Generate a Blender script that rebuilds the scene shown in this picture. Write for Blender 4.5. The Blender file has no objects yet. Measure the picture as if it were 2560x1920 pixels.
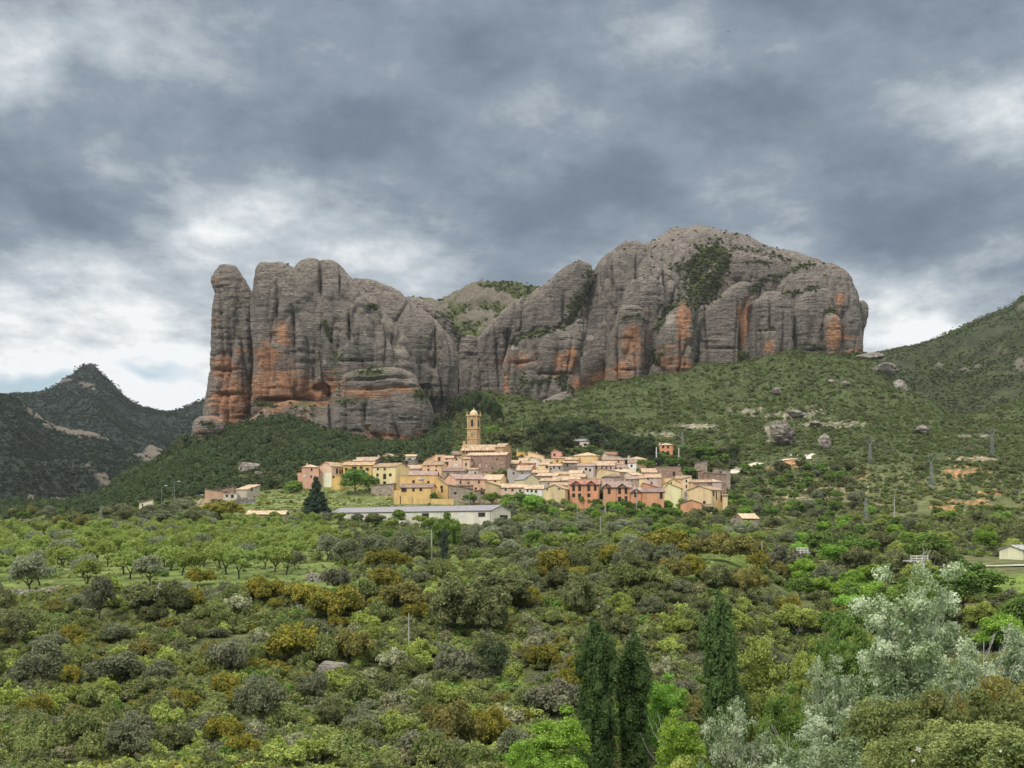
import bpy, bmesh, math, random
import numpy as np
from mathutils import Vector, Matrix
from mathutils.bvhtree import BVHTree
R = math.radians
scene = bpy.context.scene
col = scene.collection
# ------------------------------------------------------------------ camera
F = 3424.0      # focal length in photograph pixels (2560 wide)
HY = 1330.0     # photograph row of the horizon
cam_d = bpy.data.cameras.new('camera')
cam_d.sensor_width = 36.0
cam_d.lens = F / 2560.0 * 36.0
cam_d.shift_y = (HY - 960.0) / 2560.0
cam_d.clip_start = 0.5
cam_d.clip_end = 20000.0
cam = bpy.data.objects.new('camera', cam_d)
col.objects.link(cam)
cam.location = (0, 0, 0)
cam.rotation_euler = (R(90), 0, 0)
scene.camera = cam
# ------------------------------------------------------------------ render / exposure
scene.view_settings.view_transform = 'Standard'
scene.view_settings.look = 'None'
scene.view_settings.exposure = 0.30
scene.view_settings.gamma = 1.0
scene.view_settings.use_curve_mapping = False
cy = scene.cycles
cy.max_bounces = 4
cy.diffuse_bounces = 3
cy.glossy_bounces = 1
cy.transmission_bounces = 2
cy.transparent_max_bounces = 4
cy.volume_bounces = 0
cy.caustics_reflective = False
cy.caustics_refractive = False
cy.use_denoising = True
cy.use_adaptive_sampling = True
cy.adaptive_threshold = 0.015
# ------------------------------------------------------------------ world: cloudy sky
SUN_EL, SUN_AZ = 46.0, 215.0     # azimuth clockwise from +Y: behind the camera, a little to the left
world = bpy.data.worlds.new('World')
scene.world = world
world.use_nodes = True
nt = world.node_tree
nt.nodes.clear()
def N(t, **kw):
    n = nt.nodes.new(t)
    for k, v in kw.items():
        setattr(n, k, v)
    return n
def L(a, b):
    nt.links.new(a, b)
def M(op, a, b=None, c=None, clamp=False):
    n = nt.nodes.new('ShaderNodeMath'); n.operation = op; n.use_clamp = clamp
    for i, v in enumerate((a, b, c)):
        if v is None: continue
        if isinstance(v, (int, float)): n.inputs[i].default_value = v
        else: nt.links.new(v, n.inputs[i])
    return n.outputs[0]
out = N('ShaderNodeOutputWorld')
bg = N('ShaderNodeBackground')
L(bg.outputs[0], out.inputs[0])
tc = N('ShaderNodeTexCoord')
sep = N('ShaderNodeSeparateXYZ'); L(tc.outputs['Generated'], sep.inputs[0])
X, Y, Z = sep.outputs
zz = M('MAXIMUM', Z, 0.0)
den = M('ADD', zz, 0.13)
comb = N('ShaderNodeCombineXYZ')
L(M('DIVIDE', X, den), comb.inputs[0]); L(M('DIVIDE', Y, den), comb.inputs[1])
def noise(vec, scale, detail, rough, dist=0.0, w=None):
    n = N('ShaderNodeTexNoise'); n.inputs['Scale'].default_value = scale
    n.inputs['Detail'].default_value = detail; n.inputs['Roughness'].default_value = rough
    n.inputs['Distortion'].default_value = dist
    L(vec, n.inputs['Vector'])
    return n.outputs['Fac']
ys0 = M('MAXIMUM', M('ABSOLUTE', Y), 0.05)
pcc = N('ShaderNodeCombineXYZ'); L(M('MULTIPLY', M('DIVIDE', X, ys0), .6), pcc.inputs[0]); L(M('DIVIDE', Z, ys0), pcc.inputs[1]); pc0 = pcc.outputs[0]
mapn = N('ShaderNodeMapping'); mapn.inputs['Location'].default_value = (3.7, 1.9, 0.4); mapn.inputs['Scale'].default_value = (1.25, 0.8, 1)
L(comb.outputs[0], mapn.inputs[0])
n1 = noise(mapn.outputs[0], 1.25, 8.0, 0.5, 0.15)
n2 = noise(mapn.outputs[0], 3.1, 9.0, 0.62, 0.1)
n3 = noise(pc0, 15.0, 8.0, 0.64, 0.05)
# direction plane for large cloud masses (tangent of azimuth and elevation)
ys = M('MAXIMUM', M('ABSOLUTE', Y), 0.05)
pa = M('DIVIDE', X, ys); pb = M('DIVIDE', Z, ys)
pc = N('ShaderNodeCombineXYZ'); L(pa, pc.inputs[0]); L(pb, pc.inputs[1])
warp = N('ShaderNodeTexNoise'); warp.inputs['Scale'].default_value = 6.0; warp.inputs['Detail'].default_value = 4.0
L(pc.outputs[0], warp.inputs['Vector'])
wsub = N('ShaderNodeVectorMath', operation='SUBTRACT'); L(warp.outputs['Color'], wsub.inputs[0]); wsub.inputs[1].default_value = (.5, .5, .5)
wscl = N('ShaderNodeVectorMath', operation='SCALE'); L(wsub.outputs[0], wscl.inputs[0]); wscl.inputs['Scale'].default_value = 0.16
wadd = N('ShaderNodeVectorMath', operation='ADD'); L(pc.outputs[0], wadd.inputs[0]); L(wscl.outputs[0], wadd.inputs[1])
def blob(px, py, rx, ry, amp):
    m = N('ShaderNodeMapping'); m.vector_type = 'POINT'
    cx, cyy = (px - 1280) / F, (HY - py) / F
    sx, sy = F / rx, F / ry
    m.inputs['Scale'].default_value = (sx, sy, 1)
    m.inputs['Location'].default_value = (-cx * sx, -cyy * sy, 0)
    L(wadd.outputs[0], m.inputs[0])
    g = N('ShaderNodeTexGradient', gradient_type='SPHERICAL'); L(m.outputs[0], g.inputs[0])
    s = M('SMOOTH_MIN', g.outputs['Fac'], 1.0, 0.1)
    return M('MULTIPLY', s, amp)
CLOUDS = [  # (px, py, half width, half height, change in brightness)
    (1050, 440, 900, 220, -.20), (250, 300, 560, 200, -.12), (2400, 470, 600, 230, -.20),
    (140, 560, 300, 130, -.20), (1750, 530, 600, 130, -.08), (700, 330, 500, 160, -.05),
    (2050, 300, 500, 160, -.04), (2130, 690, 330, 110, -.10),
    (220, 100, 560, 190, .26), (470, 660, 520, 150, .27), (850, 620, 330, 100, .14),
    (120, 860, 680, 300, .56), (480, 960, 320, 220, .36), (2300, 830, 430, 190, .72), (2480, 620, 330, 130, .22),
    (1500, 60, 620, 170, .20), (1850, 110, 500, 160, .12), (1300, 300, 320, 120, .10), (900, 200, 330, 110, .10), (1400, 390, 230, 80, .10),
    (1350, 560, 420, 120, .05),
]
acc = None
for c in CLOUDS:
    b = blob(*c)
    acc = b if acc is None else M('ADD', acc, b)
# cloud brightness value
v = M('ADD', M('MULTIPLY', M('SUBTRACT', n1, 0.5), 1.05), M('MULTIPLY', M('SUBTRACT', n2, 0.5), 0.95))
v = M('ADD', v, M('MULTIPLY', M('SUBTRACT', n3, 0.5), 0.70))
v = M('ADD', M('ADD', v, 0.49), acc)
ramp = N('ShaderNodeValToRGB')
cr = ramp.color_ramp
cr.elements[0].position = 0.0; cr.elements[0].color = (.122, .158, .204, 1)
cr.elements[1].position = 1.0; cr.elements[1].color = (.76, .78, .79, 1)
for p, c in ((.25, (.152, .195, .248)), (.5, (.228, .277, .328)), (.75, (.43, .475, .51))):
    e = cr.elements.new(p); e.color = (*c, 1)
L(v, ramp.inputs[0])
# clear sky showing through a gap low on the left
sky = N('ShaderNodeTexSky', sky_type='NISHITA')
sky.sun_disc = False
sky.sun_elevation = R(SUN_EL); sky.sun_rotation = R(SUN_AZ)
skm = N('ShaderNodeMix', data_type='RGBA', blend_type='MULTIPLY'); skm.inputs[0].default_value = 1.0
L(sky.outputs[0], skm.inputs[6]); skm.inputs[7].default_value = (.10, .10, .10, 1)
gap = M('MULTIPLY', M('MAXIMUM', M('ADD', blob(10, 968, 260, 50, 1.6), blob(440, 895, 130, 25, .9)), 0.0), 1.0, clamp=True)
mix = N('ShaderNodeMix', data_type='RGBA')
L(gap, mix.inputs[0]); L(ramp.outputs[0], mix.inputs[6]); L(skm.outputs[2], mix.inputs[7])
neu = N('ShaderNodeMix', data_type='RGBA'); L(M('MULTIPLY', M('SUBTRACT', Z, .36), 2.5, clamp=True), neu.inputs[0]); L(mix.outputs[2], neu.inputs[6]); neu.inputs[7].default_value = (.40, .385, .36, 1)
L(neu.outputs[2], bg.inputs[0])
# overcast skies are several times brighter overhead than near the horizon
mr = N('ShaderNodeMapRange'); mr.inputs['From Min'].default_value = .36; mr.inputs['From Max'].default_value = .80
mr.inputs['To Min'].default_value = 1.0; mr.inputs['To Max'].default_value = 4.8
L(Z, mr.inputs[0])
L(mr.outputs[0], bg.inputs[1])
# ------------------------------------------------------------------ sun through thin cloud
sd = bpy.data.lights.new('sun', 'SUN')
sd.energy = 1.5; sd.angle = R(10); sd.color = (1.0, .95, .87)
sun = bpy.data.objects.new('sun', sd); col.objects.link(sun)
az = R(SUN_AZ); el = R(SUN_EL)
dsun = Vector((math.sin(az) * math.cos(el), math.cos(az) * math.cos(el), math.sin(el)))
sun.rotation_euler = dsun.to_track_quat('Z', 'Y').to_euler()
sun.location = (0, -50, 60)
# ------------------------------------------------------------------ helpers
def at(px, py, D):
    return Vector(((px - 1280) / F * D, D, (HY - py) / F * D))
_prm = np.random.RandomState(7).permutation(256)
PERM = np.concatenate([_prm, _prm, _prm])
_g = np.array([[1,1,0],[-1,1,0],[1,-1,0],[-1,-1,0],[1,0,1],[-1,0,1],[1,0,-1],[-1,0,-1],[0,1,1],[0,-1,1],[0,1,-1],[0,-1,-1]], float)
def perlin(P):
    P = np.asarray(P, float)
    I = np.floor(P).astype(int); f = P - I; I &= 255
    u = f * f * f * (f * (f * 6 - 15) + 10)
    def gr(dx, dy, dz):
        h = PERM[PERM[PERM[(I[..., 0] + dx)] + I[..., 1] + dy] + I[..., 2] + dz] % 12
        g = _g[h]
        return g[..., 0] * (f[..., 0] - dx) + g[..., 1] * (f[..., 1] - dy) + g[..., 2] * (f[..., 2] - dz)
    def mix(a, b, t): return a + (b - a) * t
    x0 = mix(gr(0,0,0), gr(1,0,0), u[..., 0]); x1 = mix(gr(0,1,0), gr(1,1,0), u[..., 0])
    x2 = mix(gr(0,0,1), gr(1,0,1), u[..., 0]); x3 = mix(gr(0,1,1), gr(1,1,1), u[..., 0])
    return mix(mix(x0, x1, u[..., 1]), mix(x2, x3, u[..., 1]), u[..., 2])
def fbm(P, o=4, g=.5):
    a = 1.0; s = 0; P = np.asarray(P, float)
    for i in range(o):
        s = s + a * perlin(P + i * 17.3); P = P * 2.03; a *= g
    return s
def sstep(a, b, x):
    t = np.clip((x - a) / (b - a), 0, 1); return t * t * (3 - 2 * t)
def pchip(x, y, q):
    """monotone cubic through (x, y[...]) at q; y may be (n,) or (n, k) matched with q (k,)"""
    x = np.asarray(x, float); y = np.asarray(y, float); q = np.asarray(q, float)
    h = np.diff(x); d = np.diff(y) / h
    m = np.zeros_like(y)
    for i in range(1, len(x) - 1):
        m[i] = 0 if d[i-1] * d[i] <= 0 else 2 * d[i-1] * d[i] / (d[i-1] + d[i])
    m[0] = d[0]; m[-1] = d[-1]
    q = np.clip(q, x[0], x[-1])
    i = np.clip(np.searchsorted(x, q) - 1, 0, len(x) - 2)
    t = (q - x[i]) / h[i]; t2 = t * t; t3 = t2 * t
    return (2*t3 - 3*t2 + 1) * y[i] + (t3 - 2*t2 + t) * h[i] * m[i] + (-2*t3 + 3*t2) * y[i+1] + (t3 - t2) * h[i] * m[i+1]
def np_mesh(name, V, Fc, mat=None, smooth=False, mats=None, midx=None):
    V = np.asarray(V, np.float32); 
    me = bpy.data.meshes.new(name)
    if isinstance(Fc, np.ndarray):
        n, k = Fc.shape
        me.vertices.add(len(V)); me.vertices.foreach_set('co', V.ravel())
        me.loops.add(n * k); me.loops.foreach_set('vertex_index', Fc.astype(np.int32).ravel())
        me.polygons.add(n); me.polygons.foreach_set('loop_start', np.arange(0, n * k, k, dtype=np.int32))
    else:
        me.from_pydata([tuple(map(float, v)) for v in V], [], [tuple(map(int, f)) for f in Fc])
    me.update(calc_edges=True)
    for m in (mats or ([mat] if mat else [])): me.materials.append(m)
    if midx is not None: me.polygons.foreach_set('material_index', np.asarray(midx, np.int32))
    if smooth: me.polygons.foreach_set('use_smooth', np.ones(len(me.polygons), bool))
    return me
def obj(name, me, parent=None, loc=None):
    o = bpy.data.objects.new(name, me); col.objects.link(o)
    if parent is not None: o.parent = parent
    if loc is not None: o.location = loc
    return o
def empty(name, loc=(0, 0, 0), rz=0):
    o = bpy.data.objects.new(name, None); col.objects.link(o); o.location = loc; o.rotation_euler = (0, 0, rz)
    o.empty_display_size = .5
    return o
def tag(o, label=None, cat=None, group=None, kind=None):
    if label: o['label'] = label
    if cat: o['category'] = cat
    if group: o['group'] = group
    if kind: o['kind'] = kind
    return o
def add_attr(me, name, arr):
    a = me.attributes.new(name, 'FLOAT_COLOR', 'POINT')
    c = np.ones((len(me.vertices), 4), np.float32); c[:, :arr.shape[1]] = arr
    a.data.foreach_set('color', c.ravel())
class MB:
    """collects simple solids into one mesh"""
    def __init__(s): s.v = []; s.f = []
    def add(s, vs, fs):
        k = len(s.v); s.v += [tuple(v) for v in vs]; s.f += [tuple(i + k for i in f) for f in fs]; return s
    def box(s, x0, x1, y0, y1, z0, z1):
        return s.add([(x0,y0,z0),(x1,y0,z0),(x1,y1,z0),(x0,y1,z0),(x0,y0,z1),(x1,y0,z1),(x1,y1,z1),(x0,y1,z1)],
                     [(0,3,2,1),(4,5,6,7),(0,1,5,4),(1,2,6,5),(2,3,7,6),(3,0,4,7)])
    def tube(s, pts, rs, n=6, cap=True):
        pts = [Vector(p) for p in pts]; base = len(s.v)
        for i, p in enumerate(pts):
            d = (pts[min(i+1, len(pts)-1)] - pts[max(i-1, 0)]).normalized()
            a = d.orthogonal().normalized() if abs(d.z) < .99 else Vector((1, 0, 0)); b = d.cross(a).normalized(); a = b.cross(d)
            for k in range(n):
                t = 2 * math.pi * k / n
                s.v.append(tuple(p + (a * math.cos(t) + b * math.sin(t)) * rs[i]))
        for i in range(len(pts) - 1):
            for k in range(n):
                s.f.append((base+i*n+k, base+i*n+(k+1) % n, base+(i+1)*n+(k+1) % n, base+(i+1)*n+k))
        if cap:
            s.f.append(tuple(base + k for k in range(n))[::-1]); s.f.append(tuple(base + (len(pts)-1)*n + k for k in range(n)))
        return s
    def lathe(s, prof, n=12, c=(0, 0)):
        base = len(s.v)
        for r, z in prof:
            for k in range(n):
                t = 2*math.pi*k/n; s.v.append((c[0]+r*math.cos(t), c[1]+r*math.sin(t), z))
        for i in range(len(prof)-1):
            for k in range(n):
                s.f.append((base+i*n+k, base+i*n+(k+1) % n, base+(i+1)*n+(k+1) % n, base+(i+1)*n+k))
        return s
    def build(s, name, mat, parent=None, loc=None, smooth=False):
        return obj(name, np_mesh(name, np.array(s.v), s.f, mat, smooth), parent, loc)
# ------------------------------------------------------------------ materials
def new_mat(name):
    m = bpy.data.materials.new(name); m.use_nodes = True
    t = m.node_tree; t.nodes.clear()
    o = t.nodes.new('ShaderNodeOutputMaterial')
    return m, t, o
def mnode(t, typ, **kw):
    n = t.nodes.new(typ)
    for k, v in kw.items():
        if k in n.inputs.keys(): n.inputs[k].default_value = v
        else: setattr(n, k, v)
    return n
def tnoise(t, vec, scale, detail=4, rough=.55, dist=0):
    n = t.nodes.new('ShaderNodeTexNoise'); n.inputs['Scale'].default_value = scale; n.inputs['Detail'].default_value = detail
    n.inputs['Roughness'].default_value = rough; n.inputs['Distortion'].default_value = dist
    t.links.new(vec, n.inputs['Vector']); return n.outputs['Fac']
def tramp(t, fac, stops):
    r = t.nodes.new('ShaderNodeValToRGB'); cr = r.color_ramp
    cr.elements[0].position, cr.elements[0].color = stops[0][0], (*stops[0][1], 1)
    cr.elements[1].position, cr.elements[1].color = stops[-1][0], (*stops[-1][1], 1)
    for p, c in stops[1:-1]:
        e = cr.elements.new(p); e.color = (*c, 1)
    t.links.new(fac, r.inputs[0]); return r.outputs[0]
def tmix(t, fac, a, b, mode='MIX'):
    n = t.nodes.new('ShaderNodeMix'); n.data_type = 'RGBA'; n.blend_type = mode
    for i, v in ((0, fac), (6, a), (7, b)):
        if isinstance(v, (int, float)): n.inputs[i].default_value = v
        elif isinstance(v, tuple): n.inputs[i].default_value = (*v, 1) if len(v) == 3 else v
        else: t.links.new(v, n.inputs[i])
    return n.outputs[2]
def tmath(t, op, a, b=0.0, clamp=False):
    n = t.nodes.new('ShaderNodeMath'); n.operation = op; n.use_clamp = clamp
    for i, v in ((0, a), (1, b)):
        if isinstance(v, (int, float)): n.inputs[i].default_value = v
        else: t.links.new(v, n.inputs[i])
    return n.outputs[0]
def surf(t, o, color, rough=.85, bump=None, bstr=.3, bdist=.1, spec=.2, metallic=0):
    p = t.nodes.new('ShaderNodeBsdfPrincipled'); p.inputs['Roughness'].default_value = rough
    p.inputs['Specular IOR Level'].default_value = spec; p.inputs['Metallic'].default_value = metallic
    if isinstance(color, tuple): p.inputs['Base Color'].default_value = (*color, 1)
    else: t.links.new(color, p.inputs['Base Color'])
    if bump is not None:
        b = t.nodes.new('ShaderNodeBump'); b.inputs['Strength'].default_value = bstr; b.inputs['Distance'].default_value = bdist
        t.links.new(bump, b.inputs['Height']); t.links.new(b.outputs[0], p.inputs['Normal'])
    t.links.new(p.outputs[0], o.inputs[0]); return p
MC = {}
def plaster(c):
    """painted or rendered wall: slow stains, faint patches and rain runs"""
    k = ('pl',) + tuple(round(x, 3) for x in c)
    if k in MC: return MC[k]
    m, t, o = new_mat('plaster'); tcn = t.nodes.new('ShaderNodeTexCoord'); g = t.nodes.new('ShaderNodeNewGeometry')
    mp = mnode(t, 'ShaderNodeMapping'); mp.inputs['Scale'].default_value = (1, 1, .35); t.links.new(g.outputs['Position'], mp.inputs[0])
    a = tnoise(t, mp.outputs[0], .35, 5, .6); b = tnoise(t, mp.outputs[0], 2.2, 4, .6)
    c = tuple(min(.82, x * m_) for x, m_ in zip(c, (1.24, 1.22, 1.16))); dk = tuple(x * .74 for x in c); lt = tuple(min(.85, x * 1.12) for x in c)
    cc = tramp(t, a, [(.3, dk), (.5, c), (.7, lt)])
    cc = tmix(t, tmath(t, 'MULTIPLY', tramp(t, b, [(.5, (0, 0, 0)), (.72, (1, 1, 1))]), .35), cc, tuple(x * .6 for x in c))
    surf(t, o, cc, .9, b, .25, .05); MC[k] = m; return m
def masonry(c):
    k = ('ms',) + tuple(round(x, 3) for x in c)
    if k in MC: return MC[k]
    m, t, o = new_mat('masonry'); g = t.nodes.new('ShaderNodeNewGeometry')
    v = t.nodes.new('ShaderNodeTexVoronoi'); v.inputs['Scale'].default_value = 1.6
    mp = mnode(t, 'ShaderNodeMapping'); mp.inputs['Scale'].default_value = (1, 1, 1.8); t.links.new(g.outputs['Position'], mp.inputs[0])
    t.links.new(mp.outputs[0], v.inputs['Vector'])
    a = tnoise(t, g.outputs['Position'], .5, 5, .65)
    s = t.nodes.new('ShaderNodeSeparateColor'); t.links.new(v.outputs['Color'], s.inputs[0])
    cc = tramp(t, s.outputs[0], [(0, tuple(x * .62 for x in c)), (.5, c), (1, tuple(min(.8, x * 1.35) for x in c))])
    cc = tmix(t, tramp(t, a, [(.4, (0, 0, 0)), (.65, (.8, .8, .8))]), cc, tuple(x * .7 for x in c))
    surf(t, o, cc, .95, v.outputs['Distance'], .5, .12); MC[k] = m; return m
def tiles(c):
    k = ('ti',) + tuple(round(x, 3) for x in c)
    if k in MC: return MC[k]
    m, t, o = new_mat('clay_tiles'); tcn = t.nodes.new('ShaderNodeTexCoord')
    w = t.nodes.new('ShaderNodeTexWave'); w.wave_type = 'BANDS'; w.bands_direction = 'X'; w.inputs['Scale'].default_value = .95
    w.inputs['Distortion'].default_value = .4
    t.links.new(tcn.outputs['Object'], w.inputs['Vector'])
    v = t.nodes.new('ShaderNodeTexVoronoi'); v.inputs['Scale'].default_value = 2.2; t.links.new(tcn.outputs['Object'], v.inputs['Vector'])
    s = t.nodes.new('ShaderNodeSeparateColor'); t.links.new(v.outputs['Color'], s.inputs[0])
    oi = t.nodes.new('ShaderNodeObjectInfo')
    g = t.nodes.new('ShaderNodeNewGeometry')
    a = tnoise(t, g.outputs['Position'], .45, 5, .7)
    cc = tramp(t, s.outputs[0], [(0, tuple(x * .55 for x in c)), (.45, c), (1, tuple(min(.8, x * 1.4) for x in c))])
    cc = tmix(t, tramp(t, a, [(.42, (0, 0, 0)), (.66, (.75, .75, .75))]), cc, (c[0]*.5, c[1]*.55, c[2]*.6))
    hs = t.nodes.new('ShaderNodeHueSaturation'); t.links.new(cc, hs.inputs['Color'])
    t.links.new(tmath(t, 'ADD', tmath(t, 'MULTIPLY', oi.outputs['Random'], .45), .8), hs.inputs['Value'])
    surf(t, o, hs.outputs[0], .9, w.outputs['Fac'], .6, .12); MC[k] = m; return m
def flat(name, c, rough=.6, metallic=0, spec=.3):
    k = ('fl', name) + tuple(c)
    if k in MC: return MC[k]
    m, t, o = new_mat(name); g = t.nodes.new('ShaderNodeNewGeometry')
    a = tnoise(t, g.outputs['Position'], 1.3, 4, .6)
    cc = tramp(t, a, [(.3, tuple(x * .78 for x in c)), (.7, tuple(min(1, x * 1.15) for x in c))])
    surf(t, o, cc, rough, None, spec=spec, metallic=metallic); MC[k] = m; return m
def leafmat(name, c1, c2, tips=None, transl=.3, hue=.03, scl=.8, gain=1.0):
    """foliage: each leaf its own shade between c1 and c2, whole sprays of newer growth in tips"""
    m, t, o = new_mat(name); g = t.nodes.new('ShaderNodeNewGeometry'); tcn = t.nodes.new('ShaderNodeTexCoord'); oi = t.nodes.new('ShaderNodeObjectInfo')
    cc = tmix(t, g.outputs['Random Per Island'], c1, c2)
    if tips:
        a = tnoise(t, tcn.outputs['Object'], scl, 3, .6)
        cc = tmix(t, tramp(t, tmath(t, 'ADD', a, tmath(t, 'MULTIPLY', tmath(t, 'SUBTRACT', oi.outputs['Random'], .5), .14)), [(.46, (0, 0, 0)), (.6, (1, 1, 1))]), cc, tips)
    hs = t.nodes.new('ShaderNodeHueSaturation'); t.links.new(cc, hs.inputs['Color'])
    t.links.new(tmath(t, 'ADD', tmath(t, 'MULTIPLY', oi.outputs['Random'], hue * 2), .5 - hue), hs.inputs['Hue'])
    t.links.new(tmath(t, 'ADD', tmath(t, 'MULTIPLY', tmath(t, 'FRACT', tmath(t, 'MULTIPLY', oi.outputs['Random'], 37.7)), .4), 1.0 * gain), hs.inputs['Value'])
    d = t.nodes.new('ShaderNodeBsdfDiffuse'); tr = t.nodes.new('ShaderNodeBsdfTranslucent'); mx = t.nodes.new('ShaderNodeMixShader')
    t.links.new(hs.outputs[0], d.inputs[0]); t.links.new(hs.outputs[0], tr.inputs[0]); mx.inputs[0].default_value = transl
    t.links.new(d.outputs[0], mx.inputs[1]); t.links.new(tr.outputs[0], mx.inputs[2]); t.links.new(mx.outputs[0], o.inputs[0])
    return m
LM = {
 'almond': leafmat('leaf_almond', (.14,.20,.045), (.235,.30,.08), (.29,.345,.10), hue=.012),
 'olive': leafmat('leaf_olive', (.14,.17,.09), (.25,.28,.17), (.30,.33,.22), hue=.01),
 'greyolive': leafmat('leaf_greyolive', (.11,.13,.07), (.19,.21,.125), (.21,.225,.13), hue=.01),
 'silver': leafmat('leaf_silver', (.115,.18,.065), (.33,.405,.235), (.47,.53,.37), hue=.01, scl=.5),
 'oak': leafmat('leaf_oak', (.075,.095,.04), (.14,.16,.07), (.22,.225,.10), hue=.015),
 'gold': leafmat('leaf_gold', (.12,.135,.03), (.22,.215,.045), (.29,.245,.05), hue=.012, scl=1.1),
 'rust': leafmat('leaf_rust', (.12,.13,.05), (.20,.195,.07), (.25,.22,.065), hue=.012, scl=1.1),
 'scrub': leafmat('leaf_scrub', (.11,.145,.05), (.20,.235,.085), (.26,.28,.10), hue=.015),
 'green': leafmat('leaf_green', (.075,.135,.035), (.15,.23,.055), (.19,.28,.07), hue=.015),
 'bright': leafmat('leaf_bright', (.11,.21,.03), (.21,.34,.055), (.27,.41,.08), hue=.015),
 'yellowgreen': leafmat('leaf_yellowgreen', (.17,.22,.05), (.30,.36,.09), (.38,.42,.12), hue=.012),
 'pale': leafmat('leaf_pale', (.13,.14,.06), (.28,.28,.15), (.46,.46,.30), hue=.02, scl=1.6),
 'poplar': leafmat('leaf_poplar', (.038,.07,.024), (.08,.13,.042), (.11,.165,.055), hue=.01, gain=.95),
 'conifer': leafmat('leaf_conifer', (.025,.045,.03), (.06,.085,.055), (.08,.105,.07), hue=.01),
 'pine': leafmat('leaf_pine', (.04,.06,.03), (.08,.11,.05), (.10,.13,.06), hue=.02),
 'slope': leafmat('leaf_slope', (.07,.105,.038), (.135,.175,.062), (.175,.205,.078), hue=.015),
 'hill_cloudshade': leafmat('leaf_hill_cloudshade', (.035,.052,.035), (.07,.092,.055), None, hue=.01, gain=.8),  # hill foliage green with cloud shadow painted in, darker and bluer
 'drygrey': leafmat('leaf_drygrey', (.13,.135,.085), (.22,.215,.15), (.18,.20,.10), hue=.012),
}
bark = flat('bark', (.13,.11,.09), .95); barkpale = flat('bark_pale', (.42,.41,.37), .9); barkdark = flat('bark_dark', (.06,.05,.042), .95)
glass = flat('dark_pane', (.035,.032,.03), .25, spec=.5)
wood = flat('brown_wood', (.13,.07,.04), .7); whitep = flat('white_paint', (.75,.74,.70), .6)
concrete = flat('concrete', (.42,.41,.38), .9); steel = flat('galvanised_steel', (.30,.33,.36), .5, .3)
# ------------------------------------------------------------------ the ground
TP = [-600, 0, 200, 350, 480, 700, 1000, 1200, 1450, 1600, 1800, 2000, 2150, 2270, 2410, 2560, 3160]
TT = [  # depth, then the row at which the ground stands in each direction
 (3,    [3270]*17),
 (40,   [2271,2271,2271,2271,2271,2271,2271,2271,2271,2250,2200,2130,2080,2040,2015,2015,2015]),
 (90,   [2167,2167,2167,2167,2167,2167,2167,2167,2167,2167,2140,2100,2060,2020,1990,1960,1960]),
 (112,  [1990,1990,1990,1990,1990,1985,1985,1985,1990,2000,2020,2020,2000,1980,1960,1940,1940]),
 (130,  [1880,1880,1880,1885,1885,1890,1895,1895,1900,1905,1920,1950,1950,1940,1920,1900,1900]),
 (160,  [1720,1720,1720,1725,1725,1730,1730,1735,1740,1740,1760,1850,1850,1830,1800,1780,1780]),
 (190,  [1575,1570,1568,1565,1562,1560,1565,1575,1580,1575,1600,1715,1720,1700,1680,1650,1650]),
 (205,  [1520,1515,1510,1505,1500,1492,1495,1500,1500,1485,1500,1630,1640,1625,1610,1580,1580]),
 (215,  [1500,1495,1488,1480,1475,1465,1463,1462,1458,1432,1450,1580,1590,1575,1560,1530,1530]),
 (250,  [1450,1446,1440,1432,1428,1420,1415,1410,1400,1388,1400,1490,1500,1490,1480,1468,1468]),
 (300,  [1412,1410,1405,1398,1393,1386,1384,1380,1374,1366,1378,1430,1430,1425,1420,1414,1414]),
 (400,  [1366,1364,1360,1356,1352,1346,1346,1346,1342,1336,1344,1372,1376,1374,1372,1376,1376]),
 (480,  [1336,1334,1330,1326,1322,1314,1314,1314,1310,1306,1314,1330,1330,1330,1330,1336,1336]),
 (560,  [1314,1312,1305,1292,1275,1262,1264,1268,1272,1270,1284,1290,1284,1280,1282,1292,1292]),
 (620,  [1303,1300,1292,1272,1246,1222,1206,1204,1206,1208,1226,1222,1214,1210,1214,1226,1226]),
 (700,  [1294,1292,1280,1238,1196,1156,1138,1116,1122,1132,1142,1132,1122,1122,1134,1152,1152]),
 (800,  [1290,1287,1270,1206,1150,1092,1134,1070,1046,1046,1056,1052,1050,1056,1082,1094,1094]),
 (860,  [1288,1284,1266,1198,1136,1062,1134,1046,1016,1000,1000,1002,1006,1020,1066,1060,1060]),
 (950,  [1286,1282,1272,1206,1128,1052,1120,1012,990,952,934,936,944,978,1058,1022,1022]),
 (1030, [1285,1281,1276,1222,1140,1052,1080,984,975,938,902,896,900,985,1056,1006,1004]),
 (1150, [1284,1280,1279,1245,1180,1070,1060,975,960,930,886,884,905,1000,1060,1010,1000]),
 (1400, [1284,1281,1280,1262,1230,1120,1060,1000,960,940,900,900,960,1040,1075,1060,1040]),
 (1900, [1284,1283,1282,1275,1260,1200,1150,1100,1060,1040,1020,1030,1080,1100,1110,1110,1100]),
 (4500, [1290]*17),
]
TD = np.array([r[0] for r in TT], float)
TZ = np.array([[(HY - y) / F * r[0] for y in r[1]] for r in TT])       # heights, rows = depth
TP = np.array(TP, float)
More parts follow.
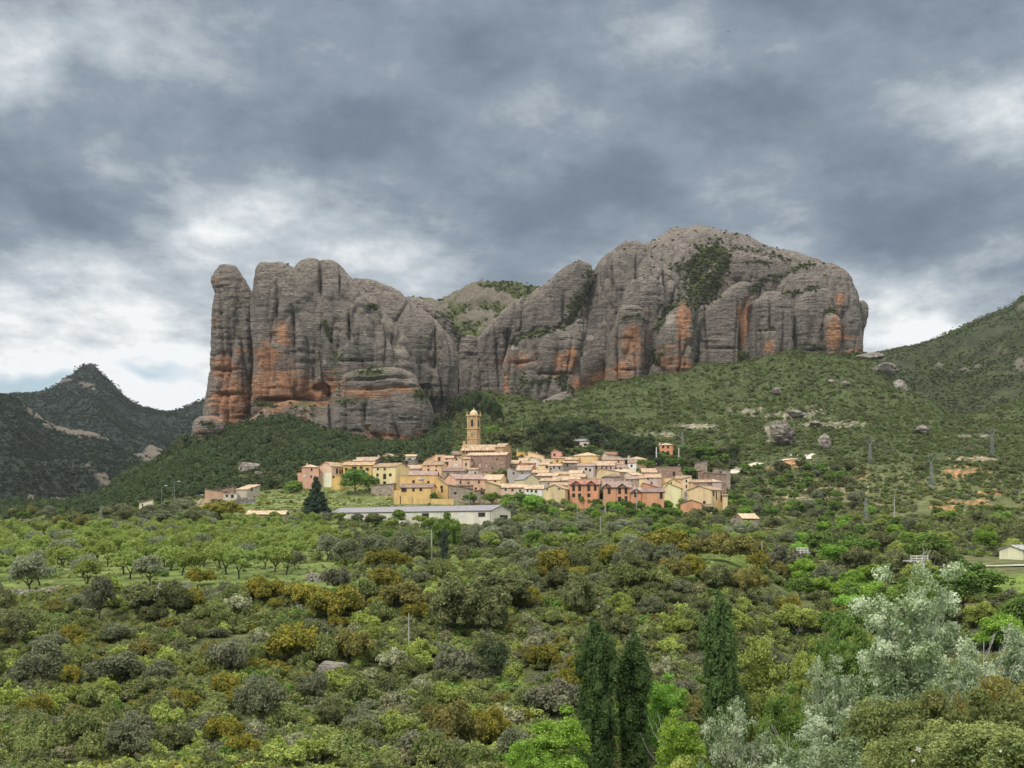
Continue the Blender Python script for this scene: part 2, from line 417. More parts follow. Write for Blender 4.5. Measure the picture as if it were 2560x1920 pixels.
def terr_base(px, D):
    px = np.atleast_1d(np.asarray(px, float)); D = np.atleast_1d(np.asarray(D, float))
    ld = np.log(TD); q = np.log(np.clip(D, 3, 4500))
    cols_ = np.stack([pchip(ld, TZ[:, j], q) for j in range(len(TP))])     # (17, n)
    p = np.clip(px, TP[0], TP[-1])
    i = np.clip(np.searchsorted(TP, p) - 1, 0, len(TP) - 2)
    h = np.diff(TP); n = np.arange(len(p))
    dd = (cols_[1:] - cols_[:-1]) / h[:, None]
    m = np.zeros_like(cols_)
    a, b = dd[:-1], dd[1:]
    with np.errstate(divide='ignore', invalid='ignore'):
        mm = np.where(a * b > 0, 2 * a * b / (a + b), 0)
    m[1:-1] = mm
    t = (p - TP[i]) / h[i]; t2 = t*t; t3 = t2*t
    return (2*t3-3*t2+1)*cols_[i, n] + (t3-2*t2+t)*h[i]*m[i, n] + (-2*t3+3*t2)*cols_[i+1, n] + (t3-t2)*h[i]*m[i+1, n]
def terr(px, D):
    px = np.atleast_1d(np.asarray(px, float)); D = np.atleast_1d(np.asarray(D, float))
    z = terr_base(px, D)
    X = (px - 1280) / F * D
    P = np.stack([X, D, np.zeros_like(X)], -1)
    amp = sstep(20, 120, D)
    flatm = 1 - .8 * sstep(210, 225, D) * (1 - sstep(700, 760, D)) * sstep(-400, -300, -px * 0)   # terraces and village stay even
    big = fbm(P / 26.0, 3) * 1.5 + fbm(P / 7.0, 2) * .35
    hill = (fbm(P / 60.0, 4) * 8.0 - np.abs(perlin(P / np.array([34.0, 90.0, 1.0]))) * 7.0 + 1.5) * sstep(740, 900, D)
    z = z + amp * big * np.where(D < 212, 1, .35) + hill
    # furrow of the terrace edges
    return z
def gz(px, D): return float(terr(px, D)[0])
def on_ground(px, D, dz=0.0):
    return Vector(((px - 1280) / F * D, D, gz(px, D) + dz))
_DS = np.exp(np.linspace(np.log(95), np.log(1200), 420))
_gcache = {}
def ground_D(px, py, dmin=95):
    """depth at which the ray of a base point meets the ground"""
    k = int(round(px / 4))
    if k not in _gcache:
        zz_ = terr(np.full(len(_DS), float(k * 4)), _DS); _gcache[k] = HY - zz_ / _DS * F
    rows = _gcache[k]
    for i in range(len(_DS) - 1):
        if _DS[i] < dmin: continue
        if rows[i] >= py > rows[i+1]:
            f_ = (rows[i] - py) / (rows[i] - rows[i+1]); return float(_DS[i] + f_ * (_DS[i+1] - _DS[i]))
    return None
NX, NY = 760, 560
gpx = np.linspace(-900, 3460, NX)
gD = np.concatenate([np.exp(np.linspace(np.log(3), np.log(95), 60))[:-1], np.exp(np.linspace(np.log(95), np.log(1300), 440)), np.exp(np.linspace(np.log(1300), np.log(4500), 61))[1:]])
NY = len(gD)
PX, DD = np.meshgrid(gpx, gD)
pxf, df = PX.ravel(), DD.ravel()
zf = terr(pxf, df)
GV = np.stack([(pxf - 1280) / F * df, df, zf], -1)
GPY = HY - zf / df * F
ii, jj = np.meshgrid(np.arange(NY - 1), np.arange(NX - 1), indexing='ij')
b0 = (ii * NX + jj).ravel()
GF = np.stack([b0, b0 + 1, b0 + NX + 1, b0 + NX], -1)
# ground colours (what grows or lies there)
def patch(px, py, rx, ry, edge=.35):
    d = ((pxf - px) / rx) ** 2 + ((GPY - py) / ry) ** 2
    return np.clip((1 + edge * gn * 2 - d) * 3, 0, 1)
gn = fbm(GV / 9.0, 4)
gn2 = fbm(GV / 2.5 + 9, 3)
base = np.tile(np.array([.12, .135, .06]), (len(pxf), 1))
def lay(c, m):
    global base
    base = base * (1 - m[:, None]) + np.array(c) * m[:, None]
lay((.15, .145, .075), sstep(-.1, .4, gn) * .8)
lay((.065, .084, .036), sstep(620, 700, df) * .9 * sstep(1050, 1200, pxf)); lay((.07, .09, .04), sstep(700, 760, df) * .8 * (1 - sstep(1050, 1200, pxf)))
grass = (.16, .215, .07); dry = (.19, .19, .09)
g1 = sstep(213, 218, df) * (1 - sstep(500, 540, df)) * (1 - sstep(1500, 1650, pxf))
lay(grass, g1 * .9)
lay((.15, .185, .06), g1 * sstep(.0, .35, gn + .5 * gn2) * .7)
lay((.16, .19, .075), sstep(540, 550, df) * (1 - sstep(610, 640, df)) * sstep(560, 620, pxf) * (1 - sstep(1130, 1180, pxf)) * .95)
lay(dry, sstep(555, 562, df) * (1 - sstep(585, 600, df)) * sstep(640, 700, pxf) * (1 - sstep(1060, 1150, pxf)) * .6 * sstep(-.1, .3, gn2))
lay(grass, sstep(600, 615, df) * (1 - sstep(720, 740, df)) * (1 - sstep(150, 240, pxf)) * .8)
lay((.36, .28, .20), sstep(575, 590, df) * (1 - sstep(655, 670, df)) * sstep(940, 990, pxf) * (1 - sstep(1680, 1740, pxf)) * .8)
lay((.13, .18, .05), patch(1790, 1415, 140, 42)); lay((.11, .15, .05), patch(2010, 1490, 120, 60) * .6)
lay((.17, .24, .06), patch(2560, 1462, 95, 30, .05)); lay((.17, .24, .06), patch(2700, 1462, 140, 30, .05))
lay((.13, .20, .05), patch(1740, 1345, 40, 14)); lay((.13, .18, .055), patch(840, 1475, 120, 22))
lay((.11, .17, .05), patch(2350, 1350, 140, 22) * .8)
for c, lst in (((.42, .22, .12), [(2415, 1256, 55, 9), (2362, 1275, 34, 12), (2400, 1180, 55, 12), (2480, 1232, 40, 7), (2130, 1192, 30, 8), (394, 1560, 34, 14), (520, 1668, 8, 10), (95, 1570, 16, 8), (1960, 1158, 46, 14), (1600, 1452, 26, 10)]),
               ((.36, .29, .21), [(2080, 1226, 75, 12), (1995, 1248, 70, 16), (2110, 1240, 60, 16), (2030, 1148, 12, 12), (505, 1262, 26, 14), (2160, 1270, 40, 8), (2440, 1148, 60, 6)]),
               ((.27, .24, .20), [(1990, 1040, 70, 18), (2100, 1062, 90, 9), (1740, 1066, 80, 8), (1935, 1075, 30, 30), (1880, 1030, 50, 8), (2050, 1020, 40, 10), (1640, 1085, 60, 7), (2430, 1090, 60, 6)])):
    for p in lst: lay(c, patch(*p, .9) * np.clip(.55 + gn2 * 1.4, 0, 1))
# quarried bank and pale track are laid as sheets later
base = base * (1 + np.clip(gn2, -1, 1) * .35 + np.clip(fbm(GV / 1.1 + 3, 2), -1, 1) * .25)[:, None]
me = np_mesh('ground', GV, GF, None, True)
add_attr(me, 'gcol', base)
mg, t, o = new_mat('ground'); at_ = t.nodes.new('ShaderNodeAttribute'); at_.attribute_name = 'gcol'; g = t.nodes.new('ShaderNodeNewGeometry')
a = tnoise(t, g.outputs['Position'], .22, 6, .65); b = tnoise(t, g.outputs['Position'], 1.4, 5, .7)
cc = tmix(t, 1.0, at_.outputs['Color'], tramp(t, a, [(.3, (.62, .66, .6)), (.7, (1.3, 1.25, 1.2))]), 'MULTIPLY')
cc = tmix(t, 1.0, cc, tramp(t, b, [(.3, (.6, .65, .6)), (.7, (1.35, 1.3, 1.25))]), 'MULTIPLY')
surf(t, o, cc, .95, b, .6, .5, .1)
me.materials.append(mg)
ground = tag(obj('ground', me), kind='structure')
print('ground', len(GV))

# ------------------------------------------------------------------ hills
def hill(name, ridge, D_r, D_f, base_py, amp, seed, rocks=(), D_b=900, n=360, m=150, bulge=.75, colr=(.03,.04,.034), green=0.0):  # default colr has the cloud shadow mixed into it
    """ridge: (px, row) skyline at depth D_r; the face falls towards the viewer down to base_py at depth D_f"""
    rx = [p[0] for p in ridge]; ry = [p[1] for p in ridge]
    px = np.linspace(rx[0], rx[-1], n)
    sk = pchip(rx, ry, px)
    T = np.linspace(0, 1.45, m)
    V = []; 
    for tt in T:
        if tt <= 1:
            D = D_f + (D_r - D_f) * tt
            zr = (HY - sk) / F * D_r; zb = (HY - np.interp(px, [p[0] for p in base_py], [p[1] for p in base_py])) / F * D_f
            z = zb + (zr - zb) * (tt ** bulge)
        else:
            D = D_r + D_b * (tt - 1) / .45; z = zr - (zr + 60) * ((tt - 1) / .45) ** 1.3
        # keep the ray through px at the skyline depth so that the outline holds
        x = (px - 1280) / F * D
        V.append(np.stack([x, np.full(n, D), z], -1))
    V = np.array(V).reshape(-1, 3)
    w = np.repeat(np.where(T <= 1, np.sin(np.pi * np.clip(T, 0, 1)) * .9 + .12, .3), n)
    nz = fbm(V / (amp * 9) + seed, 5, .55)
    V[:, 2] += nz * amp * w + fbm(V / 14.0 + seed, 3) * 2.2 * np.minimum(1, w * 1.5)
    V[:, 1] -= (fbm(V / (amp * 7) + seed + 31, 4)) * amp * 1.5 * w
    ii, jj = np.meshgrid(np.arange(m - 1), np.arange(n - 1), indexing='ij'); b0 = (ii * n + jj).ravel()
    Fc = np.stack([b0, b0 + 1, b0 + n + 1, b0 + n], -1)
    py = HY - V[:, 2] / V[:, 1] * F; qx = 1280 + V[:, 0] / V[:, 1] * F
    rn = fbm(V / 22.0 + seed, 4); rn2 = fbm(V / 7.0 + seed, 3)
    c = np.tile(np.array(colr), (len(V), 1)); mask = np.zeros(len(V))
    for (x0, y0, rx_, ry_, ang) in rocks:
        ca, sa = math.cos(R(ang)), math.sin(R(ang))
        dx, dy = qx - x0, py - y0
        u = (dx * ca + dy * sa) / rx_; v_ = (-dx * sa + dy * ca) / ry_
        mask = np.maximum(mask, np.clip((1 + rn * 1.3 + rn2 * .7 - u*u - v_*v_) * 2.5, 0, 1))
    c = c * (1 - mask[:, None]) + np.array([.14, .122, .11]) * mask[:, None]
    if green: 
        gm = np.clip(rn * 2 + .2, 0, 1)[:, None] * green; c = c * (1 - gm) + np.array([.13, .16, .06]) * gm
    V[:, 2] += mask * (2.0 + rn2 * 2.5)
    me = np_mesh(name, V, Fc, None, True); add_attr(me, 'gcol', c); me.materials.append(mg)
    o = tag(obj(name, me), kind='structure')
    return o, V, Fc, mask
HILLS = []
# nearer left ridge, colour darkened for cloud shadow, with its pale spine of rock
HILLS.append(hill('hill', [(-900,1000),(-300,985),(0,985),(12,984),(55,1012),(100,1040),(130,1062),(180,1078),(230,1084),(270,1100),(300,1122),(345,1132),(372,1122),(400,1128),(425,1145),(445,1160),(500,1200),(620,1260)], 1750, 1250,
     [(-900,1285),(0,1282),(200,1278),(350,1262),(620,1270)], 30, 3,
     rocks=[(90,1035,40,9,38),(150,1072,50,9,20),(215,1085,50,9,4),(290,1105,55,11,25),(390,1148,46,28,25),(230,1180,20,7,45),(260,1205,28,10,45),(135,1258,34,12,0),(80,1248,10,6,0)]))
HILLS.append(hill('hill', [(-900,1060),(-400,1020),(-100,990),(0,986),(40,980),(95,977),(130,965),(165,942),(183,932),(200,916),(217,910),(236,912),(250,925),(270,945),(300,975),(315,990),(345,1007),(370,1016),(400,1024),(430,1027),(460,1018),(480,1010),(510,996),(560,970),(700,960),(1000,1000)], 2600, 1800,
     [(-900,1290),(1000,1290)], 45, 11, rocks=[(215,962,18,7,0),(233,970,6,10,0),(160,953,26,4,-12),], colr=(.026,.037,.034)))  # far peak: colr darkened and blued to paint in cloud shadow
# hill seen through the gap between the two rock groups
HILLS.append(hill('hill', [(930,790),(1000,760),(1025,750),(1060,749),(1100,752),(1120,742),(1150,726),(1184,711),(1221,705),(1275,703),(1300,708),(1342,717),(1370,735),(1450,770),(1550,820)], 1330, 1130,
     [(930,960),(1550,960)], 9, 21, rocks=[(1170,740,70,26,-10),(1240,750,50,22,0),(1200,790,60,30,0),(1090,775,60,24,20),(1290,770,50,30,0)], colr=(.085,.095,.045), n=300, m=120, green=.12))
# hill on the right
HILLS.append(hill('hill', [(2020,960),(2100,912),(2150,896),(2185,888),(2215,880),(2250,871),(2290,862),(2340,843),(2400,818),(2450,795),(2500,772),(2535,758),(2550,742),(2560,738),(2640,700),(2900,640),(3400,600)], 1700, 1180,
     [(2020,1060),(2270,1060),(2400,1075),(2560,1040),(3400,1000)], 22, 41, rocks=[(2550,915,14,14,0),(2420,925,30,3,-10),(2350,915,14,3,0),(2555,768,12,6,0),(2500,880,30,3,0)], colr=(.05,.062,.036), green=.15))
# ------------------------------------------------------------------ rock towers and domes
mr_, t, o = new_mat('conglomerate_rock')
at_ = t.nodes.new('ShaderNodeAttribute'); at_.attribute_name = 'rcol'
sc = t.nodes.new('ShaderNodeSeparateColor'); t.links.new(at_.outputs['Color'], sc.inputs[0])
g = t.nodes.new('ShaderNodeNewGeometry')
def rmap(s):
    mp = t.nodes.new('ShaderNodeMapping'); mp.inputs['Scale'].default_value = s; t.links.new(g.outputs['Position'], mp.inputs[0]); return mp.outputs[0]
a1 = tnoise(t, g.outputs['Position'], .05, 6, .65); bands = tnoise(t, rmap((.05, .05, .42)), 1.0, 6, .62, .4)
fine = tnoise(t, rmap((.5, .5, .9)), 1.0, 6, .7); streak = tnoise(t, rmap((.26, .26, .018)), 1.0, 5, .6)
thin = tnoise(t, rmap((.07, .07, 1.1)), 1.0, 5, .6, .3)
grey = tramp(t, fine, [(.30, (.12,.10,.083)), (.5, (.275,.236,.197)), (.70, (.44,.39,.335))])
grey = tmix(t, tramp(t, a1, [(.4, (0,0,0)), (.62, (1,1,1))]), grey, tmix(t, fine, (.165,.145,.125), (.345,.308,.265)))
orange = tramp(t, fine, [(.28, (.27,.12,.062)), (.5, (.53,.27,.145)), (.75, (.66,.42,.27))])
pale = (.47, .42, .36)
om = tmath(t, 'ADD', tmath(t, 'MULTIPLY', sc.outputs[0], .85), tmath(t, 'MULTIPLY', tmath(t, 'SUBTRACT', bands, .5), 1.9))
om = tmath(t, 'ADD', om, tmath(t, 'MULTIPLY', tmath(t, 'SUBTRACT', streak, .5), .9))
ofac = tramp(t, om, [(.30, (0,0,0)), (.62, (.92,.92,.92))])
ofac = tmath(t, 'MULTIPLY', ofac, tramp(t, sc.outputs[0], [(.04, (0,0,0)), (.18, (1,1,1))]))
cc = tmix(t, ofac, grey, orange)
pm = tmath(t, 'ADD', sc.outputs[1], tmath(t, 'MULTIPLY', tmath(t, 'SUBTRACT', thin, .5), 1.1))
cc = tmix(t, tramp(t, pm, [(.42, (0,0,0)), (.55, (.85,.85,.85))]), cc, pale)
cc = tmix(t, tramp(t, thin, [(.63, (0,0,0)), (.70, (.35,.35,.35))]), cc, (.40,.36,.32))
cc = tmix(t, tmath(t, 'MULTIPLY', tramp(t, streak, [(.52, (0,0,0)), (.66, (1,1,1))]), .55), cc, (.13,.125,.12))
cc = tmix(t, tmath(t, 'MULTIPLY', sc.outputs[2], .8), cc, (.11,.13,.05))
hgt = tmath(t, 'ADD', tmath(t, 'MULTIPLY', fine, 1.0), tmath(t, 'MULTIPLY', thin, .8))
surf(t, o, cc, .95, hgt, 1.0, 2.6, .1)
# patches of bare orange rock, pale scars and green ledges: (px, row, half width, half height, strength)
ORANGE = [(580,1000,60,70,1.15),(560,930,40,60,.9),(600,880,34,36,.55),(539,795,9,14,.7),(545,700,20,20,.5),
 (700,975,90,60,1.25),(665,900,38,60,1.0),(708,835,26,32,.95),(706,810,9,26,.9),(780,985,60,42,1.1),(760,1040,30,18,.6),
 (830,960,40,34,.8),(920,985,120,14,.9),(1000,975,60,14,.9),(960,1105,130,32,.95),(920,1110,22,40,1.1),(1050,1100,25,30,.8),(770,1045,12,16,.9),
 (1265,960,9,50,.9),(1300,905,70,26,.5),(1400,905,20,26,1.0),(1428,895,17,34,1.2),(1400,935,60,9,.6),(1455,966,45,26,.9),(1500,945,44,34,.8),
 (1450,745,12,22,.6),(1580,850,30,52,1.15),(1560,925,50,34,.85),(1708,810,22,60,1.3),(1680,900,50,40,.9),(1700,925,40,26,1.0),(1720,930,12,30,1.0),
 (1858,815,12,60,1.1),(1850,780,9,30,.9),(1868,790,7,60,1.0),(1800,880,60,22,.35),(1926,865,18,28,.8),(1965,880,40,20,.4),(2085,840,22,52,1.25),(2100,745,16,26,.9),
 (2130,880,40,12,.8),(2115,845,40,7,.7),(1955,880,14,16,.6),(2080,760,40,14,.35),(1620,775,40,10,.4),(1340,985,30,14,.3),(500,1090,16,30,.6)]
PALE = [(1485,645,10,30,.55),(1480,740,12,14,.5),(1472,770,7,12,.8),(1474,845,12,9,1.0),(1462,885,10,6,.8),(1512,805,7,14,.6),(895,870,22,12,.9),(868,862,9,9,.7),(850,830,9,20,.5),(912,832,8,16,.6),
 (625,815,16,14,.6),(715,738,8,5,.7),(780,790,9,9,.5),(1000,878,26,9,.6),(1020,930,20,7,.5),(812,905,14,10,.7),(1680,795,16,26,.6),(1670,800,12,14,.7),(1905,808,12,6,.8),(1905,830,22,6,.7),
 (2037,785,14,7,.9),(2018,812,18,4,.8),(2072,795,12,10,.6),(1790,848,60,5,.7),(1740,818,6,6,.5),(1930,800,10,5,.5),(1425,730,10,10,.4),(1285,870,30,6,.6),(1395,1030,40,40,.15),(930,1030,90,30,.2)]
GREENP = [(925,933,45,13,1.0),(895,868,16,10,.6),(1055,985,34,18,1.1),(870,1000,50,9,.9),(760,1010,45,10,.9),(830,890,18,14,.7),(660,1012,35,10,.9),(720,1045,60,20,.5),(840,920,16,40,.35),
 (1290,740,40,14,.8),(1300,950,26,18,.7),(1660,870,24,26,.3)]
# hollows, clefts and overhangs: (px, row, half width, half height, depth in metres)
CARVE = [(803,972,14,10,10),(790,925,7,34,5),(812,990,8,18,5),(872,815,3.5,40,5),(826,1040,5,46,6),(1062,1102,14,18,7),(1030,1120,24,8,5),(700,1000,62,5,6),(620,1046,30,4,3),(1463,865,4,70,5),(1268,905,4,70,5),(1438,925,7,22,7),
 (1545,860,4,60,5),(1510,930,4,40,4),(1560,925,30,3,3),(1852,865,9,40,8),(1400,935,50,4,4),(1300,905,40,4,3),(940,950,90,3,3),(960,972,90,3.5,4),(895,900,60,3,2.5),(1090,860,3,60,4),(985,860,3,50,3.5),(735,830,3.5,50,4),(690,760,3,60,3),
 (575,830,3,70,3),(560,925,40,4,3),(575,985,40,4,3),(1660,720,4,60,5),(1700,870,3,40,3),(1985,860,4,50,4),(1800,870,50,3,2.5),(2040,875,30,3,3),(1925,800,3,50,3),(2110,830,4,60,4),(1530,700,3,50,3),(1590,680,3,40,3),(800,700,4,50,4),(850,690,3,40,3)]
ROCKV = []; ROCKF = []; _off = 0
def rock_cols(V, px, py):
    n1_ = fbm(V / 12.0, 4)
    out_ = []
    for lst, e in ((ORANGE, .9), (PALE, .9), (GREENP, .6)):
        m = np.zeros(len(V))
        for (x0, y0, rx, ry, s) in lst:
            d = ((px - x0) / rx) ** 2 + ((py - y0) / ry) ** 2
            m = np.maximum(m, s * np.exp(-d * 1.1) )
        m = m + np.where(m > .08, n1_ * .22, 0)
        out_.append(np.clip(m, 0, 1.3))
    return np.stack(out_, -1)
def loft(name, secs, D, k=.8, parent=None, rough=1.0, strata=1.0, lean=0.0, n_exp=2.35, seed=0, step=.95, rmin=0):
    global _off
    ys = [s[0] for s in secs]; xl = [s[1] for s in secs]; xr = [s[2] for s in secs]
    m_per = D / F
    for _ in range(4):      # the outline is met where the body is widest, behind its front
        hw_ = max((b - a) for _, a, b in secs) / 2 * m_per; m_per = (D + max(hw_ * k, rmin)) / F
    H_ = (ys[-1] - ys[0]) * m_per
    rows = int(H_ / step) + 8
    tt = np.linspace(0, 1, rows); tt = tt ** 1.25          # closer rows near the top
    y = ys[0] + (ys[-1] - ys[0]) * tt
    l = pchip(ys, xl, y); r = pchip(ys, xr, y)
    hw = np.maximum((r - l) / 2, .5) * m_per; cx = ((r + l) / 2 - 1280) * m_per
    rk = hw * k
    if rmin: rk = np.maximum(rk, np.minimum(rmin, hw * 1.6))
    Dc = m_per * F
    wmax = hw.max()
    ncol = int(min(700, max(60, math.pi * wmax * 1.15 / step)))
    ph = np.concatenate([np.linspace(-.12 * math.pi, 1.12 * math.pi, ncol), np.linspace(1.12 * math.pi, 1.88 * math.pi, max(10, ncol // 4))[1:-1]])
    c, s = np.cos(ph), np.sin(ph)
    e = 2.0 / n_exp
    cu = np.sign(c) * np.abs(c) ** e; su = np.sign(s) * np.abs(s) ** e
    Z = (HY - y) * m_per
    X = cx[:, None] + hw[:, None] * cu[None]
    Yv = Dc - rk[:, None] * su[None] + lean * (Z - Z[-1])[:, None]
    P = np.stack([X, Yv, np.repeat(Z[:, None], len(ph), 1)], -1)
    # normals
    du = np.roll(P, -1, 1) - np.roll(P, 1, 1); dv = np.gradient(P, axis=0)
    Nn = np.cross(du, dv); ln = np.linalg.norm(Nn, axis=-1, keepdims=True); Nn = Nn / np.maximum(ln, 1e-6)
    ctr = np.stack([cx, np.full_like(cx, Dc), Z], -1)[:, None]
    flip = np.sum(Nn * (P - ctr), -1, keepdims=True) < 0
    Nn = np.where(flip, -Nn, Nn)
    Q = P + seed * 13.7
    S = lambda a, b, c_: Q / np.array([a, b, c_])
    big = fbm(S(30, 30, 75), 3) * 6.0 + fbm(S(15, 15, 24), 3) * 2.2
    fl = perlin(S(9, 9, 70)); flute = -(1 - np.abs(fl) * 2) ** 5 * 3.6 * (fbm(S(40, 40, 60) + 5, 2) + .8)
    fl2 = perlin(S(22, 22, 160) + 3.3); crack = -np.exp(-(fl2 / .03) ** 2) * 4.0
    nt_ = perlin(S(21, 21, 2.6)) + .3 * perlin(S(7, 7, 1.1))
    notch = -sstep(.26, .46, nt_) * .85 - sstep(.5, .65, nt_) * .6
    ledge = perlin(S(60, 60, 6.5) + 8)
    led = (ledge - np.round(ledge * 3) / 3) * 1.9
    small = fbm(S(3.2, 3.2, 2.4), 3) * .65
    wob = fbm(S(6, 6, 9) + 2, 3) * .7
    up = np.clip(1 - Nn[..., 2] * 1.1, .25, 1)
    tp_ = sstep(4, 34, (Z[0] - Z))[:, None]; flute = flute * tp_; crack = crack * tp_
    disp = (1.3 + big * rough + flute * rough + crack * .8 + (notch + led) * .85 * strata * up + small + wob)
    qx = 1280 + P[..., 0] / P[..., 1] * F; qy = HY - P[..., 2] / P[..., 1] * F
    carve = 0
    for (x0, y0, rx_, ry_, dp) in CARVE:
        carve = carve + dp * np.exp(-(((qx - x0) / rx_) ** 2 + ((qy - y0) / ry_) ** 2) ** 1.4)
    disp = disp - carve * 1.5 * np.clip(su, 0, 1)[None]
    sil = np.minimum(1, hw / 6.0)[:, None]      # little change at the thin top so the outline holds
    edge = 1 - .45 * np.abs(cu)[None] ** 4
    P = P + Nn * (disp * sil * edge)[..., None]
    nC = len(ph); V = P.reshape(-1, 3)
    ii, jj = np.meshgrid(np.arange(rows - 1), np.arange(nC), indexing='ij')
    a_ = (ii * nC + jj).ravel(); b_ = (ii * nC + (jj + 1) % nC).ravel()
    Fc = np.stack([a_, a_ + nC, b_ + nC, b_], -1)
    # cap
    top = V[:nC].mean(0) + np.array([0, 0, .4]); V = np.vstack([V, top])
    capf = np.stack([np.arange(nC), (np.arange(nC) + 1) % nC, np.full(nC, len(V) - 1), np.full(nC, len(V) - 1)], -1)
    px = 1280 + V[:, 0] / V[:, 1] * F; py = HY - V[:, 2] / V[:, 1] * F
    me = bpy.data.meshes.new(name)
    allf = [tuple(f) for f in capf[:, :3]]
    V32 = V.astype(np.float32); nq = len(Fc); nt2 = nC
    me.vertices.add(len(V32)); me.vertices.foreach_set('co', V32.ravel())
    me.loops.add(nq * 4 + nt2 * 3)
    me.loops.foreach_set('vertex_index', np.concatenate([Fc.ravel(), capf[:, :3].ravel()]).astype(np.int32))
    me.polygons.add(nq + nt2)
    me.polygons.foreach_set('loop_start', np.concatenate([np.arange(nq) * 4, nq * 4 + np.arange(nt2) * 3]).astype(np.int32))
    me.update(calc_edges=True)
    me.polygons.foreach_set('use_smooth', np.ones(nq + nt2, bool))
    add_attr(me, 'rcol', rock_cols(V, px, py)); me.materials.append(mr_)
    o = obj(name, me, parent)
    ROCKV.append(V); ROCKF.append(Fc[::1] + _off); _off += len(V)
    return o
def rock_thing(name, label, cat, loc):
    return tag(empty(name, (0, 0, 0)), label, cat, 'conglomerate rock towers and domes above the village')
rt = rock_thing('rock_tower', 'slim free-standing rock finger at the far left of the cliffs, orange below', 'rock tower', None)
loft('rock_face', [(664,567,580),(668,556,588),(674,546,592),(690,533,600),(701,528,606),(715,533,614),(730,538,622),(752,538,628),(790,531,631),(853,529,635),(915,527,634),(960,521,631),(1000,515,629),(1041,508,626),(1070,506,628),(1130,504,632)], 905, .85, rt, seed=1, rough=.55, strata=1.3)
loft('pedestal', [(1046,500,530),(1056,490,560),(1075,487,566),(1100,487,550),(1125,486,525),(1160,480,510)], 880, .8, rt, seed=2, rough=.8)
rt = rock_thing('rock_tower', 'broad blunt rock tower second from the left with a long orange scar', 'rock tower', None)
loft('rock_face', [(661,670,690),(665,655,703),(672,650,716),(681,647,732),(708,640,765),(737,634,786),(770,631,796),(806,632,806),(840,634,818),(868,637,828),(900,637,832),(962,633,832),(1000,631,820),(1040,634,805),(1110,634,800)], 885, .75, rt, seed=3, rough=.7, strata=1.35)
loft('foot_ledge', [(1004,745,835),(1016,700,850),(1034,660,862),(1060,630,870),(1110,600,880)], 872, .5, rt, seed=4, rough=1.1)
rt = rock_thing('rock_tower', 'massive rounded rock wall in the left group, its bulging foot behind the houses', 'rock tower', None)
loft('rock_face', [(654,797,822),(658,775,834),(664,757,845),(675,740,858),(687,732,870),(705,725,888),(745,722,931),(788,720,972),(831,720,1008),(875,725,1028),(925,735,1040),(965,745,1040),(985,750,1040),(1030,750,1040),(1120,760,1030)], 888, .62, rt, seed=5, rough=.9, strata=1.2)
loft('bulging_foot', [(930,880,1000),(945,858,1030),(970,842,1046),(990,832,1058),(1012,828,1071),(1034,826,1077),(1067,828,1075),(1090,845,1071),(1113,870,1064),(1135,905,1048),(1160,920,1035)], 874, .5, rt, seed=6, rough=.7, strata=1.5)
rt = rock_thing('rock_dome', 'smooth grey rock dome sloping down to the gorge behind the left towers', 'rock dome', None)
loft('rock_face', [(699,905,925),(705,885,944),(723,860,976),(752,860,1025),(777,870,1063),(806,880,1099),(846,890,1131),(875,900,1142),(900,905,1148),(944,910,1143),(991,930,1139),(1020,960,1127),(1070,980,1115)], 960, .55, rt, seed=7, rough=.8, strata=.9)
rt = rock_thing('rock_dome', 'low sloping rock rib between the left dome and the green gap', 'rock dome', None)
loft('rock_face', [(748,1012,1040),(770,1012,1090),(800,1040,1125),(817,1060,1138),(839,1080,1152),(870,1090,1152),(960,1090,1152)], 1045, .7, rt, seed=8, rough=.8)
rt = rock_thing('rock_dome', 'small round rock knob standing in the gorge mouth', 'rock dome', None)
loft('rock_face', [(840,1165,1180),(847,1155,1189),(865,1150,1193),(900,1150,1195),(960,1148,1200),(1020,1148,1200)], 1020, .8, rt, seed=9, rough=.6)
rt = rock_thing('rock_dome', 'long grey rock ridge rising right from the gorge, with a wooded gully at its right', 'rock dome', None)
loft('rock_face', [(664,1438,1462),(667,1425,1474),(685,1393,1479),(705,1369,1476),(722,1341,1466),(749,1304,1455),(776,1264,1440),(817,1219,1420),(847,1192,1350),(877,1179,1300),(921,1170,1262),(969,1158,1257),(1000,1155,1262),(1070,1155,1265)], 1015, .42, rt, seed=10, rough=.7, strata=.8)
loft('gully_back', [(676,1474,1488),(700,1445,1500),(760,1405,1520),(900,1380,1520)], 1062, .3, rt, seed=31, rough=.6)
rt = rock_thing('rock_tower', 'stepped rock block with an orange hollow below the bushy ledge', 'rock tower', None)
loft('rock_face', [(797,1442,1466),(812,1425,1466),(827,1400,1464),(839,1345,1460),(862,1282,1455),(880,1266,1450),(928,1253,1446),(975,1249,1444),(1020,1254,1444),(1090,1262,1440)], 985, .4, rt, seed=11, rough=1.1)
loft('buttress', [(985,1405,1440),(1000,1375,1447),(1030,1350,1442),(1070,1330,1420)], 955, .6, rt, seed=12, rough=1.1, strata=.5)
rt = rock_thing('rock_dome', 'tall central rock dome with orange buttresses at the foot of the summit', 'rock dome', None)
loft('rock_face', [(617,1580,1595),(620,1560,1608),(630,1538,1622),(651,1501,1642),(678,1485,1676),(709,1473,1715),(739,1467,1739),(770,1467,1746),(803,1466,1742),(850,1458,1740),(900,1449,1737),(931,1446,1735),(1000,1445,1730),(1060,1445,1730)], 1012, .6, rt, seed=13, rough=.9, strata=.9)
loft('buttress', [(699,1598,1625),(706,1580,1640),(729,1562,1655),(760,1552,1658),(800,1535,1655),(867,1514,1650),(950,1511,1642),(1030,1510,1640)], 986, .6, rt, seed=14, rough=.7)
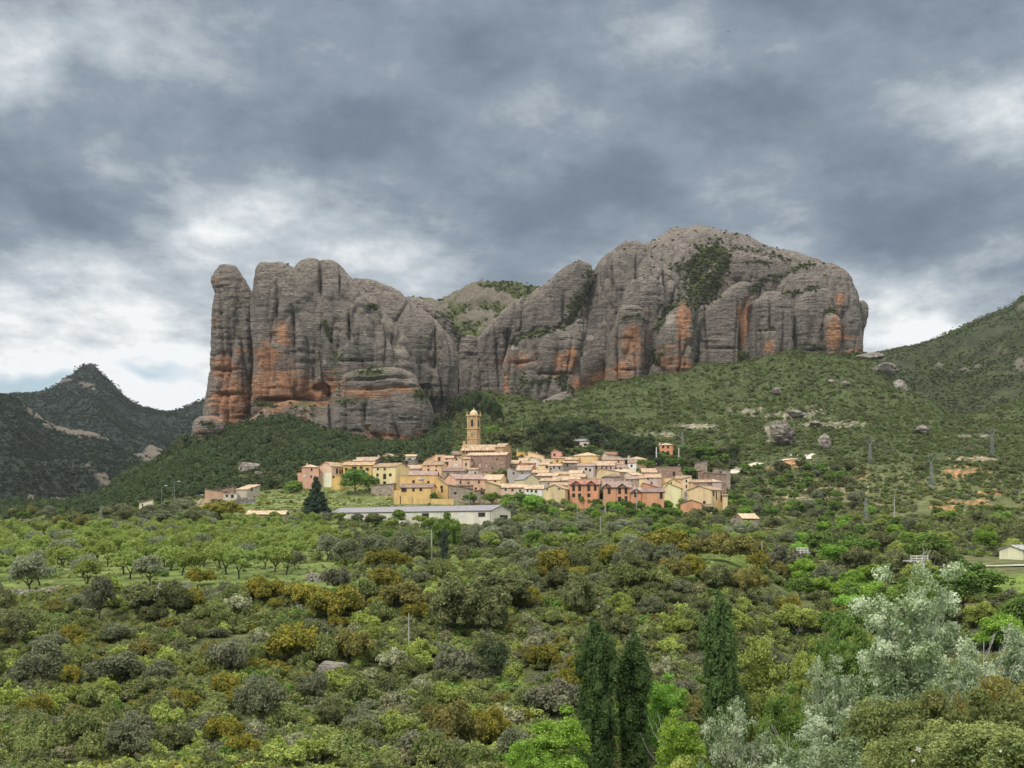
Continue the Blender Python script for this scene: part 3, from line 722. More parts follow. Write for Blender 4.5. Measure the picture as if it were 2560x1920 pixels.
loft('buttress', [(770,1560,1595),(776,1553,1603),(790,1550,1606),(850,1547,1608),(900,1548,1606),(950,1548,1602),(1010,1548,1600)], 974, .8, rt, seed=15, rough=.35)
loft('buttress', [(749,1698,1708),(754,1690,1716),(770,1683,1722),(790,1668,1726),(810,1655,1728),(854,1641,1731),(900,1645,1731),(930,1660,1729),(950,1670,1722),(1010,1675,1720)], 968, .75, rt, seed=16, rough=.35)
loft('buttress', [(905,1650,1662),(915,1635,1672),(940,1625,1676),(1000,1620,1680)], 978, .8, rt, seed=17, rough=.6)
rt = rock_thing('rock_massif', 'high grey summit massif at the right with wooded terraces and a dark cave', 'rock massif', None)
loft('summit', [(571,1735,1754),(574,1702,1770),(580,1682,1789),(594,1650,1836),(604,1632,1880),(621,1600,1917),(634,1590,1958),(650,1580,2004),(680,1560,2070),(740,1540,2100),(850,1500,2120),(1030,1500,2120)], 1105, .62, rt, seed=18, rough=.9, strata=.7, step=1.15)
loft('shoulder', [(656,2033,2065),(660,2010,2085),(672,1985,2099),(692,1962,2119),(722,1940,2131),(749,1930,2140),(800,1925,2147),(850,1930,2150),(890,1940,2153),(930,1940,2155),(1010,1940,2155)], 1062, .6, rt, seed=19, rough=.7)
loft('pinnacle', [(752,2150,2160),(758,2143,2166),(776,2138,2170),(803,2138,2167),(830,2138,2159),(871,2138,2156),(900,2140,2160),(990,2140,2170)], 1085, .8, rt, seed=20, rough=.3)
loft('buttress', [(708,1858,1874),(712,1845,1878),(720,1828,1879),(739,1802,1876),(763,1772,1862),(796,1750,1848),(837,1738,1842),(877,1738,1840),(900,1740,1838),(990,1742,1838)], 1030, .55, rt, seed=21, rough=.5)
loft('buttress', [(729,1925,1940),(734,1908,1958),(742,1900,1966),(770,1870,1978),(810,1871,1980),(871,1873,1980),(900,1876,1978),(990,1876,1978)], 1036, .55, rt, seed=22, rough=.6)
loft('buttress', [(726,2030,2050),(732,2015,2070),(745,1998,2078),(780,1988,2081),(850,1985,2080),(890,1985,2078),(990,1985,2078)], 1046, .55, rt, seed=23, rough=.6)
loft('buttress', [(784,2072,2080),(790,2065,2090),(805,2062,2098),(840,2063,2100),(865,2066,2096),(885,2070,2090),(950,2070,2090)], 1034, .8, rt, seed=24, rough=.25)
loft('buttress', [(830,1920,1938),(834,1914,1943),(860,1912,1946),(900,1908,1944),(980,1908,1944)], 1028, .8, rt, seed=25, rough=.3)
loft('slab', [(650,1795,1806),(660,1785,1803),(690,1765,1796),(718,1745,1778),(760,1735,1770)], 1078, .8, rt, seed=26, rough=.4)
loft('terrace_rock', [(638,1848,1880),(645,1840,1910),(660,1836,1950),(690,1834,1960),(720,1860,1960),(800,1870,1960)], 1085, .55, rt, seed=27, rough=.9)
def boulder(name, label, px, py, wpx, hpx, D, seed, orange=.2, cat='boulder', group=None, squash=.8, sub=5, sink=.25):
    bm = bmesh.new(); bmesh.ops.create_icosphere(bm, subdivisions=sub, radius=1)
    V = np.array([v.co[:] for v in bm.verts]); Fc = np.array([[v.index for v in f.verts] for f in bm.faces]); bm.free()
    w = wpx / 2 * D / F; h = hpx / 2 * D / F
    V = np.sign(V) * np.abs(V) ** .85
    V = V * (1 + .34 * fbm(V * 1.2 + seed, 5, .6)[:, None] + .05 * perlin(V * np.array([3, 3, 9]) + seed)[:, None])
    rs_ = np.random.RandomState(seed + 100)
    for _ in range(16):      # broken faces
        nn = rs_.normal(size=3); nn /= np.linalg.norm(nn); off = rs_.uniform(.62, .92)
        V = V - nn * np.maximum(0, V @ nn - off)[:, None] * .92
    V = V * (1 + .05 * fbm(V * 5 + seed, 3)[:, None])
    V = V * np.array([w, w * squash, h]) * 1.1; V[:, 2] -= h * sink
    me = np_mesh(name, V, Fc, mr_, True)
    c = np.zeros((len(V), 3)); c[:, 0] = np.clip(orange + fbm(V / 3.0, 3) * .6, 0, 1) if orange > 0 else 0
    c[:, 1] = np.clip(.5 + fbm(V / 2.0 + 4, 3) * .5, 0, 1)
    add_attr(me, 'rcol', c)
    o = obj(name, me, None, at(px, py, D))
    return tag(o, label, cat, group)
# ------------------------------------------------------------------ foliage
_ico = {}
def ico(sub):
    if sub not in _ico:
        bm = bmesh.new(); bmesh.ops.create_icosphere(bm, subdivisions=sub, radius=1)
        _ico[sub] = (np.array([v.co[:] for v in bm.verts]), np.array([[v.index for v in f.verts] for f in bm.faces])); bm.free()
    return _ico[sub]
def cloud(rng, C, Rr, n, size, asp=.55, jit=.75, shell=(.72, 1.12), droop=0.0, sq=1.0):
    """n small leaf-sized rhombs over the outside of overlapping lobes; C centres, Rr radii"""
    C = np.asarray(C, float); Rr = np.asarray(Rr, float)
    p = Rr ** 2 / (Rr ** 2).sum()
    m = int(n * 1.8)
    li = rng.choice(len(C), m, p=p)
    d = rng.normal(size=(m, 3)); d /= np.linalg.norm(d, axis=1, keepdims=True)
    d[:, 2] = np.where(d[:, 2] < -.45, -d[:, 2], d[:, 2])
    rad = rng.uniform(shell[0], shell[1], m)
    # ragged outline: the lobe swells and shrinks with direction
    rad *= 1 + .38 * perlin(d * 2.3 + li[:, None] * 3.1) + .22 * perlin(d * 5.3 + li[:, None] * 1.7)
    P = C[li] + d * (Rr[li] * rad)[:, None] * np.array([1, 1, sq])
    keep = np.ones(m, bool)
    for k in range(len(C)):
        dist = np.linalg.norm((P - C[k]) / np.array([1, 1, sq]), axis=1)
        keep &= ~((dist < .68 * Rr[k]) & (li != k))
    P = P[keep][:n]; d = d[keep][:n]; k_ = len(P)
    nrm = d + rng.normal(size=(k_, 3)) * jit; nrm[:, 2] += .25; nrm /= np.linalg.norm(nrm, axis=1, keepdims=True)
    tv = rng.normal(size=(k_, 3)); tv[:, 2] -= droop; a = np.cross(nrm, tv); a /= np.linalg.norm(a, axis=1, keepdims=True); b = np.cross(nrm, a)
    s = size * rng.uniform(.6, 1.35, k_)[:, None]
    V = np.stack([P - b * s, P + a * s * asp, P + b * s, P - a * s * asp], 1).reshape(-1, 3)
    Fq = np.arange(k_ * 4).reshape(-1, 4)
    return V, Fq
def cores(C, Rr, sc=.62, sq=1.0, sub=1):
    iv, if_ = ico(sub); Vs = []; Fs = []
    for i, (c, r) in enumerate(zip(C, Rr)):
        Vs.append(np.asarray(c) + iv * r * sc * np.array([1, 1, sq])); Fs.append(if_ + i * len(iv))
    V = np.vstack(Vs); Fc = np.vstack(Fs)
    return V, np.column_stack([Fc, Fc[:, 2]])      # kept as triangles below
def crown_mesh(name, rng, C, Rr, n, size, mat, **kw):
    sq = kw.get('sq', 1.0)
    V1, F1 = cloud(rng, C, Rr, n, size, **kw)
    V2, F2 = cores(C, Rr, sq=sq); tri = F2[:, :3] + len(V1)
    V = np.vstack([V1, V2]).astype(np.float32)
    me = bpy.data.meshes.new(name); nq, n3 = len(F1), len(tri)
    me.vertices.add(len(V)); me.vertices.foreach_set('co', V.ravel()); me.loops.add(nq*4 + n3*3)
    me.loops.foreach_set('vertex_index', np.concatenate([F1.ravel(), tri.ravel()]).astype(np.int32)); me.polygons.add(nq + n3)
    me.polygons.foreach_set('loop_start', np.concatenate([np.arange(nq)*4, nq*4 + np.arange(n3)*3]).astype(np.int32))
    me.update(calc_edges=True); me.materials.append(mat); return me
def lobes(rng, w, h, n, zc=None, r=(.26, .42), base=.0, flat=.5):
    """lobe centres round an ellipsoid crown of width w and height h whose bottom is at base"""
    zc = base + h / 2 if zc is None else zc
    C = []; Rr = []
    for i in range(n):
        d = rng.normal(size=3); d /= np.linalg.norm(d)
        if d[2] < -flat: d[2] *= -.6
        out_ = rng.uniform() < .4
        rr = rng.uniform(*r) * w / 2 * (.62 if out_ else 1.05)
        if out_: d = d * rng.uniform(1.05, 1.28)
        c = np.array([d[0] * (w/2 - rr * .8), d[1] * (w/2 - rr * .8), zc + d[2] * (h/2 - rr * .7)])
        C.append(c); Rr.append(rr)
    C.append(np.array([0, 0, zc])); Rr.append(min(w, h) * .36)
    return C, Rr
def trunk_mb(rng, h, r, nbr=4, spread=1.2, hb=.45, lean=.1):
    mb = MB(); top = Vector((rng.uniform(-lean, lean)*h, rng.uniform(-lean, lean)*h, h * hb))
    mb.tube([(0, 0, -.5), (top.x*.4, top.y*.4, h*hb*.5), top], [r*1.25, r, r*.9])
    for i in range(nbr):
        a = 2*math.pi*i/nbr + rng.uniform(-.4, .4); s = spread * rng.uniform(.7, 1.2)
        m = top + Vector((math.cos(a)*s*.5, math.sin(a)*s*.5, h*.22)); e = top + Vector((math.cos(a)*s*1.1, math.sin(a)*s*1.1, h*.5))
        mb.tube([top, m, e], [r*.6, r*.42, r*.18], 5)
    return mb
class Kind:
    """a few ready meshes of one sort of plant, all modelled at a unit size of metres"""
    def __init__(s, name, cat): s.name = name; s.cat = cat; s.v = []
def tree_kind(name, cat, w, h, mat, n, size, seeds, nl=14, base=1.2, r=(.28, .42), bk=None, trunk=True, spread=None, rtr=.14, **kw):
    K = Kind(name, cat); K.w, K.h = w, h + base
    for sd_ in seeds:
        rng = np.random.RandomState(sd_); C, Rr = lobes(rng, w, h, nl, base=base, r=r)
        cm = crown_mesh('crown', rng, C, Rr, n, size, LM[mat], **kw)
        tm = None
        if trunk:
            mb = trunk_mb(rng, base + h, rtr, 4, spread or w * .3, hb=min(.6, max(.18, base / (base + h) * .8)))
            tm = np_mesh('trunk', np.array(mb.v), mb.f, bk or bark)
        K.v.append((cm, tm))
    return K
KIND = {}
KIND['almond'] = tree_kind('almond_tree', 'almond tree', 5.4, 3.5, 'almond', 2600, .17, (1, 2, 3, 4), 13, 1.35, r=(.26, .40), bk=barkdark)
KIND['olive'] = tree_kind('olive_tree', 'olive tree', 5.6, 4.5, 'olive', 4200, .17, (5, 6, 7), 17, .55, r=(.26, .38))
KIND['greyolive'] = tree_kind('olive_tree', 'olive tree', 5.6, 4.4, 'greyolive', 4200, .16, (8, 9, 10), 17, .45, r=(.26, .40))
KIND['oak'] = tree_kind('holm_oak', 'oak', 6.0, 5.0, 'oak', 4600, .17, (11, 12, 13), 20, .2, r=(.22, .36), trunk=True)
KIND['green'] = tree_kind('broadleaf_tree', 'tree', 6.0, 5.6, 'green', 4600, .18, (14, 15, 16), 20, .6, r=(.24, .38))
KIND['bright'] = tree_kind('broadleaf_tree', 'tree', 6.0, 5.4, 'bright', 4800, .17, (17, 18), 22, .4, r=(.24, .36))
KIND['yellowgreen'] = tree_kind('broadleaf_tree', 'tree', 5.4, 5.4, 'yellowgreen', 3800, .15, (19, 20), 20, .6, r=(.22, .34), bk=barkpale)
KIND['tallbright'] = tree_kind('broadleaf_tree', 'tree', 6.0, 11.0, 'bright', 13000, .12, (117, 118), 46, .6, r=(.2, .34), jit=.95, shell=(.6, 1.25))
KIND['tallyellow'] = tree_kind('broadleaf_tree', 'tree', 5.0, 9.5, 'yellowgreen', 9000, .11, (119, 120), 40, .6, r=(.2, .32), bk=barkpale, jit=.95, shell=(.55, 1.3))
KIND['tallgreen'] = tree_kind('broadleaf_tree', 'tree', 6.0, 11.0, 'green', 12000, .13, (121, 122), 46, .6, r=(.2, .34), jit=.95, shell=(.6, 1.25))
KIND['pine'] = tree_kind('pine_tree', 'pine', 6.5, 6.0, 'pine', 3600, .22, (21, 22), 18, 1.0, r=(.26, .38))
def shrub_kind(name, cat, w, h, mat, n, size, seeds, nl=16, r=(.24, .40), **kw):
    K = Kind(name, cat); K.w, K.h = w, h
    for sd_ in seeds:
        rng = np.random.RandomState(sd_); C, Rr = lobes(rng, w, h, nl, base=-.25, r=r, flat=.2)
        K.v.append((crown_mesh(name, rng, C, Rr, n, size, LM[mat], **kw), None))
    return K
KIND['gold'] = shrub_kind('golden_shrub', 'shrub', 4.6, 3.0, 'gold', 3800, .14, (31, 32, 33), 20, r=(.20, .34))
KIND['rust'] = shrub_kind('rusty_shrub', 'shrub', 4.6, 3.0, 'rust', 3800, .14, (34, 35), 20, r=(.20, .34))
KIND['scrub'] = shrub_kind('green_shrub', 'shrub', 3.8, 2.3, 'scrub', 3000, .13, (36, 37, 38), 16)
KIND['pale'] = shrub_kind('flowering_shrub', 'shrub', 3.8, 2.8, 'pale', 3200, .13, (39, 40), 18, r=(.20, .34))
KIND['drygrey'] = shrub_kind('grey_shrub', 'shrub', 3.4, 2.2, 'drygrey', 2600, .13, (41, 42), 14)
KIND['brightshrub'] = shrub_kind('light_green_shrub', 'shrub', 3.6, 2.6, 'yellowgreen', 2800, .13, (43, 44), 16)
KIND['darkshrub'] = shrub_kind('dark_shrub', 'shrub', 4.2, 3.0, 'oak', 3400, .14, (45, 46), 18)
# columnar trees and conifer
def column_tree(name, cat, w, h, mat, n, size, seed, nl, top=.35, base=.6, bk=None):
    rng = np.random.RandomState(seed); C = []; Rr = []
    for i in range(nl):
        f = (i + .5) / nl; z = base + (h - base) * f
        prof = min(1, f * 5 + .35) * (1 if f < .72 else max(.2, 1 - ((f - .72) / .28) ** 1.6 * .85))
        ww = w / 2 * prof * rng.uniform(.82, 1.12)
        for j in range(7):
            a = rng.uniform(0, 6.28); q = ww * rng.uniform(.35, .92)
            C.append(np.array([math.cos(a) * q, math.sin(a) * q, z + rng.uniform(-.4, .4)])); Rr.append(ww * rng.uniform(.22, .5))
    K = Kind(name, cat); K.w, K.h = w, h
    cm = crown_mesh('crown', rng, C, Rr, n, size, LM[mat], shell=(.5, 1.3), sq=1.9, jit=.8)
    mb = MB().tube([(0, 0, -1), (0, 0, h * .5), (.05, 0, h * .92)], [.28 * w / 3, .16 * w / 3, .04])
    for i in range(14):
        a = rng.uniform(0, 6.28); z = rng.uniform(.1, .8) * h; mb.tube([(0, 0, z), (math.cos(a)*w*.22, math.sin(a)*w*.22, z + w*.4), (math.cos(a)*w*.36, math.sin(a)*w*.36, z + w*.9)], [.06, .045, .02], 4)
    K.v.append((cm, np_mesh('trunk', np.array(mb.v), mb.f, bk or bark))); return K
KIND['poplar_a'] = column_tree('poplar_tree', 'poplar', 3.9, 16, 'poplar', 15000, .14, 61, 30)
KIND['poplar_b'] = column_tree('poplar_tree', 'poplar', 3.3, 15, 'poplar', 12000, .14, 62, 28)
KIND['cypress'] = column_tree('cypress_tree', 'cypress', 1.3, 6.5, 'conifer', 3200, .10, 63, 18)
def conifer(name, cat, w, h, mat, n, size, seed):
    rng = np.random.RandomState(seed); C = []; Rr = []
    for i in range(46):
        f = rng.uniform(0, 1) ** .8; z = h * (.06 + .92 * f); rr = w / 2 * (1 - f) ** .75 * rng.uniform(.75, 1.1) + .25
        a = rng.uniform(0, 6.28); q = max(0, rr - .9)
        C.append(np.array([math.cos(a) * q, math.sin(a) * q, z])); Rr.append(rng.uniform(.7, 1.15) * (1.25 - .6 * f))
    for f in np.linspace(.1, .95, 9): C.append(np.array([0, 0, h * f])); Rr.append(w / 2 * (1 - f) * .75 + .2)
    K = Kind(name, cat); K.w, K.h = w, h
    cm = crown_mesh('crown', rng, C, Rr, n, size, LM[mat], sq=.8, jit=.6, shell=(.7, 1.25))
    mb = MB().tube([(0, 0, -1), (0, 0, h * .95)], [.35, .04]); K.v.append((cm, np_mesh('trunk', np.array(mb.v), mb.f, barkdark))); return K
KIND['cedar'] = conifer('conifer_tree', 'conifer', 12, 17, 'conifer', 9000, .34, 71)
def white_poplar(w, h, n, size, seed, nb=15):
    """open crown of upswept sprays on pale branching stems"""
    rng = np.random.RandomState(seed); K = Kind('white_poplar', 'poplar'); K.w, K.h = w, h
    mb = MB(); C = []; Rr = []
    mb.tube([(0, 0, -1.5), (.1, 0, h*.3), (-.2, .1, h*.62), (0, 0, h*.9)], [.26, .2, .12, .04], 8)
    for i in range(nb):
        a = 2.4 * i + rng.uniform(-.4, .4); z0 = h * rng.uniform(.12, .62); rr = w/2 * rng.uniform(.45, .98) * (1 - .45 * (z0/h - .1))
        e = Vector((math.cos(a)*rr, math.sin(a)*rr, min(h*.97, z0 + h * rng.uniform(.22, .42))))
        m = Vector((math.cos(a)*rr*.5, math.sin(a)*rr*.5, z0 + (e.z - z0)*.38))
        mb.tube([(0, 0, z0), m, e], [.10, .07, .02], 5)
        for f in (.35, .55, .75, .92, 1.05):
            p = Vector((0, 0, z0)).lerp(m, f*2) if f < .5 else m.lerp(e, (f-.5)*2)
            for _ in range(2):
                C.append(np.array(p) + rng.normal(size=3) * np.array([.5, .5, .5])); Rr.append(rng.uniform(.3, .75) * w / 8)
    for f in (.6, .7, .8, .9, .98): C.append(np.array([rng.uniform(-.4, .4), rng.uniform(-.4, .4), h*f])); Rr.append(rng.uniform(.5, .8) * w / 8)
    V1, F1 = cloud(rng, C, Rr, n, size, jit=.85, shell=(.45, 1.2), asp=.62)
    cm = np_mesh('crown', V1, F1, LM['silver'])
    K.v.append((cm, np_mesh('trunk', np.array(mb.v), mb.f, barkpale))); return K
KIND['whitepoplar_a'] = white_poplar(9.0, 15.0, 42000, .115, 81, 30)
KIND['whitepoplar_b'] = white_poplar(6.5, 9.0, 22000, .095, 82, 22)
KIND['nearoak'] = shrub_kind('small_leaved_shrub', 'shrub', 3.4, 2.6, 'scrub', 16000, .055, (91, 92), 22, r=(.22, .36), jit=1.0)
KIND['neargold'] = shrub_kind('golden_shrub', 'shrub', 3.2, 2.4, 'rust', 14000, .05, (93,), 20, r=(.2, .34), jit=1.0)
KIND['nearsilver'] = shrub_kind('silvery_shrub', 'shrub', 3.4, 2.8, 'silver', 12000, .06, (94,), 20, r=(.22, .36), jit=1.0)
PLANTS = []
def plant(kind, px, D, wm, hm, label, group=None, rz=None, z=None, parts=True, name=None, cat=None):
    """one plant: an Empty with crown and trunk, or one mesh; wm, hm its width and height in metres"""
    K = KIND[kind]; i = len(PLANTS); cm, tm = K.v[i % len(K.v)]
    loc = Vector(((px - 1280) / F * D, D, (gz(px, D) if z is None else z)))
    rz = (i * 2.399) % 6.283 if rz is None else rz
    sc_ = (wm / K.w, wm / K.w, hm / K.h)
    if tm is not None and parts:
        r = empty(name or K.name, loc, rz); r.scale = sc_
        obj('crown', cm, r); obj('trunk', tm, r)
    else:
        r = obj(name or K.name, cm, None, loc); r.rotation_euler = (0, 0, rz); r.scale = sc_
    tag(r, label, cat or K.cat, group)
    PLANTS.append((px, D, wm)); return r
def plant_px(kind, cx, ytop, ybase, wpx, label, group=None, D=None, **kw):
    """place by its outline in the view: centre column, top and base row, width; depth is where its foot meets the ground"""
    D = (ground_D(cx, ybase) or D or 300) if (D is None or D > 300) else D
    z = (HY - ybase) / F * D if kw.pop('fixz', False) else gz(cx, D)
    h = (HY - ytop) / F * D - z
    return plant(kind, cx, D, wpx / F * D, max(.8, h), label, group, z=z, **kw)
# scatter of what nobody could count: one mesh of points, plant meshes instanced on it
def gn_tree(name, collection):
    ng = bpy.data.node_groups.new(name, 'GeometryNodeTree')
    ng.interface.new_socket('Geometry', in_out='INPUT', socket_type='NodeSocketGeometry')
    ng.interface.new_socket('Geometry', in_out='OUTPUT', socket_type='NodeSocketGeometry')
    gi = ng.nodes.new('NodeGroupInput'); go = ng.nodes.new('NodeGroupOutput')
    ip = ng.nodes.new('GeometryNodeInstanceOnPoints'); ci = ng.nodes.new('GeometryNodeCollectionInfo')
    ci.inputs['Collection'].default_value = collection; ci.inputs['Separate Children'].default_value = True; ci.inputs['Reset Children'].default_value = True
    def attr(n, ty):
        a = ng.nodes.new('GeometryNodeInputNamedAttribute'); a.data_type = ty; a.inputs['Name'].default_value = n; return a.outputs[0]
    ng.links.new(gi.outputs[0], ip.inputs['Points']); ng.links.new(ci.outputs[0], ip.inputs['Instance'])
    ip.inputs['Pick Instance'].default_value = True
    ng.links.new(attr('idx', 'INT'), ip.inputs['Instance Index'])
    ng.links.new(attr('rot', 'FLOAT_VECTOR'), ip.inputs['Rotation']); ng.links.new(attr('scl', 'FLOAT_VECTOR'), ip.inputs['Scale'])
    ng.links.new(ip.outputs[0], go.inputs[0]); return ng
def scatter(name, P, scl, idx, meshes, label, cat, rng, squash=None):
    c = bpy.data.collections.new(name + '_source')
    for i, m_ in enumerate(meshes):
        o = bpy.data.objects.new('%s_%02d' % (name, i), m_); c.objects.link(o)
    me = bpy.data.meshes.new(name); me.vertices.add(len(P)); me.vertices.foreach_set('co', np.asarray(P, np.float32).ravel())
    a = me.attributes.new('idx', 'INT', 'POINT'); a.data.foreach_set('value', np.asarray(idx, np.int32))
    S = np.stack([scl, scl, scl * (squash if squash is not None else rng.uniform(.7, 1.15, len(P)))], -1)
    a = me.attributes.new('scl', 'FLOAT_VECTOR', 'POINT'); a.data.foreach_set('vector', S.astype(np.float32).ravel())
    a = me.attributes.new('rot', 'FLOAT_VECTOR', 'POINT'); Rz = np.zeros((len(P), 3), np.float32); Rz[:, 2] = rng.uniform(0, 6.28, len(P)); a.data.foreach_set('vector', Rz.ravel())
    o = obj(name, me); md = o.modifiers.new('spread', 'NODES'); md.node_group = gn_tree(name + '_nodes', c)
    tag(o, label, cat, kind='stuff'); return o
def small_bush(mat, w, h, n, size, seed, nl=6, **kw):
    rng = np.random.RandomState(seed); C, Rr = lobes(rng, w, h, nl, base=-.15, r=(.35, .55), flat=.1)
    return crown_mesh('bush', rng, C, Rr, n, size, LM[mat], **kw)
rng = np.random.RandomState(5)
def dens_points(n, D0, D1, p0, p1, bias=2.0):
    """points spread evenly over the ground between two depths"""
    D = np.sqrt(rng.uniform(D0**2, D1**2, n)); px = rng.uniform(p0, p1, n)
    return px, D
def ppy(px, D): return HY - terr(px, D) / D * F
def P3(px, D, dz=0): return np.stack([(px - 1280) / F * D, D, terr(px, D) + dz], -1)
def inside(px, py, polys):
    m = np.zeros(len(px), bool)
    for (x, y, rx, ry) in polys: m |= ((px - x) / rx) ** 2 + ((py - y) / ry) ** 2 < 1
    return m
bareD = [(2100,1062,80,6),(1740,1066,60,6),(2440,1148,50,5),(2110,1240,44,10),(1935,1075,26,22),(1880,1030,40,5),(1640,1085,50,4),(2430,1090,50,4),(1600,1040,40,4),(1835,1180,14,9),(1865,1170,26,9),(1895,1160,16,8),(1975,1150,34,6),(2025,1140,10,8),(2415,1256,50,7),(2362,1275,30,10),(2400,1180,45,8),(2080,1226,68,9),(1995,1248,60,12),(1960,1158,40,10),(505,1262,22,12),(394,1560,28,9),(1990,1040,50,10)]
nz = lambda px, D, s, k=0: fbm(np.stack([(px-1280)/F*D/s, D/s, np.full_like(D, k)], -1), 3)
# near undergrowth
under = [small_bush('scrub', 1.9, 1.1, 420, .10, 1), small_bush('scrub', 1.7, 1.3, 380, .10, 2), small_bush('oak', 1.8, 1.2, 400, .10, 3), small_bush('gold', 1.6, 1.0, 360, .09, 4),
         small_bush('rust', 1.6, 1.0, 340, .09, 5), small_bush('drygrey', 1.6, 1.0, 320, .09, 6), small_bush('yellowgreen', 1.5, 1.2, 340, .09, 7), small_bush('pale', 1.5, 1.1, 340, .09, 8), small_bush('green', 1.6, 1.2, 380, .10, 9), small_bush('greyolive', 1.8, 1.3, 400, .09, 10)]
px, D = dens_points(38000, 60, 214, -350, 2950)
py = ppy(px, D); keep = ~inside(px, py, [(394,1562,30,9),(840,1475,90,14)]) & (nz(px, D, 11) > -.30)
px, D, py = px[keep], D[keep], py[keep]
u = rng.uniform(size=len(px)); n_ = nz(px, D, 16, 4)
idx = np.where(n_ > .32, np.where(u < .35, 3, np.where(u < .55, 4, 1)), np.where(n_ < -.28, np.where(u < .5, 9, 5), np.where(u < .25, 0, np.where(u < .45, 1, np.where(u < .6, 2, np.where(u < .75, 8, np.where(u < .83, 7, 6)))))))
low = (D < 150) & (px < 1400); idx = np.where(low & (rng.uniform(size=len(px)) < .16), 6, idx)
idx = np.where((px > 1250) & (px < 1950) & (D > 128) & (rng.uniform(size=len(px)) < .3), rng.choice((5, 2, 4), len(px)), idx)
scatter('undergrowth', P3(px, D, -.1), np.where(rng.uniform(size=len(px)) < .18, rng.uniform(1.2, 1.9, len(px)), rng.uniform(.45, 1.15, len(px))), idx, under, 'low scrub covering the near hillside between the shrubs', 'undergrowth', rng)
# middle ground: rough grass tufts and small bushes between the groves
mid = [small_bush('scrub', 2.2, 1.3, 200, .17, 21), small_bush('green', 2.0, 1.2, 200, .17, 22), small_bush('greyolive', 2.2, 1.5, 220, .16, 23), small_bush('oak', 2.4, 1.6, 220, .17, 24), small_bush('gold', 2.0, 1.1, 200, .16, 25)]
px, D = dens_points(26000, 214, 620, -350, 2950)
py = ppy(px, D)
orch = (px < 850) & (D < 500)
keep = (~orch | (rng.uniform(size=len(px)) < .015)) & ~inside(px, py, bareD + [(1790,1415,130,36),(1740,1345,40,12),(2560,1462,100,32)]) 
keep &= ~((D > 500) & (px > 560) & (px < 1130) & (rng.uniform(size=len(px)) > .04))
keep &= ~((D > 546) & (px > 730) & (px < 1700))
keep &= ~((py > 1392) & (py < 1452) & (px > 2380))
keep &= ~((px < 190) & (D > 560) & (rng.uniform(size=len(px)) > .15))
keep &= (nz(px, D, 20, 2) > -.25)
px, D = px[keep], D[keep]
scatter('brushwood', P3(px, D, -.15), rng.uniform(.6, 1.5, len(px)), rng.choice(5, len(px), p=(.36,.22,.14,.2,.08)), mid, 'small bushes and rough growth between the groves', 'undergrowth', rng)
# tufts on the lawns and in the orchard
tuft = [small_bush('scrub', .9, .5, 60, .10, 61, 3), small_bush('yellowgreen', .9, .45, 60, .10, 62, 3), small_bush('green', .8, .4, 50, .10, 63, 3)]
px, D = dens_points(42000, 213, 615, -350, 2650); py = ppy(px, D)
keep = ((px < 860) & (D < 500)) | ((D > 490) & (px > 540) & (px < 1130)) | inside(px, py, [(1790,1415,130,36),(2560,1462,100,32),(840,1475,110,20)])
keep &= (nz(px, D, 9, 3) > -.05) & ~((py > 1396) & (py < 1420) & (px > 2380))
px, D = px[keep], D[keep]
scatter('grass_tufts', P3(px, D, -.05), rng.uniform(.5, 1.5, len(px)) * np.where(D > 480, 1.5, 1), rng.choice(3, len(px), p=(.45, .35, .2)), tuft, 'long grass tufts on the lawns and under the almond trees', 'grass', rng)
# slopes below the cliffs
far = [small_bush('slope', 3.2, 2.2, 110, .34, 31, 5), small_bush('oak', 3.4, 2.4, 110, .34, 32, 5), small_bush('green', 3.0, 2.0, 100, .32, 33, 5), small_bush('oak', 3.2, 2.2, 110, .33, 34, 5), small_bush('rust', 2.6, 1.6, 90, .3, 35, 4), small_bush('pine', 4.2, 4.0, 130, .36, 36, 6)]
px, D = dens_points(95000, 620, 1120, -450, 3000)
py = ppy(px, D)
vil = (px > 735) & (px < 1700) & (D < 662)
keep = ~vil & ~inside(px, py, bareD)
keep &= ~((px < 190) & (D < 720) & (rng.uniform(size=len(px)) > .12))
q = nz(px, D, 30, 7)
dense = np.where(px < 1120, 1.0, np.where(D < 800, .85, .62)) * np.where(q > -.3, 1, .4)
keep &= rng.uniform(size=len(px)) < dense * np.where(px > 1120, np.clip(.62 + 1.3 * nz(px, D, 13, 9), .1, 1), 1)
px, D, py, q = px[keep], D[keep], py[keep], q[keep]
u = rng.uniform(size=len(px)); 
idx = np.where(px < 1120, np.where(u < .35, 5, np.where(u < .65, 1, np.where(u < .85, 2, 0))), np.where(u < .45 - .4 * q, 0, np.where(u < .72 - .1 * q, 1, np.where(u < .80, 2, np.where(u < .92, 3, 4)))))
sc_ = np.where(px < 1120, rng.uniform(.7, 1.5, len(px)), np.where(rng.uniform(size=len(px)) < .12, rng.uniform(.9, 1.3, len(px)), rng.uniform(.35, .9, len(px))))
tx, tD = dens_points(90000, 625, 1120, 1050, 3000); tpy = ppy(tx, tD)
tk = ~((tx < 1700) & (tD < 662)) & ~inside(tx, tpy, bareD); tx, tD = tx[tk], tD[tk]
px = np.concatenate([px, tx]); D = np.concatenate([D, tD]); py = np.concatenate([py, tpy[tk]]); idx = np.concatenate([idx, rng.choice((0, 0, 3, 2), len(tx))]); sc_ = np.concatenate([sc_, rng.uniform(.16, .4, len(tx))])
sc_ = np.where(inside(px, py, [(1090, 1100, 150, 60), (1180, 1030, 60, 60)]), sc_ * 1.25, sc_)
scatter('hillside_scrub', P3(px, D, -.3), sc_, idx, far, 'dense scrub and small trees on the slopes under the cliffs', 'scrub', rng)
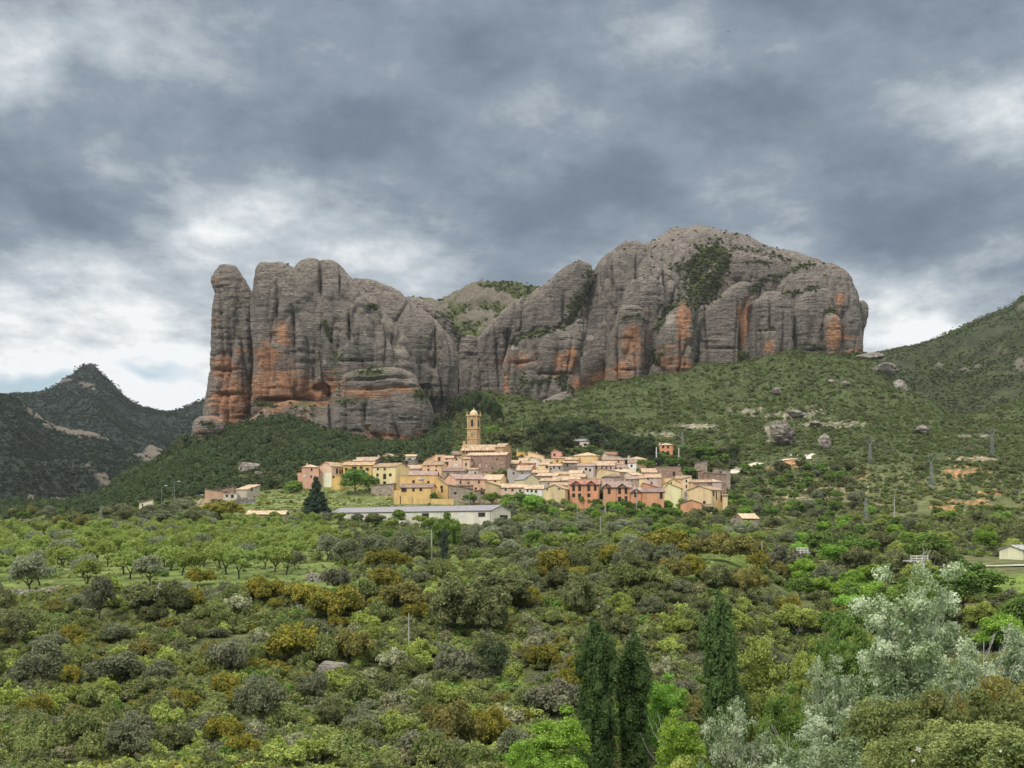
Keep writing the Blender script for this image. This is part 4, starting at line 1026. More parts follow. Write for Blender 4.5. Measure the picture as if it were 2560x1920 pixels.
# the more distant hills
hb = [small_bush('scrub', 4.5, 2.6, 50, .6, 44, 4), small_bush('hill_cloudshade', 4.5, 2.6, 50, .6, 45, 4), small_bush('oak', 4.5, 2.6, 50, .6, 41, 4), small_bush('pine', 4.5, 2.4, 50, .6, 42, 4), small_bush('pine', 4.5, 3.0, 50, .6, 43, 4)]
ALLP = []
for k_, (o_, V, Fq, mask) in enumerate(HILLS):
    cnt = (80000, 80000, 12000, 90000)[k_]
    pick = rng.randint(0, len(V), cnt)
    if k_ != 2: 
        # even out the density over the face
        dd_ = V[pick]; 
    P = V[pick] + rng.normal(size=(cnt, 3)) * np.array([3.5, 3.5, 0]); P[:, 2] = V[pick][:, 2] - .4
    ok = (mask[pick] < rng.uniform(.1, .9, cnt))
    qx = 1280 + P[:, 0] / P[:, 1] * F; ok &= (qx > -350) & (qx < 2950)
    if k_ >= 2: ok &= fbm(P / 40.0, 3) > -.3
    ALLP.append((P[ok], k_))
PP = np.vstack([p for p, _ in ALLP]); kk = np.concatenate([np.full(len(p), k) for p, k in ALLP])
scatter('hill_scrub', PP, np.where(kk == 1, rng.uniform(.6, 1.3, len(PP)), np.where(kk == 2, rng.uniform(.3, 1.0, len(PP)), np.where(kk == 3, rng.uniform(.3, .75, len(PP)), rng.uniform(.4, .95, len(PP))))),
        np.where(kk < 2, np.where(rng.uniform(size=len(PP)) < .92, 1, 4), rng.choice((0, 1, 2, 3), len(PP), p=(.22, .25, .33, .2))), hb, 'low scrub covering the distant hills', 'scrub', rng)
# plants that cling to the rocks
RV = np.vstack(ROCKV); RF = np.vstack(ROCKF)
bvh = BVHTree.FromPolygons([tuple(v) for v in RV.tolist()], RF.tolist())
def rock_hit(px, py):
    d = Vector(((px - 1280) / F, 1.0, (HY - py) / F)).normalized()
    return bvh.ray_cast(Vector((0, 0, 0)), d, 2000)
CP = []; CS = []
def strip(pts, w, n, s=(.5, 1.1)):
    pts = np.array(pts, float); seg = np.linalg.norm(np.diff(pts, axis=0), axis=1); cs = np.concatenate([[0], np.cumsum(seg)])
    for _ in range(n):
        t_ = rng.uniform(0, cs[-1]); x = np.interp(t_, cs, pts[:, 0]) + rng.normal() * w * .5; y = np.interp(t_, cs, pts[:, 1]) + rng.normal() * w * .4
        h = rock_hit(x, y)
        if h[0] is not None: CP.append(h[0][:]); CS.append(rng.uniform(*s))
strip([(1480,680),(1466,722),(1448,760),(1430,795),(1410,815)], 13, 130, (.7, 1.3))
strip([(1450,742),(1440,775)], 20, 50, (.7, 1.3))
strip([(1275,862),(1300,850),(1340,838),(1385,822),(1405,808)], 10, 110, (.6, 1.2))
strip([(1800,618),(1775,640),(1750,660),(1735,690),(1745,730),(1745,760)], 34, 620, (.6, 1.2))
strip([(1815,640),(1800,680),(1780,720),(1765,750)], 22, 380, (.6, 1.2))
strip([(1690,668),(1740,655),(1800,640)], 18, 140, (.5, 1.0))
strip([(1905,705),(1880,735)], 14, 80, (.6, 1.1)); strip([(1830,620),(1880,628),(1930,640),(1975,650)], 8, 80, (.4, .9))
strip([(2040,660),(2000,670),(1960,690),(1930,700)], 9, 90, (.5, 1.0)); strip([(1870,660),(1900,655),(1930,665)], 9, 50, (.4, .9))
strip([(1960,735),(2000,732),(2030,722),(2050,720)], 6, 70, (.5, 1.0)); strip([(2060,785),(2075,775),(2085,782)], 8, 40, (.5, .9))
strip([(1700,752),(1672,775),(1655,800),(1640,835)], 11, 110, (.5, 1.1)); strip([(1552,800),(1575,792),(1600,790)], 4, 40, (.4, .8))
strip([(1640,905),(1625,890),(1635,875)], 12, 50, (.5, .9)); strip([(1655,880),(1640,915)], 10, 30)
strip([(1738,790),(1733,840),(1732,880)], 5, 50, (.4, .8)); strip([(2030,865),(2060,875),(2000,860)], 10, 60, (.4, .9)); strip([(1930,820),(1925,822)], 8, 18, (.5, .9))
strip([(925,765),(940,775)], 9, 26, (.6, 1.1)); strip([(808,806),(818,830),(824,860)], 8, 50, (.5, 1.0)); strip([(835,885),(850,895),(835,905)], 12, 40, (.4, .8))
strip([(890,932),(925,930),(960,930)], 8, 60, (.3, .7)); strip([(1040,985),(1075,1000)], 14, 60, (.4, .8)); strip([(840,1008),(890,1008)], 7, 40, (.3, .7))
strip([(640,1010),(690,1018)], 8, 70, (.4, .8)); strip([(640,1050),(700,1060),(760,1070)], 22, 160, (.5, 1.0)); strip([(500,1060),(540,1070)], 10, 50, (.4, .9)); strip([(510,1085),(500,1110)], 8, 30, (.4, .9))
strip([(720,1020),(770,1040),(790,1010)], 18, 60, (.3, .7)); strip([(1150,860),(1140,830),(1125,800),(1100,780)], 14, 90, (.5, 1.0))
strip([(1300,935),(1330,960),(1290,990)], 24, 90, (.4, .9)); strip([(1340,960),(1400,950),(1420,940)], 10, 70, (.5, 1.0)); strip([(1400,960),(1435,985),(1440,1010)], 10, 60, (.5, 1.0)); strip([(1320,970),(1315,1010)], 8, 30, (.4, .9))
strip([(840,935),(850,960),(845,990)], 10, 40, (.3, .7))
for _ in range(8500):       # single bushes wherever the rock is not too steep
    x = rng.uniform(500, 2170); y = rng.uniform(565, 1000); h = rock_hit(x, y)
    if h[0] is not None and abs(h[1].z) > rng.uniform(.38, .9) and (x > 1170 or rng.uniform() < .22): CP.append(h[0][:]); CS.append(rng.uniform(.2, .62) if rng.uniform() < .85 else rng.uniform(.6, 1.0))
cl = [small_bush('oak', 3.6, 2.6, 90, .36, 51, 5), small_bush('pine', 3.6, 3.0, 90, .36, 52, 5), small_bush('scrub', 3.2, 2.0, 80, .34, 53, 4)]
CP = np.array(CP); CP[:, 2] -= .2; CP[:, 1] += .4
scatter('cliff_shrubs', CP, np.array(CS), rng.choice(3, len(CP), p=(.45, .3, .25)), cl, 'dark bushes growing in the gullies and on the ledges of the cliffs', 'shrubs', rng)
# loose boulders and outcrops on the slopes
for (px_, py_, w_, h_, D_, s_, orr, lb) in [
    (1956, 1085, 66, 62, None, 1, .25, 'large pinkish boulder alone on the green slope above the track'),
    (2061, 1106, 34, 36, None, 2, .1, 'rounded grey boulder right of the largest boulder on the slope'),
    (2303, 1074, 38, 24, None, 3, .15, 'low pinkish boulder among scrub on the right hillside'),
    (1918, 965, 26, 26, 990, 5, .25, 'stump of rock at the foot of the cliffs below the cave'),
    (2080, 953, 22, 12, None, 6, 0, 'pale flat outcrop high on the right slope'), (2115, 960, 24, 12, None, 7, 0, 'pale outcrop right of the flat one high on the slope'),
    (1940, 978, 24, 20, None, 10, .15, 'pinkish split outcrop in the middle of the slope'),
    (2215, 925, 60, 40, 1000, 11, 0, 'grey outcrop on the ridge falling right from the cliffs'), (2250, 972, 40, 44, 985, 12, 0, 'grey slab outcrop at the lower end of the ridge'),
    (2175, 892, 60, 20, 1040, 13, 0, 'grey rock crest at the right foot of the cliffs'),
    (1990, 1035, 40, 22, None, 14, .2, 'pale broken outcrop above the large boulder'), (2040, 1060, 40, 16, None, 15, .25, 'low ragged outcrop right of the broken one'),
    (620, 1172, 60, 40, None, 17, 0, 'weathered grey boulder in the wood left of the village'), (648, 1190, 30, 22, None, 18, 0, 'small grey boulder below the weathered one'),
    (834, 1676, 92, 62, None, 19, .28, 'overhanging grey and orange rock outcrop in the near scrub'),
    (500, 1110, 34, 34, 872, 20, .4, 'orange rock stump with a hollow below the rock finger'), (1108, 1068, 20, 10, None, 21, 0, 'small grey rock in the dark scrub left of the church tower')]:
    D_ = D_ or ground_D(px_, py_ + h_ * .45) or 700
    boulder('boulder' if h_ / w_ > .6 else 'rock_outcrop', lb, px_, py_, w_, h_, D_, s_, orr, group='boulders and outcrops on the slopes', sink=.0)
mb = MB(); zb_ = gz(1201, 900)
cone = boulder('pointed_rock', 'pointed cone of grey rock standing in the dark gorge behind the tower', 1203, 1032, 52, 60, 905, 30, 0, 'rock', sink=0)
vv = np.array([v.co[:] for v in cone.data.vertices]); zt = vv[:, 2].max(); f_ = np.clip((zt - vv[:, 2]) / (2 * zt), .02, 1); vv[:, 0] *= f_ * 1.3 / np.maximum(.35, np.sqrt(np.clip(1 - (vv[:, 2] / zt) ** 2, .1, 1))); cone.data.vertices.foreach_set('co', vv.astype(np.float32).ravel())
# ------------------------------------------------------------------ houses
PINK=(.60,.36,.28); CREAM=(.66,.53,.33); YEL=(.58,.39,.155); YEL2=(.62,.43,.20); LYEL=(.63,.50,.31); ORG=(.58,.30,.18); PEACH=(.62,.43,.27); SALM=(.60,.30,.20)
WHT=(.72,.69,.62); GRY=(.36,.35,.33); GRB=(.30,.255,.22); STN=(.40,.33,.26); BRK=(.36,.25,.19); LPINK=(.59,.44,.34); OLV=(.52,.50,.34); MAUV=(.48,.38,.36); DGR=(.2,.19,.18)
TAN=(.44,.31,.20); TANL=(.52,.38,.255); TRED=(.38,.20,.145); TMAU=(.34,.24,.20); TBRN=(.31,.225,.17); SLATE=(.26,.25,.26)
STONES = {STN, BRK, GRB}
def wallmat(c): return masonry(c) if c in STONES else plaster(c)
HN = 0
def house(lab, x0, x1, eave, base, D=None, rise=9, form='S', yaw=0, dep=8.0, wall=CREAM, roof=TAN, win=(), apex=.5, chim=(), name='house', cat='house', extra=None, sink=4, over=.35, side=(), group='houses of the hillside village', balc=None):
    global HN; HN += 1
    if D is None: D = 560 + (1270 - base) * .9
    yw = R(yaw); XA = (x0 - 1280) / F * D; k1 = (x1 - 1280) / F
    W = (k1 * D - XA) / (math.cos(yw) - k1 * math.sin(yw))
    W = max(W, 1.5)
    zA = (HY - eave) / F * D; z0 = min((HY - base) / F * D, gz((x0 + x1) / 2, D)) - sink * .5
    Hh = zA - z0
    root = empty(name, (XA, D, z0), yw); tag(root, lab, cat, group)
    wm = wallmat(wall); rm = tiles(roof) if roof not in (SLATE,) else flat('fibre_cement_sheet', roof, .8)
    rr = rise * D / F; ov = over
    w = MB(); rf = MB(); th = .16
    def slab(a, b, c, d):     # roof plane a,b (eave) c,d (ridge), thickened
        n = (Vector(b) - Vector(a)).cross(Vector(d) - Vector(a)).normalized()
        if n.z < 0: n = -n
        lo = [Vector(p) for p in (a, b, c, d)]; hi = [p + n * th for p in lo]
        rf.add(lo + hi, [(0,3,2,1),(4,5,6,7),(0,1,5,4),(1,2,6,5),(2,3,7,6),(3,0,4,7)])
    if form == 'S':
        m = dep * .5
        w.add([(0,0,0),(W,0,0),(W,dep,0),(0,dep,0),(0,0,Hh),(W,0,Hh),(W,dep,Hh),(0,dep,Hh),(0,m,Hh+rr),(W,m,Hh+rr)],
              [(0,1,5,4),(2,3,7,6),(1,2,6,9,5),(3,0,4,8,7),(4,5,9,8),(6,7,8,9)])
        s = rr / m
        slab((-ov,-ov,Hh-s*ov),(W+ov,-ov,Hh-s*ov),(W+ov,m,Hh+rr),(-ov,m,Hh+rr)); slab((W+ov,dep+ov,Hh-s*ov),(-ov,dep+ov,Hh-s*ov),(-ov,m+.02,Hh+rr),(W+ov,m+.02,Hh+rr))
    elif form == 'G':
        m = W * apex
        w.add([(0,0,0),(W,0,0),(W,dep,0),(0,dep,0),(0,0,Hh),(W,0,Hh),(W,dep,Hh),(0,dep,Hh),(m,0,Hh+rr),(m,dep,Hh+rr)],
              [(0,1,5,8,4),(2,3,7,9,6),(1,2,6,5),(3,0,4,7),(4,8,9,7),(5,6,9,8)])
        s1, s2 = rr / m, rr / (W - m)
        slab((-ov,dep+ov,Hh-s1*ov),(-ov,-ov,Hh-s1*ov),(m,-ov,Hh+rr),(m,dep+ov,Hh+rr)); slab((W+ov,-ov,Hh-s2*ov),(W+ov,dep+ov,Hh-s2*ov),(m+.02,dep+ov,Hh+rr),(m+.02,-ov,Hh+rr))
    elif form == 'H':
        m = dep * .5; q = min(m * 1.1, W * .45)
        w.box(0, W, 0, dep, 0, Hh)
        e = [(-ov,-ov,Hh),(W+ov,-ov,Hh),(W+ov,dep+ov,Hh),(-ov,dep+ov,Hh)]; k = [(q,m,Hh+rr),(W-q,m,Hh+rr)]
        e2 = [(a, b, c + .14) for a, b, c in e]
        rf.add(e + e2 + k, [(0,3,2,1),(0,1,5,4),(1,2,6,5),(2,3,7,6),(3,0,4,7),(4,5,9,8),(5,6,9),(6,7,8,9),(7,4,8)])
    elif form == 'M':     # one slope rising to the back
        w.add([(0,0,0),(W,0,0),(W,dep,0),(0,dep,0),(0,0,Hh),(W,0,Hh),(W,dep,Hh+rr),(0,dep,Hh+rr)], [(0,1,5,4),(2,3,7,6),(1,2,6,5),(3,0,4,7),(4,5,6,7)])
        s = rr / dep; slab((-ov,-ov,Hh-s*ov),(W+ov,-ov,Hh-s*ov),(W+ov,dep+ov,Hh+rr+s*ov),(-ov,dep+ov,Hh+rr+s*ov))
    elif form in ('ML', 'MR'):  # one slope across, high on the left / right
        hl, hr = (Hh + rr, Hh) if form == 'ML' else (Hh, Hh + rr)
        w.add([(0,0,0),(W,0,0),(W,dep,0),(0,dep,0),(0,0,hl),(W,0,hr),(W,dep,hr),(0,dep,hl)], [(0,1,5,4),(2,3,7,6),(1,2,6,5),(3,0,4,7),(4,5,6,7)])
        s = (hr - hl) / W; slab((-ov,-ov,hl-s*ov),(W+ov,-ov,hr+s*ov),(W+ov,dep+ov,hr+s*ov),(-ov,dep+ov,hl-s*ov))
    else:
        w.box(0, W, 0, dep, 0, Hh); rf.box(-.12, W+.12, -.12, dep+.12, Hh+.003, Hh+.2)
    if form != 'F' or True:
        w.build('wall', wm, root)
    rfo = rf.build('roof', rm, root)
    if form in ('S', 'G'):
        rg = MB()
        if form == 'S':
            rg.box(-ov, W+ov, dep*.5-.14, dep*.5+.14, Hh+rr+.04, Hh+rr+.26)
        else: rg.box(W*apex-.14, W*apex+.14, -ov, dep+ov, Hh+rr+.04, Hh+rr+.26)
        rg.build('ridge', rm, rfo)
    # gutter line and soffit shadow board on the front
    def zloc(px, py):
        f_ = (px - x0) / (x1 - x0); Dl = D + W * f_ * math.sin(yw)
        return (HY - py) / F * Dl - z0, f_ * W
    for wd in win:
        x_, y_, ww, hh = wd[:4]; kd = wd[4] if len(wd) > 4 else 'd'
        zt, xl_ = zloc(x_ - ww / 2, y_); sw = ww * D / F / max(.6, math.cos(yw)); sh = hh * D / F
        xl_ = max(.15, min(W - sw - .15, xl_)); zt = min(zt, Hh - .15) if form != 'G' else zt
        if kd == 'w':
            MB().box(xl_, xl_+sw, -.07, .02, zt-sh, zt).build('shutter', whitep, root); continue
        f_ = MB(); b = .1
        f_.box(xl_-b, xl_+sw+b, -.06, .02, zt, zt+b).box(xl_-b, xl_+sw+b, -.10, .02, zt-sh-b*1.2, zt-sh).box(xl_-b, xl_, -.06, .02, zt-sh, zt).box(xl_+sw, xl_+sw+b, -.06, .02, zt-sh, zt)
        fo = f_.build('window', wood if kd == 'd' else whitep, root)
        MB().box(xl_, xl_+sw, -.03, .02, zt-sh, zt).build('pane', glass, fo)
    for wd in side:       # windows on the side wall that shows: (distance along it 0..1, metres below the eave, width, height)
        fy, dz_, sw, sh = wd; y_ = fy * dep; zt = Hh - dz_
        xs = 0 if yaw > 0 else W; sg = -1 if yaw > 0 else 1
        a, b = sorted((xs + sg * .06, xs - sg * .02))
        fo = MB().box(a, b, y_-.1, y_+sw+.1, zt, zt+.1).box(a, b, y_-.1, y_+sw+.1, zt-sh-.12, zt-sh).box(a, b, y_-.1, y_, zt-sh, zt).box(a, b, y_+sw, y_+sw+.1, zt-sh, zt).build('window', wood, root)
        a, b = sorted((xs + sg * .03, xs - sg * .02)); MB().box(a, b, y_, y_+sw, zt-sh, zt).build('pane', glass, fo)
    for c in chim:
        cx_ = c * W; yb = dep * (.5 if form != 'G' else .4); zc = Hh + (rr if form in ('S', 'H') else rr * .5)
        if form == 'H': zc -= .5
        ch = MB().box(cx_-.3, cx_+.3, yb-.3, yb+.3, zc-.8, zc+1.0).build('chimney', plaster((.55,.45,.36)), root)
        MB().box(cx_-.4, cx_+.4, yb-.4, yb+.4, zc+1.0, zc+1.14).build('cap', tiles(TAN), ch)
    if form == 'S' and not win and not side:      # small openings under the eaves where no larger ones read
        rngh = random.Random(HN * 7)
        nn = int(W / 4.5)
        for i in range(nn):
            xl_ = (i + .5) / nn * W + rngh.uniform(-.6, .6); zt = Hh - rngh.uniform(.5, 1.1)
            MB().box(xl_-.35, xl_+.35, -.03, .02, zt-.9, zt).build('window', glass, root)
    if HN % 3 == 0 and form in ('S', 'G', 'H') and cat == 'house':
        ax, ay, az = W * .7, dep * .5, Hh + rr - .2
        MB().tube([(ax, ay, az), (ax, ay, az + 2.2)], [.035, .03], 4).tube([(ax - .6, ay, az + 2.0), (ax + .6, ay, az + 2.0)], [.025, .025], 4).tube([(ax - .4, ay, az + 1.6), (ax + .4, ay, az + 1.6)], [.025, .025], 4).build('antenna', steel, root)
    if HN % 2 == 0 and form in ('S', 'H') and wall not in STONES:
        MB().box(W - .35, W - .23, -.11, -.012, .5, Hh - .1).build('downpipe', wood, root)
    return root, W, Hh, z0
h_ = house
# --- left edge of the village
r1 = h_('tall pink house at the left end of the village, hipped roof', 757, 797, 1168, 1216, 612, 8, 'H', 12, 8, PINK, TANL, [(779,1171,3,6),(778,1189,2.4,5),(787,1190,2.4,5),(761,1187,5,5,'w')], chim=(.3,))
h_('low pink annex against the tall pink house', 745, 758, 1182, 1206, 614, 2, 'F', 10, 6, PINK, PINK)
r_, W_, H_, z_ = h_('gabled house, pink above and cream below, right of the tall pink house', 797, 829, 1167, 1206, 618, 11, 'G', -38, 8, LPINK, TAN, side=[(.35,1.0,1.0,2.1),(.62,1.6,.7,1.5),(.8,1.6,.7,1.5)])
MB().box(-.0, W_ + .04, -.04, -.002, 0, H_ - 3.0).build('rendered_base', plaster((.72,.66,.52)), r_)
h_('small ochre annex below the pink and cream house', 829, 850, 1190, 1214, 604, 2, 'F', -20, 5, YEL, YEL, [(834,1188,4,4)])
h_('ochre block behind the big ochre house', 840, 874, 1158, 1186, 640, 8, 'MR', 0, 7, YEL, TAN)
h_('big ochre house with a two-storey loggia', 858, 932, 1163, 1212, 615, 9, 'S', -6, 9, YEL, TAN, [(866,1170,6,7),(886,1167,12,9),(903,1167,7,17),(918,1170,7,7),(903,1187,7,6),(918,1190,7,5)])
MB().box(14.2/18*13, 14.2/18*13+.4, -.12, -.07, 0, 9).build('pillar', whitep, bpy.data.objects['house.005'] if 'house.005' in bpy.data.objects else r1[0])
h_('long low hall with a dark grey gable behind the ochre house', 877, 936, 1153, 1166, 662, 11, 'S', -18, 13, GRB, TANL, chim=(.95,))
h_('cream gabled house behind the long hall', 952, 984, 1142, 1160, 672, 8, 'G', -12, 8, CREAM, TANL)
h_('cream four-storey house with a bare stone gable', 932, 988, 1168, 1216, 602, 10, 'S', -30, 10.5, (.70,.56,.32), TAN,
   [(945,1171,4,4),(962,1171,4,4),(976,1184,6,6),(944,1184,5,7),(962,1185,7,12),(945,1202,7,8,'w'),(977,1204,7,8,'w'),(962,1204,7,12)], chim=())
h_('rough stone lean-to below the cream house', 928, 984, 1214, 1236, 588, 5, 'MR', -8, 5, STN, STN, name='shed', cat='shed')
h_('grey rendered row house under the cliff foot', 988, 1014, 1141, 1160, 668, 5, 'S', 0, 8, GRY, TANL, [(1001,1150,3,4)])
h_('pale grey row house right of the grey one', 1014, 1058, 1141, 1158, 664, 5, 'S', -6, 8, (.45,.44,.41), TANL, [(1049,1147,3.5,5)])
h_('small house with a double gable at the cliff foot', 1016, 1042, 1134, 1145, 690, 6, 'G', -10, 8, STN, TANL)
h_('small cream house with sloping roof at the cliff foot', 1046, 1069, 1130, 1142, 694, 5, 'MR', -8, 7, CREAM, TANL, [(1054,1132,3,5)])
h_('unfinished grey block with an open front', 1010, 1036, 1151, 1166, 646, 2, 'F', -10, 7, DGR, GRY, [(1016,1153,9,8)])
h_('tan roofed house between the stone gable and the pink house', 1012, 1050, 1172, 1184, 632, 10, 'S', -10, 12, GRY, TAN)
h_('wide low house with a pinkish roof behind the yellow block', 1014, 1092, 1188, 1200, 612, 12, 'S', 0, 16, STN, TMAU, sink=6)
h_('two-storey pink house in the middle of the left quarter', 1056, 1106, 1163, 1190, 626, 10, 'S', -12, 9, PEACH, TAN, [(1071,1172,4,6),(1090,1174,4,6),(1071,1164,2.5,3),(1091,1165,2.5,3)], chim=(.35,))
h_('peach house with a roof sloping down to the left', 1064, 1089, 1150, 1170, 652, 12, 'MR', 0, 7, PEACH, TANL)
h_('square peach tower house with one framed window', 1088, 1112, 1137, 1168, 645, 2, 'F', -8, 7, (.62,.42,.29), TAN, [(1098,1143,6,10)])
h_('pale pink house right of the peach tower house', 1112, 1132, 1145, 1168, 640, 6, 'S', -4, 8, (.62,.46,.37), TAN, [(1117,1155,8,6),(1117,1146,2,3)])
h_('pinkish gabled house under the church flank', 1132, 1156, 1148, 1172, 636, 8, 'G', -14, 9, LPINK, TAN, [(1141,1146,4,4),(1140,1160,8,5,'w')])
h_('narrow pink house beside the brick building', 1157, 1174, 1148, 1174, 634, 6, 'S', -6, 8, LPINK, TAN, [(1165,1158,3,6)])
h_('long brown-roofed wing left of the church', 1092, 1150, 1137, 1150, 676, 10, 'S', -4, 12, GRB, TBRN)
h_('long brown brick house with a patched grey right third', 1168, 1264, 1139, 1190, 640, 8, 'S', -13, 11, BRK, TANL,
   [(1180,1155,4,8,'w'),(1200,1160,2,7,'w'),(1216,1162,2,6,'w'),(1232,1168,2,5),(1242,1147,2.5,3),(1208,1180,2,5),(1217,1180,2,6),(1252,1170,3,4)], chim=(.83,))
h_('small whitewashed stone house below the brick one', 1160, 1194, 1174, 1190, 618, 4, 'S', -3, 6, (.52,.48,.42), TAN, [(1169,1177,3,4),(1188,1180,3,5)])
h_('reddish roofed house above the long peach house', 1106, 1160, 1178, 1192, 616, 8, 'S', -8, 12, STN, TMAU)
h_('long peach house with a yellow gable and small windows', 1139, 1216, 1197, 1236, 590, 13, 'S', 26, 13, (.62,.42,.31), TMAU, [(1151,1203,3,6),(1171,1205,3,6),(1197,1202,3,6),(1189,1219,4,5),(1204,1220,3,4)], side=[])
h_('tan-roofed continuation of the long peach house', 1206, 1250, 1200, 1222, 606, 14, 'S', -16, 12, CREAM, TANL, [(1238,1200,4,4)])
h_('yellow flat-topped block with two satellite dishes', 1000, 1094, 1190, 1238, 588, 1.5, 'F', -2, 9, YEL2, YEL2, [(1034,1201,5,6),(1071,1203,4.5,5)])
h_('yellow house end with the sloping brown roof', 1094, 1120, 1214, 1240, 582, 20, 'ML', -4, 9, YEL2, TBRN, [(1104,1210,5.5,6),(1105,1223,4,7)])
h_('low yellow house with a balcony on its left', 1000, 1080, 1219, 1242, 576, 9, 'S', -9, 8, YEL2, TBRN, [(1034,1221,5,7),(1052,1221,6,6),(1010,1221,12,8)])
h_('small stone house right of the yellow ones', 1122, 1182, 1223, 1242, 574, 11, 'ML', 0, 8, STN, TAN, [(1138,1230,5,5)])
h_('brown lean-to strip above the small stone house', 1140, 1182, 1214, 1226, 582, 3, 'S', 0, 5, BRK, TBRN, [(1151,1217,3,2),(1172,1220,4,3)])
h_('grey shed with an open porch beside the pole', 1186, 1212, 1228, 1242, 574, 5, 'MR', 0, 6, STN, TAN, [(1206,1225,8,6)], name='shed', cat='shed')
h_('beige gabled house at the left of the long front row', 1213, 1250, 1215, 1238, 572, 11, 'ML', -2, 9, (.50,.38,.24), TAN)
h_('long pink row house of the front row', 1250, 1312, 1219, 1242, 572, 10, 'S', -3, 9, LPINK, TANL, [(1264,1222,4,4),(1281,1223,4,4),(1300,1224,4,4)])
h_('white row house with three windows beside the pink row', 1312, 1358, 1222, 1240, 570, 10, 'S', -3, 9, WHT, TANL, [(1319,1224,3,5),(1329,1225,4,5),(1340,1226,4,5)])
h_('yellow gabled house in the centre of the front row', 1358, 1412, 1223, 1248, 560, 11, 'G', -16, 9, LYEL, TANL, [(1368,1222,2.5,3),(1398,1221,4,2)])
h_('olive cream gabled house with a slate-coloured roof', 1310, 1347, 1198, 1216, 598, 14, 'G', 24, 10, OLV, SLATE, side=[(.3,1.8,1.1,1.2)])
h_('grey stone house with a long slanted tan roof', 1272, 1300, 1180, 1208, 612, 12, 'ML', 6, 12, GRY, TANL, [(1284,1176,3,4)])
h_('tan-roofed house behind the grey stone house', 1290, 1326, 1176, 1190, 628, 14, 'S', -10, 14, STN, TANL)
h_('ochre flat-fronted house high in the village, right of the church', 1291, 1312, 1130, 1150, 672, 3, 'F', 0, 8, YEL, TANL, chim=(.1,))
h_('pale yellow gabled house beside the ochre one', 1310, 1360, 1140, 1156, 664, 11, 'G', -6, 9, LYEL, TANL, apex=.25, chim=(.6,), win=[(1318,1135,2.5,3)])
h_('small white gabled house in front of the pale yellow one', 1320, 1350, 1150, 1160, 652, 7, 'G', -6, 8, WHT, TANL, apex=.3)
h_('rose pink house high at the centre of the village', 1378, 1404, 1130, 1148, 672, 6, 'G', -8, 8, (.62,.33,.27), TAN, [(1386,1134,4,5)], apex=.3)
h_('small orange house with a hipped roof and arched window', 1382, 1410, 1146, 1164, 648, 5, 'H', -4, 7, YEL2, TAN, [(1393,1150,3,5)])
h_('salmon house with two windows above the long tan roofs', 1308, 1340, 1158, 1178, 634, 7, 'S', 12, 9, SALM, TANL, [(1323,1162,4,6),(1322,1170,3,4)])
h_('cream house right of the salmon one', 1346, 1372, 1162, 1182, 634, 6, 'S', -4, 9, CREAM, TANL, [(1367,1165,5,5)])
h_('grey house with a row of narrow windows', 1371, 1402, 1165, 1182, 630, 5, 'S', -12, 8, GRY, TANL, [(1385,1166,3,5),(1398,1167,3,5),(1377,1170,3,4)])
for i, (a, b, e, bs, D_, rs, dp, rc, lab) in enumerate([
    (1232,1296,1160,1172,648,10,12,TANL,'tan-roofed house right of the brick building'), (1296,1346,1152,1162,656,8,12,TAN,'tan-roofed house left below the pale yellow house'), (1340,1384,1156,1168,652,9,12,TANL,'tan-roofed house between salmon and rose houses'),
    (1400,1444,1150,1162,658,8,10,TAN,'stone house with tan roof left of the great yellow house'), (1342,1392,1190,1198,618,8,12,TANL,'tan-roofed house above the olive cream gable'), (1330,1370,1182,1192,624,8,12,TAN,'tan roof behind the olive cream gable'),
    (1385,1424,1186,1196,620,8,12,TAN,'low red-walled house in the roof cluster'), (1348,1396,1203,1214,604,8,12,TANL,'tan-roofed house right of the olive cream gable'), (1420,1452,1184,1194,622,9,12,TANL,'tan-roofed house stepping down beside the grey lane'),
    (1424,1462,1193,1202,614,9,12,TANL,'lower tan-roofed house beside the grey lane'), (1384,1452,1201,1216,604,10,13,TANL,'broad tan roof with stone walls left of the orange terrace'), (1372,1420,1214,1226,592,8,11,TAN,'tan-roofed stone house behind the yellow front gable'),
    (1484,1512,1160,1170,650,8,10,TAN,'brown-roofed house right of the great yellow house'), (1505,1562,1150,1162,660,9,12,TBRN,'ruined stone house with a broken brown roof'), (1540,1585,1180,1192,632,7,12,TANL,'tan-roofed house below the white square house'),
    (1556,1600,1198,1208,612,8,12,TBRN,'brown-roofed house behind the orange terraces'), (1598,1640,1196,1208,608,8,10,TANL,'tan-roofed house right of the orange terrace ridge'), (1480,1530,1204,1214,606,7,10,TMAU,'mauve-roofed house behind the first orange terrace')]):
    h_(lab, a, b, e, bs, D_, rs, 'S', (-12, -6, 0, -16)[i % 4], dp, (STN, CREAM, GRY, LPINK, BRK)[i % 5], rc)
h_('great yellow house with a broad hipped tan roof', 1434, 1492, 1140, 1160, 660, 10, 'H', -16, 12, (.66,.47,.24), TANL, [(1469,1144,4,4,'w')], side=[(.4,1.0,1.4,3)])
r_, W_, H_, z_ = h_('white villa with a grey roof and open porch above the village', 1434, 1474, 1103, 1128, 706, 6, 'S', -8, 9, (.60,.53,.45), SLATE, [(1443,1104,11,11),(1463,1109,7,5),(1475,1110,4,5)])
h_('low grey-roofed wing in the trees right of the white villa', 1486, 1530, 1103, 1112, 712, 4, 'S', -4, 7, STN, SLATE)
h_('long white house with a red roof below the dark trees', 1518, 1576, 1136, 1150, 676, 7, 'S', 16, 8, (.68,.62,.52), TRED, [(1540,1140,2.5,4),(1547,1140,2.5,4),(1553,1141,2.5,4)])
